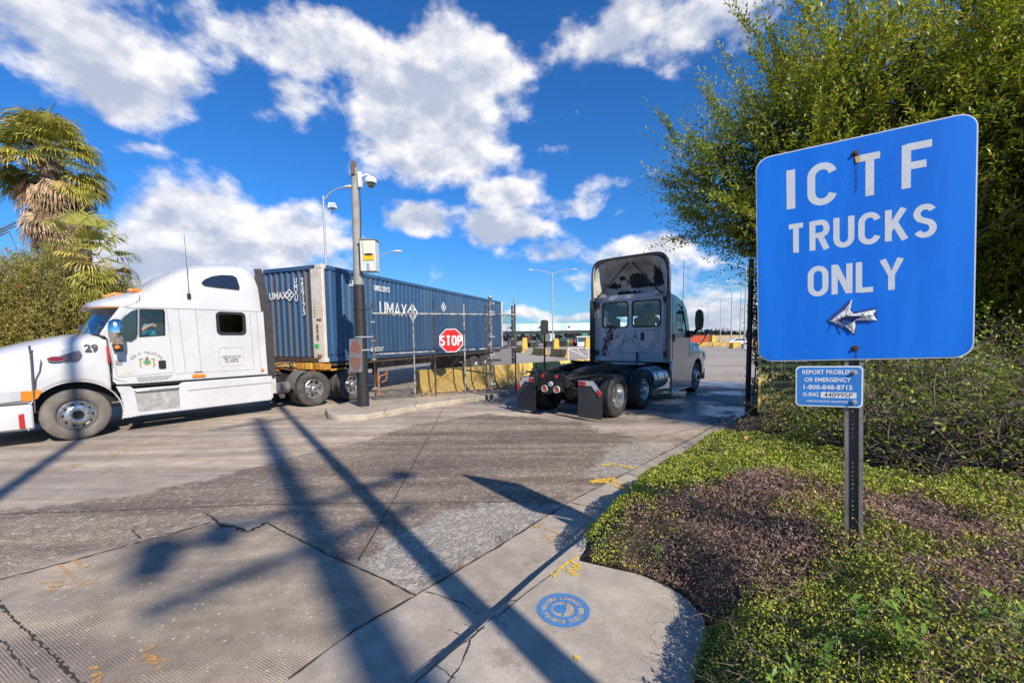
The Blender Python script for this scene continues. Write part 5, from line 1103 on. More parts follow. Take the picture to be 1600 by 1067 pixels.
    mk = S(169, 553); link('red_marker', shape([rr(mk[0]-.018, mk[1]-.20, mk[0]+.018, mk[1]+.16, .015)], .02, panelT(1.205, 1)), redl, root)
    mb = MB(); mb.tube([(-.575, 1.19, 2.12), (-.575, 1.205, 1.9), (-.60, 1.21, 1.5), (-.60, 1.21, 1.30), (-.56, 1.21, 1.22), (-.70, 1.205, 1.14), (-.80, 1.20, 1.10)], .006, 4); mb.build('hood_rear_seam', gm, root)
    # headlamp, turn lamp, bumper
    for sg in (1, -1):
        mb = MB(); P = [(-1.30, 1.02, .86), (-1.30, 1.02, 1.06), (-.95, 1.145, 1.07), (-.66, 1.185, 1.06), (-.66, 1.19, .88), (-.95, 1.15, .86)]
        mb.add([(-s, sg*(y+.012), z) for s, y, z in P]+[(-s, sg*(y-.06), z) for s, y, z in P], [(0, 1, 2, 5), (5, 2, 3, 4), (6, 7, 8, 11), (11, 8, 9, 10), (0, 1, 7, 6), (1, 2, 8, 7), (2, 3, 9, 8), (3, 4, 10, 9), (4, 5, 11, 10), (5, 0, 6, 11)]); mb.build('headlight', lens, root, bevel=.008)
        mb = MB(); P = [(-.67, 1.186, .87), (-.69, 1.186, 1.05), (-.44, 1.225, 1.065), (-.40, 1.228, 1.02), (-.46, 1.225, .90), (-.56, 1.21, .86)]
        mb.add([(-s, sg*(y-.005), z) for s, y, z in P]+[(-s, sg*(y-.08), z) for s, y, z in P], [tuple(range(6)), tuple(range(11, 5, -1))]+[(i, (i+1) % 6, 6+(i+1) % 6, 6+i) for i in range(6)]); mb.build('turn_signal', amber, root, bevel=.008)
    rings = []
    for s, W in ((-1.62, .2), (-1.60, .6), (-1.5, .9), (-1.3, 1.06), (-1.0, 1.16), (-.75, 1.20), (-.56, 1.21), (-.535, 1.19)):
        half = [(W-.05, .32), (W+.0, .36), (W+.015, .55), (W+.01, .74), (W-.03, .80)]
        rings.append([Vector((-s, y, z)) for y, z in half]+[Vector((-s, -y, z)) for y, z in half[::-1]])
    mb = MB(); mb.loft(rings); mb.build('bumper', white, root, smooth=40)
    rm_ = S(34, 658); mb = MB(); mb.box((-rm_[0], 1.21, rm_[1]), (.07, .05, .27)); mb.build('bumper_reflector', redl, root, bevel=.01)
    # --- mirror
    m0 = S(178, 519)
    def mir(sg):
        yb = 1.20*sg; c = Vector((-m0[0]+.02, yb+.30*sg, m0[1]))
        rings = [[c+Vector((x, .10*w*math.cos(a*math.pi/8), .27*h_*math.sin(a*math.pi/8))) for a in range(16)] for x, w, h_ in ((.12, .15, .35), (.10, .6, .78), (.03, 1.0, .97), (-.06, 1.1, 1.0), (-.08, 1.0, .94))]
        mb = MB(); mb.loft(rings); mb.build('mirror', chrome, root, smooth=50)
        mb = MB(); mb.tube([(c.x, yb, c.z-.30), (c.x+.01, yb+.2*sg, c.z-.28), (c.x, yb+.3*sg, c.z-.20)], .022, 8); mb.tube([(c.x, yb-.02*sg, c.z+.22), (c.x, yb+.28*sg, c.z+.22)], .016, 8); mb.build('mirror_arm', blackp, root, smooth=60)
        mb = MB(); mb.box((c.x-.03, c.y-.05*sg, c.z-.34), (.13, .10, .14)); mb.build('mirror_base', blackp, root, bevel=.02)
        mb = MB(); mb.ball((c.x+.0, c.y+.02*sg, c.z-.315), .045, 8); mb.build('mirror_lamp', amber, root, smooth=60)
    mir(1); mir(-1)
    # --- skirts, step, trim
    sk = [(.70, .33), (.84, .33), (1.0, .345), (3.70, .345), (3.765, .42), (3.76, .98), (3.70, 1.0), (1.88, 1.0), (1.78, 1.0), (1.70, .94), (.92, .94), (.86, 1.0), (.64, 1.02), (.70, .85), (.735, .6)]
    step = [(.97, .43), (1.705, .41), (1.705, .89), (.93, .89)]
    side('side_skirt', [sk, step], .05, white, 1.19, bev=.008)
    side('skirt_ledge', [[(1.86, .80), (3.74, .82), (3.74, .99), (1.86, .985)]], .03, white, 1.225, bev=.012)
    link('toolbox', shape([scalep(step, .004)], .03, panelT(1.175, 1)), mat('scuffed_aluminium', (.42, .40, .38), .5, metal=.6, col2=(.55, .54, .52), vscale=5, bump=.2, bscale=9), root)
    mb = MB(); mb.box((-1.33, 1.19, .875), (.76, .09, .035)); mb.build('step', alu, root, bevel=.005)
    mb = MB()
    for k in range(42): s = .80+k*.07; mb.ball((-s, 1.218, .37), .009, 4)
    for k in range(30): s = 1.05+k*.088; mb.ball((-s, 1.204, 1.075), .009, 4)
    for k in range(8): mb.ball((-3.735, 1.222, .46+k*.065), .009, 4)
    for k in range(6): mb.ball((-(.73+.012*(k-3)**2*0), 1.218, .40+k*.09), .009, 4)
    o = mb.build('rivets', mat('rivet_grey', (.2, .2, .2), .6), root); o['kind'] = 'stuff'
    mb = MB(); mb.box((-2.15, 1.0, 1.02), (2.9, .35, .06)); mb.build('lower_gap', dark, root)
    mb = MB(); mb.loft([[Vector((-s, 1.205+w*.6, 1.13+.05*math.sin(a*math.pi/5)*w*10)) if False else Vector((-s, 1.205+.02*math.cos(a*math.pi/5), 1.125+.045*math.sin(a*math.pi/5))) for a in range(10)] for s, w in ((1.98, .1), (2.24, .1))]); mb.build('marker_lamp', amber, root, smooth=60)
    mb = MB(); mb.ball((-3.53, 1.20, 1.17), .045, 8); mb.build('rear_marker', amber, root, smooth=60)
    mb = MB(); mb.prism([(.98, 1.19), (1.62, 1.19), (1.5, 1.10), (1.0, 1.085)], -.002, .004, panelT(1.203, 1)); mb.build('door_sill', mat('sill_grey', (.32, .32, .32), .6), root)
    link('small_badge', shape([rr(2.03, 1.20, 2.19, 1.235, .006)], .008, panelT(1.204, 1)), greyt, root)
    # extenders behind the sleeper
    ex = [(3.60, 1.0), (3.60, 2.7), (3.55, 3.4), (3.47, 3.82), (3.66, 3.84), (3.74, 3.4), (3.84, 2.6), (3.88, 1.0)]
    side('fairing_extender', [ex], .02, mat('extender_rubber', (.05, .042, .045), .6, var=.3, vscale=6), 1.165)
    mb = MB(); mb.box((-3.86, 1.02, .75), (.14, .06, .42)); mb.box((-3.87, .9, .52), (.14, .3, .05)); mb.build('skirt_bracket', white_d, root, bevel=.004)
    ap = S(296, 461); mb = MB(); mb.tube([(-ap[0], 1.20, ap[1]), (-ap[0]+.01, 1.22, ap[1]+.3), (-ap[0]+.03, 1.24, ap[1]+1.38)], [.010, .006, .004], 6); mb.build('antenna', darkm, root)
    mb = MB(); mb.box((-ap[0], 1.185, ap[1]-.02), (.07, .06, .12)); mb.build('antenna_mount', darkm, root, bevel=.015)
    # --- frame, tanks, fifth wheel, wheels
    mb = MB()
    for y in (-.43, .43): mb.box((-3.2, y, .78), (8.0, .09, .26))
    for s in (3.9, 4.4, 5.6, 6.6, 7.1): mb.box((-s, 0, .78), (.12, .8, .2))
    mb.build('frame_rails', darkm, root)
    mb = MB(); mb.cyl((-1.9, .85, .66), (-3.6, .85, .66), .30, n=24); mb.cyl((-1.9, -.85, .66), (-3.6, -.85, .66), .30, n=24); mb.build('fuel_tank', alu, root, smooth=40)
    mb = MB(); mb.box((-4.02, .55, .72), (.30, .55, .42)); mb.build('battery_box', darkm, root, bevel=.02)
    mb = MB(); mb.cyl((-3.98, .80, .60), (-4.35, .80, .60), .17, n=18); mb.build('air_tank', mat('dusty_grey', (.16, .15, .14), .7, var=.3), root, smooth=40)
    mb = MB(); mb.loft([[Vector((-4.93+R_*math.cos(a), y, .52+R_*math.sin(a))) for y in (.62, 1.16)]+[Vector((-4.93+(R_-.015)*math.cos(a), y, .52+(R_-.015)*math.sin(a))) for y in (1.16, .62)] for R_, a in [(.60, rad(5+k*9)) for k in range(8)]]); mb.build('quarter_fender', mat('dusty_grey'), root, smooth=50)
    mb = MB(); mb.cyl((-5.55, 0, 1.02), (-5.55, 0, 1.09), .48, n=24); mb.box((-5.55, 0, .95), (.6, .7, .12)); mb.build('fifth_wheel', darkm, root)
    for s in (4.93, 6.20):
        for sg in (1, -1): wheel(root, -s, 1.22*sg, .515, sg, True, rubber, alu, name='drive_wheel', holes=8, concave=True)
        mb = MB(); mb.cyl((-s, -.9, .515), (-s, .9, .515), .09, n=12); mb.ball((-s, 0, .52), .22, 8); mb.build('axle', darkm, root, smooth=50)
    for sg in (1, -1): wheel(root, -.05, 1.18*sg, .51, sg, False, rubber_dusty, alu, w=.29, name='steer_wheel', holes=10)
    mb = MB(); mb.cyl((-.05, -.95, .5), (-.05, .95, .5), .06, n=10); mb.build('steer_axle', darkm, root)
    # --- driver, forearm resting on the door
    d = empty('person', tuple(O), math.atan2(fw.y, fw.x), label='truck driver in a teal shirt with one arm folded at the open window', cat='person')
    V_ = [(-1.36, .70, 1.75), (-1.34, .70, 2.05), (-1.30, .72, 2.27), (-1.28, .72, 2.36), (-1.24, .73, 2.44), (-1.22, .73, 2.56), (-1.28, .95, 2.26), (-1.05, 1.04, 2.12), (-1.27, 1.06, 2.30), (-1.36, 1.06, 2.33), (-1.28, .50, 2.26), (-1.12, .48, 2.05), (-.98, .55, 2.2), (-1.1, .66, 1.72), (-.85, .64, 1.72)]
    E_ = [(0, 1), (1, 2), (2, 3), (3, 4), (4, 5), (2, 6), (6, 7), (7, 8), (8, 9), (2, 10), (10, 11), (11, 12), (0, 13), (13, 14)]
    def skinbody(name, V_, E_, rs, m, root_, sub=2):
        me = bpy.data.meshes.new(name); me.from_pydata(V_, E_, []); o = link(name, me, m, root_); o.modifiers.new('skin', 'SKIN').use_smooth_shade = True
        for i, r_ in enumerate(rs): me.skin_vertices[0].data[i].radius = (r_, r_); me.skin_vertices[0].data[i].use_root = i == 0
        o.modifiers.new('sub', 'SUBSURF').levels = sub; o.modifiers['sub'].render_levels = sub; return o
    skinbody('body', V_, E_, [.16, .17, .15, .06, .085, .10, .09, .065, .042, .03, .08, .06, .04, .12, .1], skin, d)
    skinbody('shirt', [(-1.36, .70, 1.72), (-1.34, .70, 2.02), (-1.30, .72, 2.24), (-1.29, .72, 2.31), (-1.28, .93, 2.25), (-1.07, 1.035, 2.12), (-1.17, 1.05, 2.22), (-1.28, .51, 2.25), (-1.14, .48, 2.08)], [(0, 1), (1, 2), (2, 3), (2, 4), (4, 5), (5, 6), (2, 7), (7, 8)], [.19, .20, .175, .09, .115, .088, .07, .10, .085], teal, d)
    for k in range(4): mb = MB(); y0 = 1.055; z0 = 2.315+.016*(k-1.5); mb.tube([(-1.34, y0, z0), (-1.38, y0+.012, z0+.004), (-1.41-.006*(k % 2), y0+.01, z0-.006)], [.010, .0095, .007], 8); mb.build('finger', skin, d, smooth=60)
    mb = MB(); mb.tube([(-1.33, 1.05, 2.345), (-1.36, 1.07, 2.365)], [.011, .008], 8); mb.build('thumb', skin, d, smooth=60)
    mb = MB(); mb.lathe([(-.02, .112), (.05, .112), (.10, .08), (.125, .01)], 18, 'Z', (-1.24, .73, 2.53)); mb.build('hair', darkc, d, smooth=60)
    return root
white_truck()

def tubes_panel_pts(L, y): return [(-s, y, z) for s, z in L]
# ------------------------------------------------------------------ container on its chassis
CA = rad(20.7); C0 = Vector((*G(508.5, 566, 1.28), 0)); CRZ = math.atan2(math.cos(CA), math.sin(CA))
cS = lambda px, py: plane_pt(px, py, C0, CA)
def cF(px, py):   # on the front end: distance from the corner along local y
    s, z = plane_pt(px, py, C0, CA-math.pi/2); return s, z
CL = cS(786, 540)[0]; CH = 2.90; CW = 2.62
def container():
    root = empty('shipping_container', (C0.x, C0.y, 1.28), CRZ, label='long dark blue corrugated container with white UMAX lettering riding behind the white truck', cat='container')
    # side walls: trapezoid ribs
    def wall(n_from, n_to, base, depth, pitch, horizontal_axis, m, name, z0=.16, z1=CH-.10):
        pts = []; t = n_from; k = 0
        while t < n_to-.001:
            for dt, dd in ((0, 0), (pitch*.26, 0), (pitch*.44, depth), (pitch*.82, depth)): 
                if t+dt < n_to: pts.append((t+dt, dd))
            t += pitch
        pts.append((n_to, 0)); vs = []
        for t, dd in pts:
            for z in (z0, z1): vs.append(horizontal_axis(t, base, dd, z))
        mb = MB(); mb.add(vs, [(2*i, 2*i+1, 2*i+3, 2*i+2) for i in range(len(pts)-1)]); o = mb.build(name, m, root, smooth=None, fix=False); md = o.modifiers.new('s', 'SOLIDIFY'); md.thickness = .004; return o
    wall(.10, CL-.2, 0, .036, .262, lambda t, b, d, z: (t, d+.012, z), bluec, 'side_wall')
    wall(.10, CL-.2, 0, .036, .262, lambda t, b, d, z: (t, CW-d-.012, z), bluec, 'side_wall')
    wall(.45, CW-.2, 0, .045, .235, lambda t, b, d, z: (d+.02, t, z), bluec_r, 'front_wall')
    mb = MB(); mb.box((CL/2, CW/2, CH-.03), (CL-.1, CW-.1, .02)); mb.build('roof', bluec, root)
    def beam(name, c, s, m=bluec, bev=.008): mb = MB(); mb.box(c, s); mb.build(name, m, root, bevel=bev)
    for y in (.03, CW-.03): beam('top_rail', (CL/2, y, CH-.06), (CL-.3, .07, .12)); beam('bottom_rail', (CL/2, y, .08), (CL-.3, .08, .16)); beam('forklift_rail', (CL/2, y-.022 if y < 1 else y+.022, .235), (CL-.5, .03, .03))
    beam('front_header', (.05, CW/2, CH-.06), (.10, CW-.5, .12)); beam('front_sill', (.05, CW/2, .07), (.10, CW-.5, .14), rustm)
    beam('front_post', (.055, .22, CH/2), (.11, .44, CH), postw, .012); beam('front_post', (.055, CW-.06, CH/2), (.11, .12, CH), postw, .012)
    for y in (.04, CW-.04): beam('rear_post', (CL-.10, y, CH/2), (.20, .10, CH+.02), postw, .012)
    for x in (.09, CL-.1):
        for y in (.09, CW-.09):
            for z in (.06, CH-.05): mb = MB(); mb.box((x if x > 1 else .085, y, z), (.19, .19, .125)); mb.build('corner_casting', postw, root, bevel=.012)
    mb = MB(); mb.box((CL-.03, CW/2, CH/2), (.05, CW-.1, CH-.15)); mb.build('rear_doors', bluec, root)
    mx = CL*.66; 
    # marks. side: plane y = -0.006 looking from the road; x local runs away from the corner
    ST = frameT((0, .006, 0), (1, 0, 0), (0, 0, 1)); FT = frameT((.012, 0, 0), (0, -1, 0), (0, 0, 1))
    z0 = 1.28
    def onside(px, py): s, z = cS(px, py); return s, z-z0
    def onfront(px, py): s, z = cF(px, py); return -s, z-z0
    a = onside(594, 482); b_ = onside(636, 488); hgt = .50; wd = b_[0]-a[0]
    strokes('UMAX', hgt*.92, .16, ST @ Matrix.Translation(((a[0]+b_[0])/2-.02, a[1]+.02, 0)), whitet, 'logo_lettering', root, gap=.10, z0=.004, sx=wd/(hgt*.92)/3.0)
    def knot(cx, cz, r, T, m, nm='logo_emblem'):
        mb = MB()
        for k in range(4):
            d = r*.44; o_ = [(0, d), (d, 0), (0, -d), (-d, 0)][k]
            out = [(.62*r*math.cos(rad(q*90)), .62*r*math.sin(rad(q*90))) for q in range(4)]; inn = [(x*.55, y*.55) for x, y in out]
            vs = [(cx+o_[0]+x, cz+o_[1]+y, .004+.0012*k) for x, y in out+inn]; mb.add(vs, [(i, (i+1) % 4, 4+(i+1) % 4, 4+i) for i in range(4)], T)
        mb.build(nm, m, root, smooth=None)
    c = onside(642, 488); knot(c[0]+.12, c[1], .36, ST @ Matrix.Translation((0, 0, .001)), whitet)
    c = onside(693, 480); knot(c[0], c[1], .22, ST, whitet); c = onside(771, 473); knot(c[0], c[1], .12, ST, whitet)
    def txt(s, px, py, size, T, f, **kw): q = f(px, py); text(s, size, T @ Matrix.Translation((q[0], q[1], .005)), whitet, parent=root, off=size*.03, **kw)
    txt('UMXU 259175', 597, 452, .26, ST, onside, sx=.55, name='number_lettering'); txt('53', 549, 443, .26, ST, onside, sx=.8, name='number_lettering'); txt('UTILITORY', 590, 546, .22, ST, onside, sx=.62, name='number_lettering'); txt('259175', 765, 539, .18, ST, onside, sx=.9, name='number_lettering')
    txt('UMAX', 434, 463, .30, FT, onfront, sx=.88, name='logo_lettering'); c = onfront(452, 461); knot(c[0]+.0, c[1], .19, FT, whitet)
    for k, ch in enumerate('UMXU'): txt(ch, 461+k*.6, 439+k*9.3, .22, FT, onfront, sx=.9, name='number_lettering')
    for k, ch in enumerate('259175'): txt(ch, 471.5+k*.7, 439+k*9.8, .25, FT, onfront, sx=.85, name='number_lettering')
    T_ = frameT((-.003, 0, 0), (0, -1, 0), (0, 0, 1)); q = onfront(495, 541); mb = MB(); mb.box((-.002, -q[0], q[1]), (.004, .16, .14)); mb.build('green_sticker', mat('sticker_green', (.03, .45, .12), .6), root)
    for k in range(6): q = onfront(490.5+k*.3, 470+k*5); mb = MB(); mb.box((-.002, -q[0], q[1]), (.003, .035, .05 if k > 2 else .02)); mb.build('small_mark', blackt, root)
    rs = paint_mat('rust_patch', (.22, .10, .045), .42, .55, 9)
    for px, py, w, h_ in ((496, 520, .10, .5), (498, 500, .2, .08), (484, 417, .12, .10), (500, 558, .2, .16)): q = onfront(px, py); mb = MB(); mb.box((-.0015, -q[0], q[1]), (.002, w, h_)); mb.build('rust_patch', rs, root)
container()
def chassis():
    root = empty('container_chassis', (C0.x, C0.y, 0), CRZ, label='yellow and rust brown skeletal trailer under the blue container with dual rear wheels', cat='trailer')
    def bx(name, c, s, m, bev=.01): mb = MB(); mb.box(c, s); mb.build(name, m, root, bevel=bev)
    bx('front_bolster', (.12, CW/2, 1.15), (.30, CW-.1, .20), orangep)
    for y in (.25, .62, .95): bx('bolster_plate', (-.05, y, 1.16), (.05, .24, .20), yellowp if y == .62 else orangep)
    bx('bolster_plate', (-.045, 1.6, 1.17), (.04, 1.2, .10), mat('pale_yellow', (.65, .48, .2), .6, var=.4, vscale=14))
    for y, m in ((.40, redl), (1.2, amber), (1.9, amber)): bx('front_lamp', (-.09, y, 1.03), (.03, .16, .05), m, .004)
    mb = MB(); mb.prism([(.0, .30), (.35, .10), (.95, .10), (1.1, .8), (.1, .9)], 1.0, 1.06); mb.build('corner_wing', orangep, root)
    for y in (.85, 1.75): bx('main_rail', (CL/2+.3, y, 1.05), (CL-1, .14, .40 if False else .38), rustm)
    for k in range(8): x = 1.2+k*(CL-2)/7.5; bx('crossmember', (x, CW/2, 1.12), (.10, CW-.2, .16), rustm)
    for x in (2.9, ):
        for y in (.55, 2.05): mb = MB(); mb.box((x, y, .75), (.14, .14, .75)); mb.box((x, y, .36), (.3, .3, .03)); mb.build('landing_leg', rustm, root, bevel=.01)
    w1 = cS(745, 566)[0]; w2 = cS(762, 560)[0]; w1 = min(w1, CL-3.2)
    for x in (w1, w1+1.25):
        for y, sd in ((.04, -1), (CW-.04, 1)): wheel(root, x, y, .50, sd, True, rubber, alu, name='trailer_wheel', concave=True)
        mb = MB(); mb.cyl((x, .3, .5), (x, CW-.3, .5), .08, n=10); mb.build('axle', darkm, root)
    bx('tandem_frame', (w1+.6, CW/2, .82), (2.6, 1.3, .16), rustm); bx('rear_bumper', (CL-.1, CW/2, .6), (.10, CW-.2, .12), rustm); bx('side_under_rail', (CL/2, .12, 1.20), (CL-.6, .12, .12), rustm)
    mb = MB(); mb.tube([(-.35, .9, .95), (-.2, 1.1, 1.25), (-.12, 1.3, 1.35), (-.15, 1.8, 1.30), (-.7, 2.1, 1.1)], .018, 6); mb.tube([(-.35, .8, .9), (-.25, 1.3, 1.15), (-.6, 1.9, 1.0)], .015, 6); mb.build('air_hose', blackp, root, smooth=60)
    # gooseneck reaches over the tractor's fifth wheel
    mb = MB(); mb.box((1.2, CW/2, 1.17), (2.3, 1.2, .10)); mb.build('kingpin_plate', rustm, root)
chassis()

# ------------------------------------------------------------------ day cab truck
def day_cab():
    A = rad(41); org = G(968, 652); fw = Vector((math.sin(A), math.cos(A), 0)); lf = Vector((-fw.y, fw.x, 0)); O = Vector((*org, 0))+lf*1.27; RZ = math.atan2(fw.y, fw.x)
    root = empty('day_cab_truck', tuple(O), RZ, label='grey day cab truck without trailer, seen from behind, peeling black roof fairing', cat='truck')
    XB = 3.25
    def bx(name, c, s, m, bev=.01, par=None, **kw): mb = MB(); mb.box(c, s); return mb.build(name, m, par or root, bevel=bev, **kw)
    RT = frameT((XB, 0, 0), (0, -1, 0), (0, 0, 1), (-1, 0, 0))      # rear wall: x right (towards -y), y up, faces back
    rev = lambda P: [(-y, z) for y, z in P]
    cab = [(-1.27, 1.14), (1.27, 1.14), (1.27, 2.3), (1.23, 3.12), (1.15, 3.24), (-1.15, 3.24), (-1.23, 3.12), (-1.27, 2.3)]
    w1 = rr(-.93, 2.23, -.07, 3.0, .10, 5); w2 = rr(.09, 2.23, .96, 3.0, .10, 5)
    link('rear_wall', shape([cab, w1, w2], .05, RT, bev=.012), silver, root, smooth=35)
    for w in (w1, w2): link('rear_window_seal', shape([scalep(w, -.03), scalep(w, .012)], .03, RT @ Matrix.Translation((0, 0, .022))), blackp, root); link('rear_window', shape([w], .006, RT), glass, root)
    rib = mat('grey_cab_paint')
    def ribtube(L, r=.018, nm='wall_rib'): mb = MB(); mb.tube([(XB-.03, -x, z) for x, z in L], r, 6); mb.build(nm, rib, root, smooth=60)
    ribtube([(-.62, 1.98), (-.66, 2.04), (-.60, 2.10), (-.22, 2.10), (-.14, 2.02), (-.30, 1.62), (-.42, 1.52), (-.62, 1.50), (-.72, 1.42), (-.72, 1.34)]); ribtube([(.80, 1.98), (.86, 2.04), (.80, 2.12), (.24, 2.12), (.16, 2.04), (.32, 1.66), (.46, 1.54), (.62, 1.56), (.86, 1.95)]); ribtube([(-.42, 1.52), (-.16, 1.78), (-.02, 1.90), (.10, 1.82), (.32, 1.54), (.44, 1.46), (.66, 1.48), (.92, 1.86), (.92, 2.14)])
    ribtube([(-1.0, 3.10), (1.05, 3.13)], .03, 'roof_gutter_rib'); ribtube([(-1.0, 1.42), (1.1, 1.42)], .01); ribtube([(1.08, 1.2), (1.08, 3.0)], .012); ribtube([(-1.12, 1.2), (-1.12, 3.0)], .012)
    mb = MB(); mb.tube([(XB-.08, 1.05, 2.55), (XB-.12, 1.10, 2.5), (XB-.12, 1.12, 1.5), (XB-.08, 1.08, 1.42)], .016, 8); mb.build('grab_handle', galv, root, smooth=60)
    for y, z in ((.42, 1.93), (-.18, 1.93)): mb = MB(); mb.cyl((XB-.02, y+.0, z), (XB-.06, y, z), .055, n=16); mb.build('vent_cap', mat('cap_grey', (.22, .22, .23), .5), root)
    link('black_vent', shape([rr(.36, 1.80, .47, 2.04, .02)], .02, RT @ Matrix.Translation((0, 0, .03))), blackp, root); link('black_vent', shape([rr(-.66, 1.80, -.58, 2.08, .02)], .02, RT @ Matrix.Translation((0, 0, .03))), blackp, root)
    for y, z in ((1.12, 2.96), (1.14, 1.42), (-1.14, 3.0), (-1.16, 1.40)): bx('hinge_bracket', (XB-.07, y, z), (.08, .14, .18), blackp)
    # torn sticker remains on the wall
    r = random.Random(9); bmk = mat('torn_sticker_black', (.02, .02, .04), .6); rdk = mat('torn_sticker_red', (.35, .02, .05), .6)
    mbk = MB(); mrd = MB()
    for k in range(230):
        t = r.random(); cx = -.92+.30*t+r.gauss(0, .055); cz = 1.32+.90*t+r.gauss(0, .03); s_ = r.uniform(.008, .035); P = [(cx+s_*r.uniform(.4, 1.2)*math.cos(a), cz+s_*r.uniform(.4, 1.3)*math.sin(a)) for a in (0, 1.2, 2.3, 3.3, 4.5, 5.5)]
        T3 = RT @ Matrix.Translation((0, 0, .0262+.00025*k*.3)); m_ = mrd if r.random() < .28 else mbk; m_.add([(x, z, 0) for x, z in P], [tuple(range(6))], T3)
    mbk.build('torn_sticker', bmk, root, smooth=None); mrd.build('torn_sticker', rdk, root, smooth=None)
    # --- sides, roof, front
    for sg in (-1, 1):
        TS = frameT((0, sg*1.25, 0), (1, 0, 0), (0, 0, 1))
        sd_ = [(XB, 1.14), (XB, 3.16), (XB+.35, 3.14), (4.25, 3.0), (4.62, 2.76), (5.0, 1.95), (5.05, 1.55), (4.95, 1.20)]
        wn = [(3.72, 2.16), (3.72, 2.84), (3.84, 2.90), (4.16, 2.82), (4.30, 2.70), (4.62, 2.10), (4.60, 2.02), (4.2, 2.02), (3.95, 2.10)]
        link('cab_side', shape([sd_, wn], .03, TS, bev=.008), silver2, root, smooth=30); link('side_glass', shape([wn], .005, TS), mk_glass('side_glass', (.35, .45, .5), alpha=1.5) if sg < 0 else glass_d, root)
        link('window_frame', shape([scalep(wn, -.03), wn], .05, TS), silver2, root, smooth=30)
        link('door_handle', shape([rr(3.46, 1.75, 3.58, 1.98, .02)], .03, TS @ Matrix.Translation((0, 0, .02 if sg < 0 else -.02))), blackp, root)
        mb = MB(); mb.tube([(3.42, sg*1.268, 1.2), (3.42, sg*1.268, 3.05)], .006, 4); mb.tube([(4.90, sg*1.268, 1.25), (4.98, sg*1.268, 1.95)], .006, 4); mb.build('door_seam', dark, root)
        sk = [(XB+.05, .22), (XB+.10, 1.16), (5.25, 1.24), (5.28, 1.1), (5.2, .75), (5.18, .30)]
        link('side_skirt', shape([sk], .04, frameT((0, sg*1.245, 0), (1, 0, 0), (0, 0, 1)), bev=.01), silver2, root, smooth=30)
        mb = MB(); mb.box((4.22, sg*1.28, .27), (1.9, .06, .035)); mb.box((XB+.09, sg*1.26, .7), (.03, .07, .95)); mb.build('skirt_trim', alu, root, bevel=.006)
        # mirrors
        c = Vector((4.92, sg*1.56, 2.42))
        mb = MB(); mb.loft([[c+Vector((x, .13*w*math.cos(a*math.pi/6), .34*h_*math.copysign(abs(math.sin(a*math.pi/6))**.6, math.sin(a*math.pi/6)))) for a in range(12)] for x, w, h_ in ((-.05, .92, .95), (-.03, 1, 1), (.08, .9, .95), (.13, .4, .6))]); mb.build('mirror', blackp, root, smooth=50)
        bx('mirror_glass', (c.x-.055, c.y, c.z), (.006, .19, .54), mat('mirror_glass', (.10, .11, .10), .05, metal=.6), .002)
        mb = MB(); mb.tube([(4.95, sg*1.2, 1.95), (4.97, sg*1.4, 2.02), (4.95, sg*1.50, 2.14)], [.07, .05, .045], 8); mb.build('mirror_arm', blackp, root, smooth=60)
        bx('door_mirror_base', (4.85, sg*1.30, 1.98), (.35, .12, .22), blackp, .03)
        mb = MB(); mb.tube([(6.2, sg*1.05, 1.45), (6.25, sg*1.3, 1.75), (6.2, sg*1.42, 1.98)], .018, 6); mb.build('hood_mirror_arm', blackp, root); c2 = Vector((6.2, sg*1.44, 2.06)); mb = MB(); mb.ball((0, 0, 0), .11, 8, Matrix.Translation(c2) @ Matrix.Diagonal((.7, 1.1, .8, 1))); mb.build('hood_mirror', mat('hood_mirror', (.10, .13, .17), .2, coat=.8), root, smooth=60)
        # hood fender
        rings = []
        for x in np.arange(4.95, 7.04, .06):
            zt = np.interp(x, [4.95, 5.8, 6.6, 7.02], [1.74, 1.70, 1.50, 1.12]); d = abs(x-5.85); zb = .50+.66*math.sqrt(max(0, 1-(d/.60)**2)) if d < .60 else .62
            W = np.interp(x, [4.95, 6.0, 6.7, 7.02], [1.24, 1.27, 1.20, 1.0]); zt = max(zt, zb+.08)
            rings.append([Vector((x, sg*W, zb)), Vector((x, sg*(W+.02), (zb+zt)/2)), Vector((x, sg*(W-.03), zt-.08)), Vector((x, sg*(W-.15), zt)), Vector((x, sg*(W-.45), zt+.06)), Vector((x, sg*(W-.5), zb))])
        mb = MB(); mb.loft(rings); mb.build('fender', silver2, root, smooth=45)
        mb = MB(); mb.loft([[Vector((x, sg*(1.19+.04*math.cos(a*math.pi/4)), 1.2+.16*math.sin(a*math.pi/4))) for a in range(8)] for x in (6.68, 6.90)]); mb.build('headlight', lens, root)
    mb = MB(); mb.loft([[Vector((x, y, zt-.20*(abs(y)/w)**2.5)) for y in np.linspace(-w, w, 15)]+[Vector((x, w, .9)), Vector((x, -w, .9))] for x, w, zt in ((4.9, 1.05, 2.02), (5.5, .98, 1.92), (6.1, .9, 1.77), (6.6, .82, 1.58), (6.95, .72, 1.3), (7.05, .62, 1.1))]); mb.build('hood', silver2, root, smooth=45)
    mb = MB(); mb.loft([[Vector((x, y, zt-.10*(abs(y)/1.22)**4)) for y in np.linspace(-1.22, 1.22, 13)]+[Vector((x, 1.22, zt-.16)), Vector((x, -1.22, zt-.16))] for x, zt in ((XB, 3.24), (3.6, 3.24), (4.2, 3.12), (4.55, 2.92), (4.68, 2.78))]); mb.build('roof', silver, root, smooth=45)
    mb = MB(); mb.tube([(4.66, -1.18, 2.77), (4.80, -.7, 2.82), (4.84, 0, 2.84), (4.80, .7, 2.82), (4.66, 1.18, 2.77)], .05, 8); mb.build('sun_visor', silver2, root, smooth=60)
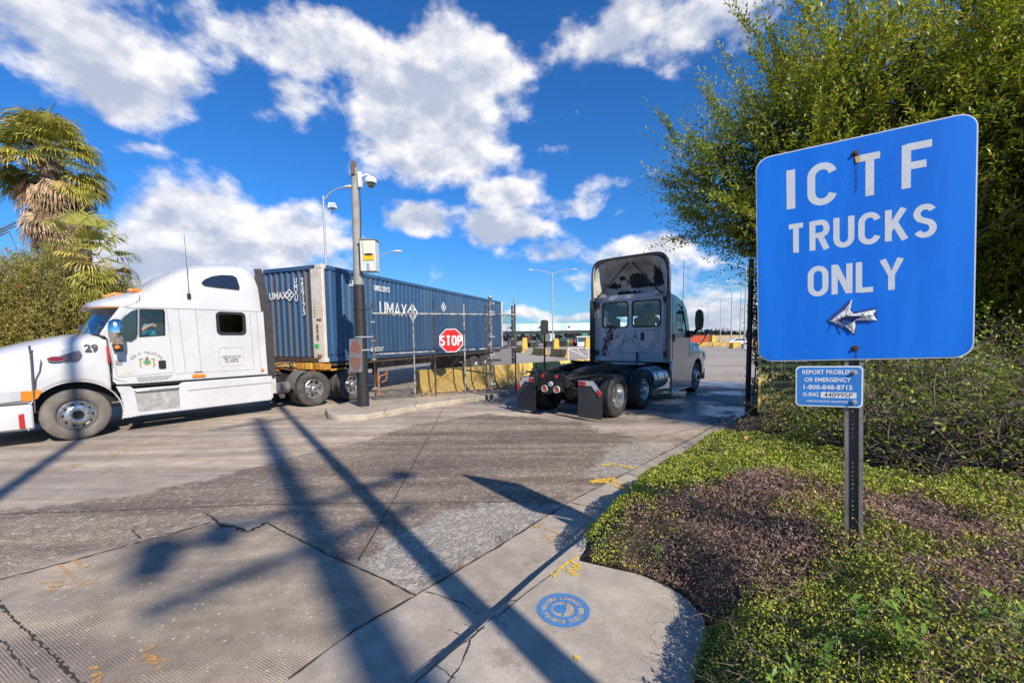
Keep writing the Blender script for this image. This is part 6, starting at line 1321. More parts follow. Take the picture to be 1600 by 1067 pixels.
    ws = MB(); ws.loft([[Vector((4.68+.10*(1-(y/1.2)**2), y, 2.78)) for y in np.linspace(-1.2, 1.2, 9)], [Vector((5.02+.15*(1-(y/1.2)**2), y, 1.95)) for y in np.linspace(-1.2, 1.2, 9)]], cap=False, closed=False); ws.build('windscreen', mk_glass('clear_screen', (.88, .96, 1.0), alpha=.5), root)
    bx('dashboard', (4.85, 0, 1.85), (.35, 2.3, .25), dark, .05); bx('cab_floor', (4.1, 0, 1.2), (1.7, 2.4, .1), dark); bx('bumper', (7.0, 0, .55), (.18, 2.3, .42), silver2, .06)
    # --- roof fairing: open-backed shell
    outl = lambda W, zt, zb, p=8: [(W*math.copysign(abs(math.cos(a))**(2/p), math.cos(a)), zb+(zt-zb)*math.sin(a)**(2/p)) for a in np.linspace(0, math.pi, 29)]
    secs = [(3.08, 1.24, 4.36, 3.13), (3.30, 1.22, 4.38, 3.13), (3.7, 1.10, 4.28, 3.16), (4.1, .95, 4.02, 3.1), (4.5, .72, 3.60, 3.05), (4.75, .5, 3.15, 2.95)]
    rings = [[Vector((x, y, z)) for y, z in outl(W, zt, zb)] for x, W, zt, zb in secs]
    mb = MB(); mb.loft(rings, cap=False, closed=False); o = mb.build('roof_fairing', silver, root, smooth=50); md = o.modifiers.new('s', 'SOLIDIFY'); md.thickness = .03; md.offset = -1
    # inner lining: dirty white with black remains
    lm = bpy.data.materials.new('fairing_lining'); lm.use_nodes = True; n = NT(lm.node_tree); b = n.n['Principled BSDF']; tc = n.new('ShaderNodeTexCoord').outputs['Object']; sp = n.new('ShaderNodeSeparateXYZ'); n.l.new(tc, sp.inputs[0])
    yz = lambda cy, cz, sy, sz, w: n.math('MULTIPLY', n.math('EXPONENT', n.math('MULTIPLY', n.math('ADD', n.math('POWER', n.math('MULTIPLY', n.math('SUBTRACT', sp.outputs[1], cy), 1/sy), 2), n.math('POWER', n.math('MULTIPLY', n.math('SUBTRACT', sp.outputs[2], cz), 1/sz), 2)), -1)), w)
    tot = None
    for q in ((.0, 3.72, .34, .20, 1.1), (-.72, 3.78, .20, .28, 1.0), (.80, 3.60, .22, .12, .75), (.55, 3.85, .14, .10, .7), (-.35, 3.55, .5, .06, .8), (.62, 3.30, .2, .12, .7), (.2, 3.36, .3, .07, .6)): tot = yz(*q) if tot is None else n.math('ADD', tot, yz(*q))
    f = n.ramp(n.math('ADD', tot, n.math('MULTIPLY', n.math('SUBTRACT', n.noise(tc, 6, 6, .7), .5), 1.7)), .40, .46)
    n.l.new(n.mix(f, n.mix(n.ramp(n.noise(tc, 3, 5), .35, .7), (.58, .56, .51), (.40, .38, .33)), (.015, .015, .02)), b.inputs['Base Color']); b.inputs['Roughness'].default_value = .7
    b2n = n.new('ShaderNodeBump', ins={'Strength': .5, 'Distance': .04, 'Height': n.noise(tc, 5, 3)}); n.l.new(b2n.outputs[0], b.inputs['Normal'])
    R2 = [[Vector((x, y, z)) for y, z in outl(W, zt, zb, p)] for x, W, zt, zb, p in ((3.10, 1.20, 4.32, 3.2, 5), (3.16, 1.12, 4.24, 3.2, 4), (3.35, 1.04, 4.17, 3.2, 3.2), (3.60, .98, 4.10, 3.2, 3), (3.78, .8, 3.98, 3.2, 2.6), (3.88, .5, 3.75, 3.2, 2.4), (3.9, .1, 3.4, 3.2, 2))]
    mb = MB(); mb.loft(R2, cap=False, closed=False); mb.build('fairing_lining', lm, root, smooth=60)
    mb = MB(); mb.tube([(3.06, y, z) for y, z in outl(1.245, 4.37, 3.05)], .028, 6); mb.build('fairing_edge', mat('rubber_edge', (.035, .035, .04), .5), root, smooth=60)
    for s_ in (-1, 1): mb = MB(); mb.tube([(3.22, s_*.06, 4.22), (3.05, s_*1.05, 3.18)], .022, 6); mb.build('fairing_strut', blackp, root)
    for s_ in (-1, 1): bx('strut_foot', (3.15, s_*.92, 3.22), (.10, .24, .10), silver, .01); bx('side_extender', (3.10, s_*1.25, 2.12 if s_ > 0 else 2.2), (.30, .03, 2.0), mat('rubber_edge'), .006)
    mb = MB(); mb.tube([(4.2, -1.28, 2.3), (4.2, -1.30, 4.25)], .008, 5); mb.build('antenna', darkm, root)
    # --- frame and running gear
    for y in (-.43, .43): mb = MB(); mb.loft([[Vector((x, y+dy, z+dz)) for dy, dz in ((-.045, -.13), (.045, -.13), (.045, .13), (-.045, .13))] for x, z in ((-1.05, .88), (-.75, .92), (-.4, .98), (6.2, .98))]); mb.build('frame_rail', darkm, root, bevel=.008)
    for x in (-.3, .75, 1.8, 2.6): bx('crossmember', (x, 0, .95), (.14, .8, .2), darkm)
    mb = MB()
    for s_ in (-1, 1): mb.prism([(-.6, 0), (-.1, .02), (.75, .08), (.75, .16), (-.2, .10), (-.6, .05)], -.10, .10, Matrix.Translation((0, s_*.43, 1.07)) @ Matrix.Rotation(rad(90), 4, 'X'))
    mb.build('ramp_plate', darkm, root)
    mb = MB(); mb.prism([(-.55, -.30), (-.62, -.2), (-.15, -.07), (-.15, .07), (-.62, .2), (-.55, .30), (0, .47), (.42, .47), (.5, .3), (.5, -.3), (.42, -.47), (0, -.47)], 0, .06, Matrix.Translation((.85, 0, 1.20)) @ Matrix.Rotation(rad(6), 4, 'Y')); mb.box((.85, 0, 1.13), (.5, .8, .14)); mb.build('fifth_wheel', mat('greasy_steel', (.05, .05, .055), .3, metal=.6, var=.3, vscale=8), root, bevel=.01)
    bx('deck_plate', (2.55, -.05, 1.12), (.35, 1.4, .05), alu, .008); bx('deck_plate', (2.2, 0, 1.06), (.3, .95, .04), darkm, .008)
    bx('tail_plate', (-1.02, 0, .86), (.05, .78, .42), darkm, .01)
    for y, z, r_, m in ((.15, .70, .07, mat('orange_red_lens', (.80, .10, .03), .25, coat=.5)), (-.20, .70, .07, mat('orange_red_lens')), (-.02, .82, .065, mat('white_disc', (.5, .5, .48), .4)), (.22, 1.0, .045, redl), (-.18, 1.0, .045, redl)): mb = MB(); mb.cyl((-1.04, y, z), (-1.075, y, z), r_, r_*.9, 20); mb.build('tail_light', m, root, bevel=.004)
    for y in (.15, -.20): mb = MB(); mb.lathe([(-1.045, .068), (-1.085, .07), (-1.085, .084), (-1.045, .086)], 24, 'X', (0, y, .70), close=True); mb.build('lamp_ring', mat('white_disc'), root)
    mb = MB(); mb.ball((-.05, 0, .52), .24, 10); mb.ball((1.43, 0, .52), .24, 10); mb.cyl((0, -.9, .52), (0, .9, .52), .08, n=12); mb.cyl((1.48, -.9, .52), (1.48, .9, .52), .08, n=12); mb.build('axles', darkm, root, smooth=50)
    bx('spring_box', (-.55, .33, .66), (.35, .16, .3), darkm, .02); bx('spring_box', (-.55, -.33, .66), (.35, .16, .3), darkm, .02)
    mb = MB(); mb.tube([(-.95, -.45, .95), (-.5, -.85, 1.02), (-.45, -1.2, 1.02)], .03, 8); mb.build('flap_hanger', darkm, root, smooth=60); mb = MB(); mb.tube([(-.95, .45, .95), (-.5, .85, 1.02), (-.45, 1.2, 1.02)], .03, 8); mb.tube([(-.7, .45, 1.06), (-.2, .9, 1.10), (-.75, 1.15, .98)], .018, 6); mb.build('flap_hanger', darkm, root, smooth=60)
    flapm = mat('mud_flap_rubber', (.05, .052, .055), .6, var=.25, vscale=6, bump=.25, bscale=7); refw = mat('reflector_white', (.55, .56, .56), .35); refr = mat('reflector_red', (.62, .03, .03), .35)
    for s_, kk in ((-1, 1), (1, -1)):
        T = frameT((-.80, s_*.93, .50), (0, -1, 0), (0, 0, 1), (-1, 0, 0))
        fl = [(-.30, -.44), (.28, -.44), (.31, -.40), (.31, .18), (.10, .44), (-.31, .44), (-.31, -.42)]; fl = [(x*kk, y) for x, y in fl]
        link('mud_flap', shape([fl], .014, T), flapm, root)
        link('reflector', shape([[(x*kk, y) for x, y in [(-.29, .30), (-.29, .42), (.09, .42), (.30, .16), (.26, .06), (.05, .31)]]], .006, T @ Matrix.Translation((0, 0, .012))), refw, root)
        link('reflector_red', shape([[(x*kk, y) for x, y in [(-.27, .31), (-.27, .40), (-.10, .40), (-.10, .31)]]], .006, T @ Matrix.Translation((0, 0, .016))), refr, root); link('reflector_red', shape([[(x*kk, y) for x, y in [(.17, .18), (.21, .25), (.305, .155), (.262, .05)]]], .006, T @ Matrix.Translation((0, 0, .016))), refr, root)
    for x in (0, 1.48):
        for sg in (1, -1): wheel(root, x, 1.25*sg, .515, sg, True, rubber_dark, alu, name='drive_wheel', concave=True)
    for sg in (1, -1): wheel(root, 5.85, 1.20*sg, .51, sg, False, rubber_dark, alu, name='steer_wheel')
    for sg in (1, -1):
        mb = MB(); mb.cyl((2.15, sg*.92, .72), (3.2, sg*.92, .72), .33, n=32); mb.build('fuel_tank', mat('tank_aluminium', (.5, .5, .52), .22, metal=.95, var=.15), root, smooth=40, bevel=.02)
        for x in (2.4, 2.9): mb = MB(); mb.lathe([(x-.03, .335), (x+.03, .335)], 32, 'X', (0, sg*.92, .72)); mb.build('tank_strap', galv, root, smooth=60)
    mb = MB(); mb.box((3.3, 0, .95), (.5, 1.6, .35)); mb.tube([(3.0, .3, 1.1), (2.95, .1, .95), (3.0, -.3, 1.08)], .03, 8); mb.tube([(XB-.1, -.28, 1.1), (XB-.12, -.28, 1.45)], .03, 8); mb.build('under_cab_gear', darkm, root)
    # seats
    for y in (.78, -.22): mb = MB(); mb.box((3.75, y, 1.5), (.5, .5, .25)); mb.box((3.62, y, 2.05), (.16, .5, .95)); mb.box((3.60, y, 2.63), (.12, .28, .24)); mb.build('seat', mat('seat_cloth', (.06, .065, .07), .9), root, bevel=.05)
    rootp = empty('person', tuple(O+lf*.30-fw*.12), RZ, label='person in an orange safety vest leaning in the right rear window of the day cab', cat='person')
    def skinbody(name, V_, E_, rs, m, sub=2):
        me = bpy.data.meshes.new(name); me.from_pydata(V_, E_, []); o = link(name, me, m, rootp); o.modifiers.new('skin', 'SKIN').use_smooth_shade = True
        for i, r_ in enumerate(rs): me.skin_vertices[0].data[i].radius = (r_, r_); me.skin_vertices[0].data[i].use_root = i == 0
        o.modifiers.new('sub', 'SUBSURF').levels = sub
    skinbody('body', [(3.95, -.70, 1.7), (3.98, -.68, 2.1), (3.98, -.66, 2.5), (3.98, -.64, 2.64), (3.99, -.62, 2.74), (4.0, -.60, 2.86), (4.02, -.42, 2.46), (4.1, -.38, 2.15), (4.3, -.4, 2.1), (4.0, -.9, 2.46), (4.08, -.95, 2.2), (4.3, -.8, 2.1)], [(0, 1), (1, 2), (2, 3), (3, 4), (4, 5), (2, 6), (6, 7), (7, 8), (2, 9), (9, 10), (10, 11)], [.17, .18, .17, .06, .09, .1, .085, .055, .04, .085, .055, .04], skin)
    skinbody('vest', [(3.93, -.70, 1.75), (3.92, -.68, 2.2), (3.93, -.67, 2.52), (3.95, -.45, 2.50), (3.95, -.86, 2.50)], [(0, 1), (1, 2), (2, 3), (2, 4)], [.21, .22, .20, .09, .09], orangec)
    mb = MB(); mb.tube([(3.73, -.62, 2.62), (3.70, -.80, 2.30), (3.72, -.86, 2.1)], .03, 6); mb.build('vest_stripe', mat('vest_yellow', (.7, .55, .08), .6), rootp); mb = MB(); mb.lathe([(-.03, .115), (.05, .12), (.11, .09), (.13, .01)], 18, 'Z', (4.0, -.60, 2.84)); mb.build('hair', darkc, rootp, smooth=60)
day_cab()
# ================================================================== vegetation
def unit(a): return a/(np.linalg.norm(a, axis=-1, keepdims=True)+1e-9)
def shoots_leaves(P, Dr, L, per, ln, wd, cols, jit=.25, spread=.9, r=rng):
    """leaves in two ranks along many shoots"""
    n = len(P); t = np.tile(np.linspace(.08, 1, per), (n, 1))+r.uniform(-.03, .03, (n, per)); D3 = np.repeat(Dr[:, None], per, 1)
    pos = P[:, None]+D3*(t*L[:, None])[..., None]; side = unit(r.normal(size=(n, 3))); side = unit(np.cross(side, Dr)); other = np.cross(Dr, side)
    a = (np.arange(per)*2.4)[None, :]+r.uniform(0, 6, (n, 1)); rad_ = side[:, None]*np.cos(a)[..., None]+other[:, None]*np.sin(a)[..., None]
    ax = unit(D3*.75+rad_*spread+r.normal(size=(n, per, 3))*jit); up = unit(D3*.3+np.array([0, 0, 1.])+r.normal(size=(n, per, 3))*.35)
    N = n*per; col = cols(pos.reshape(-1, 3), t.reshape(-1), np.repeat(np.arange(n), per)); s = r.uniform(.7, 1.25, N)*(1.05-.35*t.reshape(-1))
    return pos.reshape(-1, 3), ax.reshape(-1, 3), up.reshape(-1, 3), ln*s, wd*s, col
def big_tree():
    base = (8.3, 8.6); zb = .35; root = empty('evergreen_tree', (*base, zb), label='large dense small-leaved evergreen tree behind the blue sign', cat='tree')
    r = np.random.default_rng(5)
    E_ = [((6.4, 8.2, 4.9), (2.7, 2.2, 1.75)), ((8.6, 7.8, 5.3), (3.2, 2.7, 2.15)), ((10.2, 6.9, 4.0), (3.0, 2.5, 2.9)), ((4.85, 7.8, 4.95), (1.55, 1.3, 1.0)), ((5.0, 7.7, 3.9), (1.2, 1.0, .8)), ((7.6, 8.3, 3.9), (2.6, 2.0, 1.5)), ((9.0, 6.2, 4.6), (2.2, 1.7, 2.5)), ((6.1, 7.6, 5.9), (1.5, 1.4, .9)), ((12.5, 8.0, 4.0), (3.0, 3.0, 3.4)), ((9.3, 8.2, 2.7), (3.2, 1.6, 1.1)), ((11.0, 7.4, 2.3), (3.0, 1.6, 1.5))]
    P = []; Dr = []
    n_sh = 13500; w = np.array([e[1][0]*e[1][2] for e in E_]); w = w/w.sum(); ei = r.choice(len(E_), n_sh, p=w)
    C = np.array([e[0] for e in E_])[ei]; Rr = np.array([e[1] for e in E_])[ei]; d = unit(r.normal(size=(n_sh, 3))); rr_ = r.uniform(.55, 1., n_sh)**.5
    lumps = .74+.48*vnoise(d[:, 0]*3+C[:, 0], d[:, 2]*3+d[:, 1]*2, .55, 12)
    P = C+Rr*d*(rr_*lumps)[:, None]
    Dr = unit(d*.9+np.array([-.12, -.05, .62])+r.normal(size=(n_sh, 3))*.22)
    # plumes: upright sprays that break the outline
    npl = 330; pe = r.choice(len(E_), npl, p=w); pd = unit(r.normal(size=(npl, 3))+np.array([-.25, -.25, .35])); pc = np.array([e[0] for e in E_])[pe]+np.array([e[1] for e in E_])[pe]*pd*.88; pa = unit(pd*.8+np.array([-.1, 0, .75])+r.normal(size=(npl, 3))*.2); pl = r.uniform(.6, 1.5, npl)
    NK = 8200; k = r.integers(0, npl, NK); u_ = r.random(NK); P = np.concatenate([P, pc[k]+pa[k]*(pl[k]*u_)[:, None]+r.normal(size=(NK, 3))*(.13*(1.1-u_))[:, None]]); Dr = np.concatenate([Dr, unit(pa[k]+r.normal(size=(NK, 3))*(.42*(1.15-u_))[:, None])])
    vis = (P[:, 1] < 9.3)|(r.random(len(P)) < .5); P, Dr = P[vis], Dr[vis]; L = r.uniform(.35, .8, len(P))*np.where(r.random(len(P)) < .12, 1.7, 1)
    def cols(pos, t, k):
        hue = vnoise(pos[:, 0]+pos[:, 2]*.7, pos[:, 1]+pos[:, 2], .7, 33)[:, None]; u = r.random((len(pos), 1))
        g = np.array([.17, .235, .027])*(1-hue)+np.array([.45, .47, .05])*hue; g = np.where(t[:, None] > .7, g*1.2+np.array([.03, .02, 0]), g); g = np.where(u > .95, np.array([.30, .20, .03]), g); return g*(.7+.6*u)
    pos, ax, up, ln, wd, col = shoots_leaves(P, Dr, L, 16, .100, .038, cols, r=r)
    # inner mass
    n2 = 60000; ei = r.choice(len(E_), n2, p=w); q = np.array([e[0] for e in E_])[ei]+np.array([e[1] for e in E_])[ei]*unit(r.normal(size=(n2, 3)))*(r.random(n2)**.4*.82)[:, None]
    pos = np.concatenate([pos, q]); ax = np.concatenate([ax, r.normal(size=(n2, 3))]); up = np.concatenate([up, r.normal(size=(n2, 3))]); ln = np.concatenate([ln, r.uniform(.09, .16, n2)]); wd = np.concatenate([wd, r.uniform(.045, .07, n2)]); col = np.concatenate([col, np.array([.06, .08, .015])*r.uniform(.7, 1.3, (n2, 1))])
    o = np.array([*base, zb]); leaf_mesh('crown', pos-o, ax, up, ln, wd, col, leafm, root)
    paths = []
    rr2 = random.Random(3)
    def grow(p, d, L, r0, lev):
        pts = [p]; q = Vector(p); dd = Vector(d)
        for i in range(4): dd = (dd+Vector((rr2.gauss(0, .12), rr2.gauss(0, .12), rr2.gauss(.03, .1)))).normalized(); q = q+dd*L/4; pts.append(q.copy())
        paths.append((pts, r0, r0*.55))
        if lev > 0:
            for k in range(4 if lev > 1 else 5): a = rr2.random()*6.28; i = rr2.choice((2, 3, 4)); grow(pts[i], (dd+Vector((math.cos(a), math.sin(a), .35))*.75).normalized(), L*.72, r0*.5, lev-1)
    for k, (dx, dy) in enumerate(((-.5, .0), (.3, -.3), (.5, .3), (-.1, .4), (0, -.5))): grow(Vector((dx*.25, dy*.25, 0)), Vector((dx, dy, 1)).normalized(), 2.6, .13, 3)
    twig_mesh('trunk', paths, barkm, root, n=6)
    # bare shoot axes that show at the outline
    k = r.choice(len(P), 2600, replace=False); twig_mesh('twigs', [([Vector(P[i]-o), Vector(P[i]-o+Dr[i]*L[i]*.95)], .007, .003) for i in k], twigm, root, n=3)
big_tree()
def thicket(px, py, Y, hgt, wid, seed, label, leaves=2600):
    g = at(px, py, Y); zb = float(bed_z(np.array([g.x]), np.array([Y]))[0][0]); root = empty('shrub', (g.x, Y, zb), label=label, cat='shrub', group='bare twiggy shrubs behind the sign')
    rr2 = random.Random(seed); paths = []; ends = []
    def grow(p, d, L, r0, lev):
        pts = [Vector(p)]; q = Vector(p); dd = Vector(d)
        for i in range(4): dd = (dd+Vector((rr2.gauss(0, .25), rr2.gauss(0, .25), rr2.gauss(-.02, .2)))).normalized(); q = q+dd*L/4; q.z = max(q.z, .03); pts.append(q.copy())
        paths.append((pts, r0, r0*.6)); ends.append((q.copy(), dd.copy()))
        if lev > 0:
            for k in range(3): a = rr2.random()*6.28; i = rr2.choice((1, 2, 3, 4)); grow(pts[i], (dd*.6+Vector((math.cos(a), math.sin(a), rr2.uniform(-.2, .6)))).normalized(), L*rr2.uniform(.5, .8), r0*.58, lev-1)
    for k in range(16): a = rr2.random()*6.28; sp = rr2.uniform(.15, .9); grow(Vector((math.cos(a)*wid*.3*rr2.random(), math.sin(a)*wid*.3*rr2.random(), -.05)), Vector((math.cos(a)*sp, math.sin(a)*sp, 1)).normalized(), hgt*rr2.uniform(.45, .75), .013, 3)
    twig_mesh('branches', paths, twigm, root, n=4)
    r = np.random.default_rng(seed); idx = r.choice(len(ends), leaves); P = np.array([list(ends[i][0]) for i in idx])+r.normal(size=(leaves, 3))*.05; P[:, 2] = np.maximum(P[:, 2], .05)
    u = r.random((leaves, 1)); hue = vnoise(P[:, 0]*2, P[:, 2]*2+P[:, 1], .5, seed)[:, None]; keepm = hue[:, 0] > .42; P = P[keepm]; u = u[keepm]; m_ = len(P)
    col = np.where(u > .5, np.array([.34, .40, .04]), np.array([.14, .20, .03]))*(.7+.6*r.random((m_, 1))); col = np.where(u > .93, np.array([.28, .18, .05]), col)
    leaf_mesh('leaves', P, unit(r.normal(size=(m_, 3))+np.array([0, 0, .4])), r.normal(size=(m_, 3))+np.array([0, 0, 1]), r.uniform(.03, .06, m_), r.uniform(.018, .034, m_), col, leafm, root)
for k, (px, py, Y, h_, w_, lab) in enumerate(((1225, 690, 7.0, .3, .35, 'bare shrub under the yellow notice, between the day cab and the sign post'), (1290, 705, 5.8, .5, .6, 'twiggy shrub just left of the sign post'), (1400, 720, 5.0, 1.5, 1.4, 'twiggy shrub just right of the sign post'), (1500, 740, 4.5, 1.45, 1.3, 'shrub with pale twigs below the right corner of the blue sign'), (1600, 740, 4.2, 1.4, 1.3, 'twiggy shrub cut by the right edge of the photo'),
        (1440, 690, 6.6, 1.9, 1.6, 'taller shrub in the second row right of the sign post'), (1560, 690, 6.0, 2.0, 1.6, 'taller shrub in the second row at the right edge'), (1372, 680, 7.6, 1.7, 1.2, 'shrub in the second row directly behind the sign post'), (1255, 668, 8.4, .25, .4, 'low shrub at the foot of the fence below the yellow notice'), (1185, 672, 8.6, .3, .35, 'lowest shrub, bare brown twigs beside the dark fence posts'))):
    thicket(px, py, Y, h_, w_, 200+k, lab, 500 if k in (0, 8, 9) else 3300)
for k, (px, py, Y, h_, w_, lab) in enumerate(((1410, 775, 3.75, 1.0, .9, 'nearest bare shrub right of the sign post, its pale forked stem rising from dark soil'), (1500, 780, 3.7, 1.05, .9, 'nearest bare shrub in the gap between the post and the photo edge'), (1590, 775, 3.7, 1.0, .9, 'nearest bare shrub by the right edge, over littered soil'), (1300, 745, 4.5, .5, .6, 'low tangle of dead branches touching the left side of the sign post'), (1235, 715, 5.6, .38, .5, 'dead brushwood below the small blue sign'))):
    thicket(px, py, Y, h_, w_, 240+k, lab, 1500)
def litter():
    N = 30000; r = np.random.default_rng(77); X_ = r.uniform(2.2, 9, N); Y_ = r.uniform(3.0, 10, N); Z_, d = bed_z(X_, Y_); k = d > .1; X_, Y_, Z_ = X_[k], Y_[k], Z_[k]; N = len(X_)
    u = r.random((N, 1)); col = np.where(u > .6, np.array([.26, .19, .12]), np.array([.11, .075, .05]))*(.6+.8*r.random((N, 1))); col = np.where(u > .985, np.array([.5, .5, .48]), col)
    ax = r.normal(size=(N, 3)); ax[:, 2] *= .25; leaf_mesh('leaf_litter', np.stack([X_, Y_, Z_+.012+.02*r.random(N)], -1), ax, np.tile([0, 0, 1.], (N, 1))+r.normal(size=(N, 3))*.3, r.uniform(.02, .06, N), r.uniform(.008, .025, N), col, succm, kind='stuff', label='dry leaf litter and twigs on the bare soil under the shrubs', cat='litter')
litter()
# ---- fence and notice behind the shrubs
def right_fence():
    P0 = Vector((6.02, 10.55, 0)); P1 = Vector((16.5, 9.6, 0)); root = empty('chain_link_fence', tuple(P0), label='chain link fence behind the shrubs with two dark posts at the gateway', cat='fence'); inv = Matrix.Translation(-P0); u = (P1-P0).normalized()
    for s, r_, h_ in ((0, .06, 3.8), (.42, .045, 3.4), (3.4, .035, 2.6), (6.6, .035, 2.6), (9.8, .035, 2.6)): mb = MB(); mb.tube([P0+u*s, P0+u*s+Vector((0, 0, h_))], r_, 10, True, inv); mb.build('post', mat('black_post', (.02, .02, .022), .5, var=.3), root, smooth=60)
    mb = MB(); mb.tube([P0+Vector((0, 0, 2.45)), P1+Vector((0, 0, 2.45))], .022, 8, True, inv); mb.build('top_rail', pipeb, root, smooth=60)
    mb = MB(); chain(mb, P0+u*.45, P1, .05, 2.45, .11, .0032); o = mb.build('wire_mesh', wire, root, smooth=None, fix=False); o.data.transform(inv)
    for z in (.4, 1.3, 2.2, 3.0): mb = MB(); mb.box(P0+u*.2+Vector((0, 0, z)), (.42, .03, .03), inv); mb.build('hinge_bar', pipeb, root)
    # creeper on the gateway posts
    r = np.random.default_rng(8); N = 5200; t = r.random(N); z = .2+3.4*r.random(N)**.8; pos = np.stack([.05+.45*t+r.normal(size=N)*.07, r.normal(size=N)*.10, z], -1); k = vnoise(pos[:, 0]*3, z, .35, 5) > .42; pos = pos[k]; N = len(pos)
    v = empty('creeper', tuple(P0), label='dark creeper climbing between the two posts of the gateway', cat='plant')
    leaf_mesh('leaves', pos, r.normal(size=(N, 3)), r.normal(size=(N, 3))+np.array([0, -1, .5]), r.uniform(.04, .08, N), r.uniform(.025, .045, N), np.array([.05, .065, .018])*r.uniform(.5, 1.6, (N, 1)), leafm, v)
    twig_mesh('stems', [([Vector((.1+.12*k, -.05, 0)), Vector((.15+.1*k, -.06, 1.2)), Vector((.05+.14*k, -.04, 2.4)), Vector((.2, -.05, 3.3))], .02, .006) for k in range(4)], barkm, v)
    # notice
    q = at(1186, 645, 8.0); T = frameT((0, 0, q.z/.8+.78), (1, -.09, 0), (0, 0, 1)); nroot = empty('notice', (q.x+.6, 8.0, 0), label='weathered yellow notice starting with Atencion, half hidden behind the small blue sign', cat='sign'); nroot.scale = (.8, .8, .8)
    for x_ in (-.5, 1.3): mb = MB(); mb.tube([(x_, .06-x_*.09, 0), (x_, .06-x_*.09, 2.4)], .035, 8); mb.build('post', pipeb, nroot)
    link('board', shape([rr(-.75, -.78, 1.65, 1.12, .02)], .006, T), mat('notice_yellow', (.72, .54, .14), .6, col2=(.60, .46, .15), vscale=4), nroot)
    for s, y, sz in (('In This Area Operate By', .84, .19), ('Remote Control. Cabs', .65, .19), ('May Be Unoccupied.', .46, .19), ('May Be Unattended.', .27, .19)): text(s, sz, T @ Matrix.Translation((-.70, y, .0045)), blackt, parent=nroot, off=.003, align='LEFT', sx=.8)
    text('Atencion', .28, T @ Matrix.Translation((-.56, .09, .0045)), blackt, parent=nroot, off=.008, align='LEFT', sx=.85)
    for k, s in enumerate(('Las Locomotoras En Esta', 'Area Operan Bajo Control', 'Remoto. Las Locomotoras', 'Pueden Estar Sin Gente')): text(s, .20, T @ Matrix.Translation((-.70, -.11-.178*k, .0045)), blackt, parent=nroot, off=.003, align='LEFT', sx=.78)
    mb = MB(); mb.box(T @ Vector((.4, .185, .003)), (2.2, .004, .008)); mb.build('rule', blackt, nroot)
right_fence()
# ---- palms
def fan_palm(name, loc, n_green, n_dry, zc, pet, fan, zrange, seed, label, trunk_r=.38, skirt=True):
    root = empty(name, loc, label=label, cat='palm tree'); r = np.random.default_rng(seed)
    def fronds(n, el_fn, z_fn, pet_l, fan_l, colfn, segs=22, droop=.8, rad0=.3):
        P = []; A = []; U = []; L = []; W = []; C = []; stems = []
        for k in range(n):
            az = r.random()*2*math.pi; el = el_fn(k); d = np.array([math.cos(az)*math.cos(el), math.sin(az)*math.cos(el), math.sin(el)]); z0 = z_fn(k); b = np.array([math.cos(az)*rad0, math.sin(az)*rad0, z0]); pl = pet_l*r.uniform(.75, 1.15)
            sag = np.array([0, 0, -.25*pl*math.cos(el)]); hub = b+d*pl+sag; stems.append(([Vector(b), Vector(b+d*pl*.5+sag*.3), Vector(hub)], .022, .012))
            d2 = unit(d+np.array([0, 0, -.45])); side = unit(np.cross(d2, np.array([0, 0, 1.])+r.normal(size=3)*.15)); nrm = np.cross(side, d2); fl = fan_l*r.uniform(.8, 1.15); c = colfn(k)
            for j in range(segs):
                a = rad(-95+190*j/(segs-1)); sd = unit(d2*math.cos(a)+side*math.sin(a)+nrm*.12*abs(math.sin(a))); l1 = fl*(.55+.12*math.cos(a)); P.append(hub); A.append(sd); U.append(nrm+r.normal(size=3)*.1); L.append(l1*1.12); W.append(.085*fan_l); cc = c*r.uniform(.75, 1.25); C.append(cc)
                e = hub+sd*l1*.88; sd2 = unit(sd+np.array([0, 0, -droop*r.uniform(.7, 1.9)])+r.normal(size=3)*.08); P.append(e); A.append(sd2); U.append(nrm); L.append(fl*.6*r.uniform(.7, 1.1)); W.append(.055*fan_l); C.append(cc*1.1)
                if r.random() < .35: e2 = e+sd2*fl*.3; P.append(e2); A.append(unit(sd2+np.array([0, 0, -1.2]))); U.append(nrm); L.append(fl*.35); W.append(.02); C.append(cc*1.1)
        return np.array(P), np.array(A), np.array(U), np.array(L), np.array(W), np.array(C), stems
    G1, G2, G3 = np.array([.38, .36, .07]), np.array([.20, .23, .045]), np.array([.58, .46, .12])
    f = fronds(n_green, lambda k: rad(85-115*(k/n_green)+r.uniform(-12, 12)), lambda k: zc+.5-1.0*k/n_green, pet, fan, lambda k: (G1 if r.random() < .55 else G2 if r.random() < .7 else G3))
    leaf_mesh('crown', *f[:6], leafm, root); twig_mesh('petioles', f[6], mat('petiole', (.30, .27, .08), .7), root, n=4)
    if n_dry:
        B1, B2 = np.array([.48, .35, .22]), np.array([.28, .19, .12])
        z1, z0 = zc-.3, zrange
        f = fronds(n_dry, lambda k: rad(-25-50*r.random()-12*(k/n_dry)), lambda k: z1-(z1-z0-1.2)*(k/n_dry), pet*.62, fan*.95, lambda k: (B1 if r.random() < .6 else B2), 16, 1.6, rad0=trunk_r*.9)
        leaf_mesh('dead_fronds', *f[:6], drym, root)
    mb = MB(); zz = np.linspace(0, zc+.4, 14); mb.tube([(math.sin(z*.8)*.04, 0, z) for z in zz], [trunk_r*(1.15-.3*z/zc)+(.03 if i % 2 else 0) for i, z in enumerate(zz)], 12); mb.build('trunk', barkm, root, smooth=60)
pb_ = at(84, 300, 17.0); fan_palm('fan_palm', (pb_.x, 17.0, 0), 104, 120, 9.1, .86, .80, 5.2, 31, 'tall fan palm with a thick skirt of dead fronds')
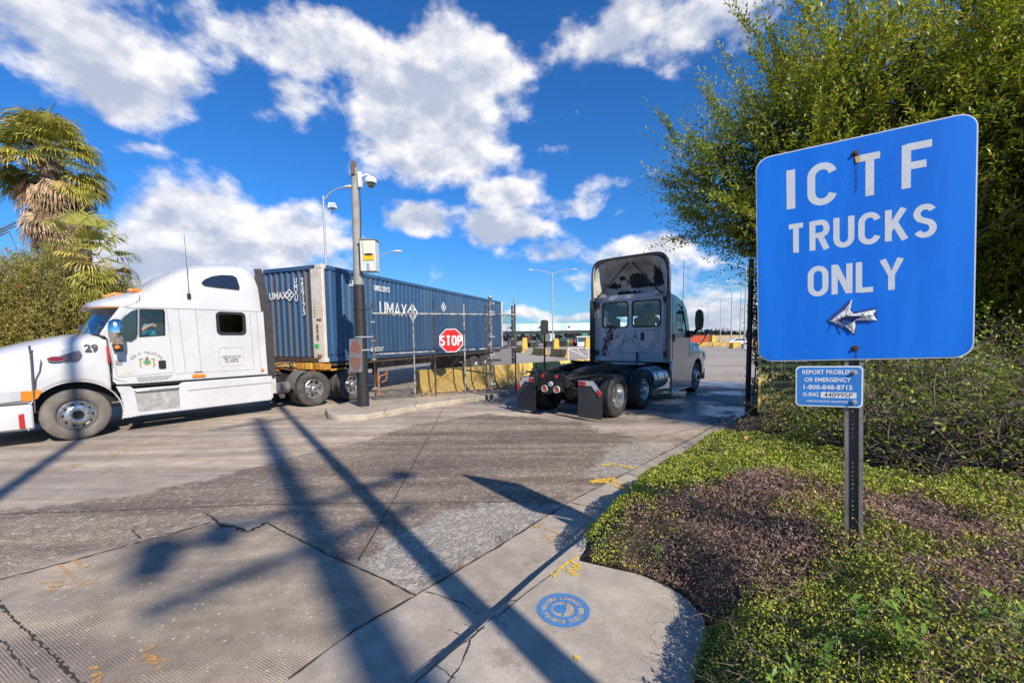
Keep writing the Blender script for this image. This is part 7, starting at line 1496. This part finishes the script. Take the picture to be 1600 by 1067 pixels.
pb_ = at(135, 395, 14.6); fan_palm('fan_palm', (pb_.x, 14.6, 0), 26, 0, 4.75, .75, .66, 3, 33, 'small bright fan palm growing out of the hedge above the truck roof', trunk_r=.16)
def hedge_bush(px, ytop, Y, w, seed, label):
    t = at(px, ytop, Y); root = empty('hedge_shrub', (t.x, Y, 0), label=label, cat='shrub', group='bottlebrush hedge behind the white truck'); r = np.random.default_rng(seed); Hh = t.z
    n = 3600; d = unit(r.normal(size=(n, 3))); d[:, 1] = -np.abs(d[:, 1])*.8+d[:, 1]*.2; d = unit(d); lump = .84+.32*vnoise(d[:, 0]*4, d[:, 2]*4, .8, seed)
    P = np.array([0, 0, Hh*.5])+d*np.array([w, w*.8, Hh*.5])*(lump*r.uniform(.6, 1, n)**.4)[:, None]; P[:, 2] = np.maximum(P[:, 2], .2); Dr = unit(d+np.array([0, 0, .5])+r.normal(size=(n, 3))*.4); L = r.uniform(.25, .6, n)
    def cols(pos, t_, k):
        hue = vnoise(pos[:, 0]+pos[:, 1], pos[:, 2], .5, seed+3)[:, None]; u = r.random((len(pos), 1)); g = np.array([.24, .26, .05])*(1-hue)+np.array([.52, .42, .13])*hue; g = np.where(u > .93, np.array([.5, .36, .2]), g); return g*(.65+.7*u)
    pos, ax, up, ln, wd, col = shoots_leaves(P, Dr, L, 12, .11, .028, cols, r=r); leaf_mesh('crown', pos, ax, up, ln, wd, col, leafm, root)
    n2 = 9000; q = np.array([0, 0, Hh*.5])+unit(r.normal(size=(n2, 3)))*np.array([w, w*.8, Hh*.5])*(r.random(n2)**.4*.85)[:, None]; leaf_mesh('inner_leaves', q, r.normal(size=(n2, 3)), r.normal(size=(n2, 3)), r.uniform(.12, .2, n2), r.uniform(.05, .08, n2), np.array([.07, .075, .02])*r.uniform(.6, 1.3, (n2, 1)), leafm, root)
    fl = []
    k = r.choice(n, 16)
    mbf = MB()
    for j, i in enumerate(k):
        p = Vector(P[i]+Dr[i]*L[i]*.8); mb = MB(); dd = Vector(Dr[i]); pts = [p, p+dd*.10]; mb.tube(pts, [.035, .02], 7); mb.build('flower', mat('bottlebrush_red', (.50, .07, .03), .8, var=.4, vscale=40), root)
    twig_mesh('branches', [([Vector((0, 0, 0)), Vector((math.cos(a)*w*.4, -abs(math.sin(a))*w*.4, Hh*.5)), Vector((math.cos(a)*w*.8, -abs(math.sin(a))*w*.7, Hh*.8))], .06, .015) for a in np.linspace(0, 6.2, 12)], twigm, root)
for k, (px, yt, Y, w, lab) in enumerate(((-60, 415, 13.6, 2.4, 'bottlebrush shrub cut by the left edge of the photo'), (28, 412, 14.4, 2.2, 'bottlebrush shrub with several red flowers below the tall palm'), (110, 405, 14.6, 2.0, 'bottlebrush shrub beneath the small palm'), (168, 436, 15.2, 1.6, 'lowest shrub of the hedge, meeting the truck roof'), (-170, 400, 13.0, 2.8, 'outermost bottlebrush shrub before the truck nose'))): hedge_bush(px, yt, Y, w, 300+k, lab)
def thin_tree():
    root = empty('bare_tree', (-25.5, 19, 0), label='thin bare branches sticking out left of the tall palm', cat='tree'); rr2 = random.Random(2)
    twig_mesh('branches', [([Vector((0, 0, 4)), Vector((2.1+.2*k, 0, 6.6+.2*k)), Vector((3.1+.3*k, 0, 7.0+.25*k)), Vector((3.6+.3*k, -.2, 6.2+.3*k))], .05, .015) for k in range(3)], barkm, root); mb = MB(); mb.tube([(0, 0, 0), (0, 0, 4.1)], [.2, .1], 8); mb.build('trunk', barkm, root)
thin_tree()

# ================================================================== poles behind the camera whose shadows cross the road
def shadow_poles():
    wood = mat('utility_wood', (.12, .085, .06), .9, var=.4, vscale=8, bump=.4)
    def P(p, t): d = Vector((.578, -.816)); return (p[0]+d.x*t, p[1]+d.y*t)
    x, y = P(G(740, 960), 6.0); root = empty('steel_pole', (x, y, 0), label='steel signal pole behind the viewer casting the sharp straight shadow', cat='pole')
    mb = MB(); mb.tube([(0, 0, 0), (0, 0, 13.5)], [.12, .085], 16); mb.build('pole', galv, root, smooth=60); mb = MB(); mb.cyl((0, 0, 0), (0, 0, .7), .22, .2, 16); mb.build('base', poleC, root)
    Hh = 21.; ex, ey = G(392, 655); x, y = P((ex, ey), Hh/math.tan(SUN_EL)); root = empty('utility_pole', (x, y, 0), label='wooden utility pole with crossarms and transformers casting the soft shadow', cat='pole')
    mb = MB(); mb.tube([(0, 0, 0), (0, 0, Hh)], [.24, .15], 12); mb.build('pole', wood, root, smooth=60)
    a = Vector((.63, .78, 0))
    for z, hl, off in ((Hh-.5, .9, 0), (15.8, 1.5, .05), (15.0, 1.2, -.1)): mb = MB(); mb.tube([a*(-hl+off)+Vector((0, 0, z)), a*(hl+off)+Vector((0, 0, z))], .09, 6); mb.build('crossarm', wood, root)
    for s, z, r_, h_ in ((-1.3, 15.5, .18, .5), (-.8, 15.6, .15, .4), (1.35, 15.7, .12, .3)): c = a*s; mb = MB(); mb.cyl((c.x, c.y, z), (c.x, c.y, z+h_), r_, n=16); mb.build('transformer', galv, root, bevel=.03)
    x, y = P(G(110, 690), 17.0); root = empty('steel_pole', (x, y, 0), label='steel lamp pole behind the viewer whose shadow crosses the white truck hood', cat='pole'); mb = MB(); mb.tube([(0, 0, 0), (0, 0, 16.5)], [.13, .09], 14); mb.build('pole', galv, root, smooth=60); mb = MB(); mb.cyl((0, 0, 0), (0, 0, .7), .22, .2, 16); mb.build('base', poleC, root)
shadow_poles()
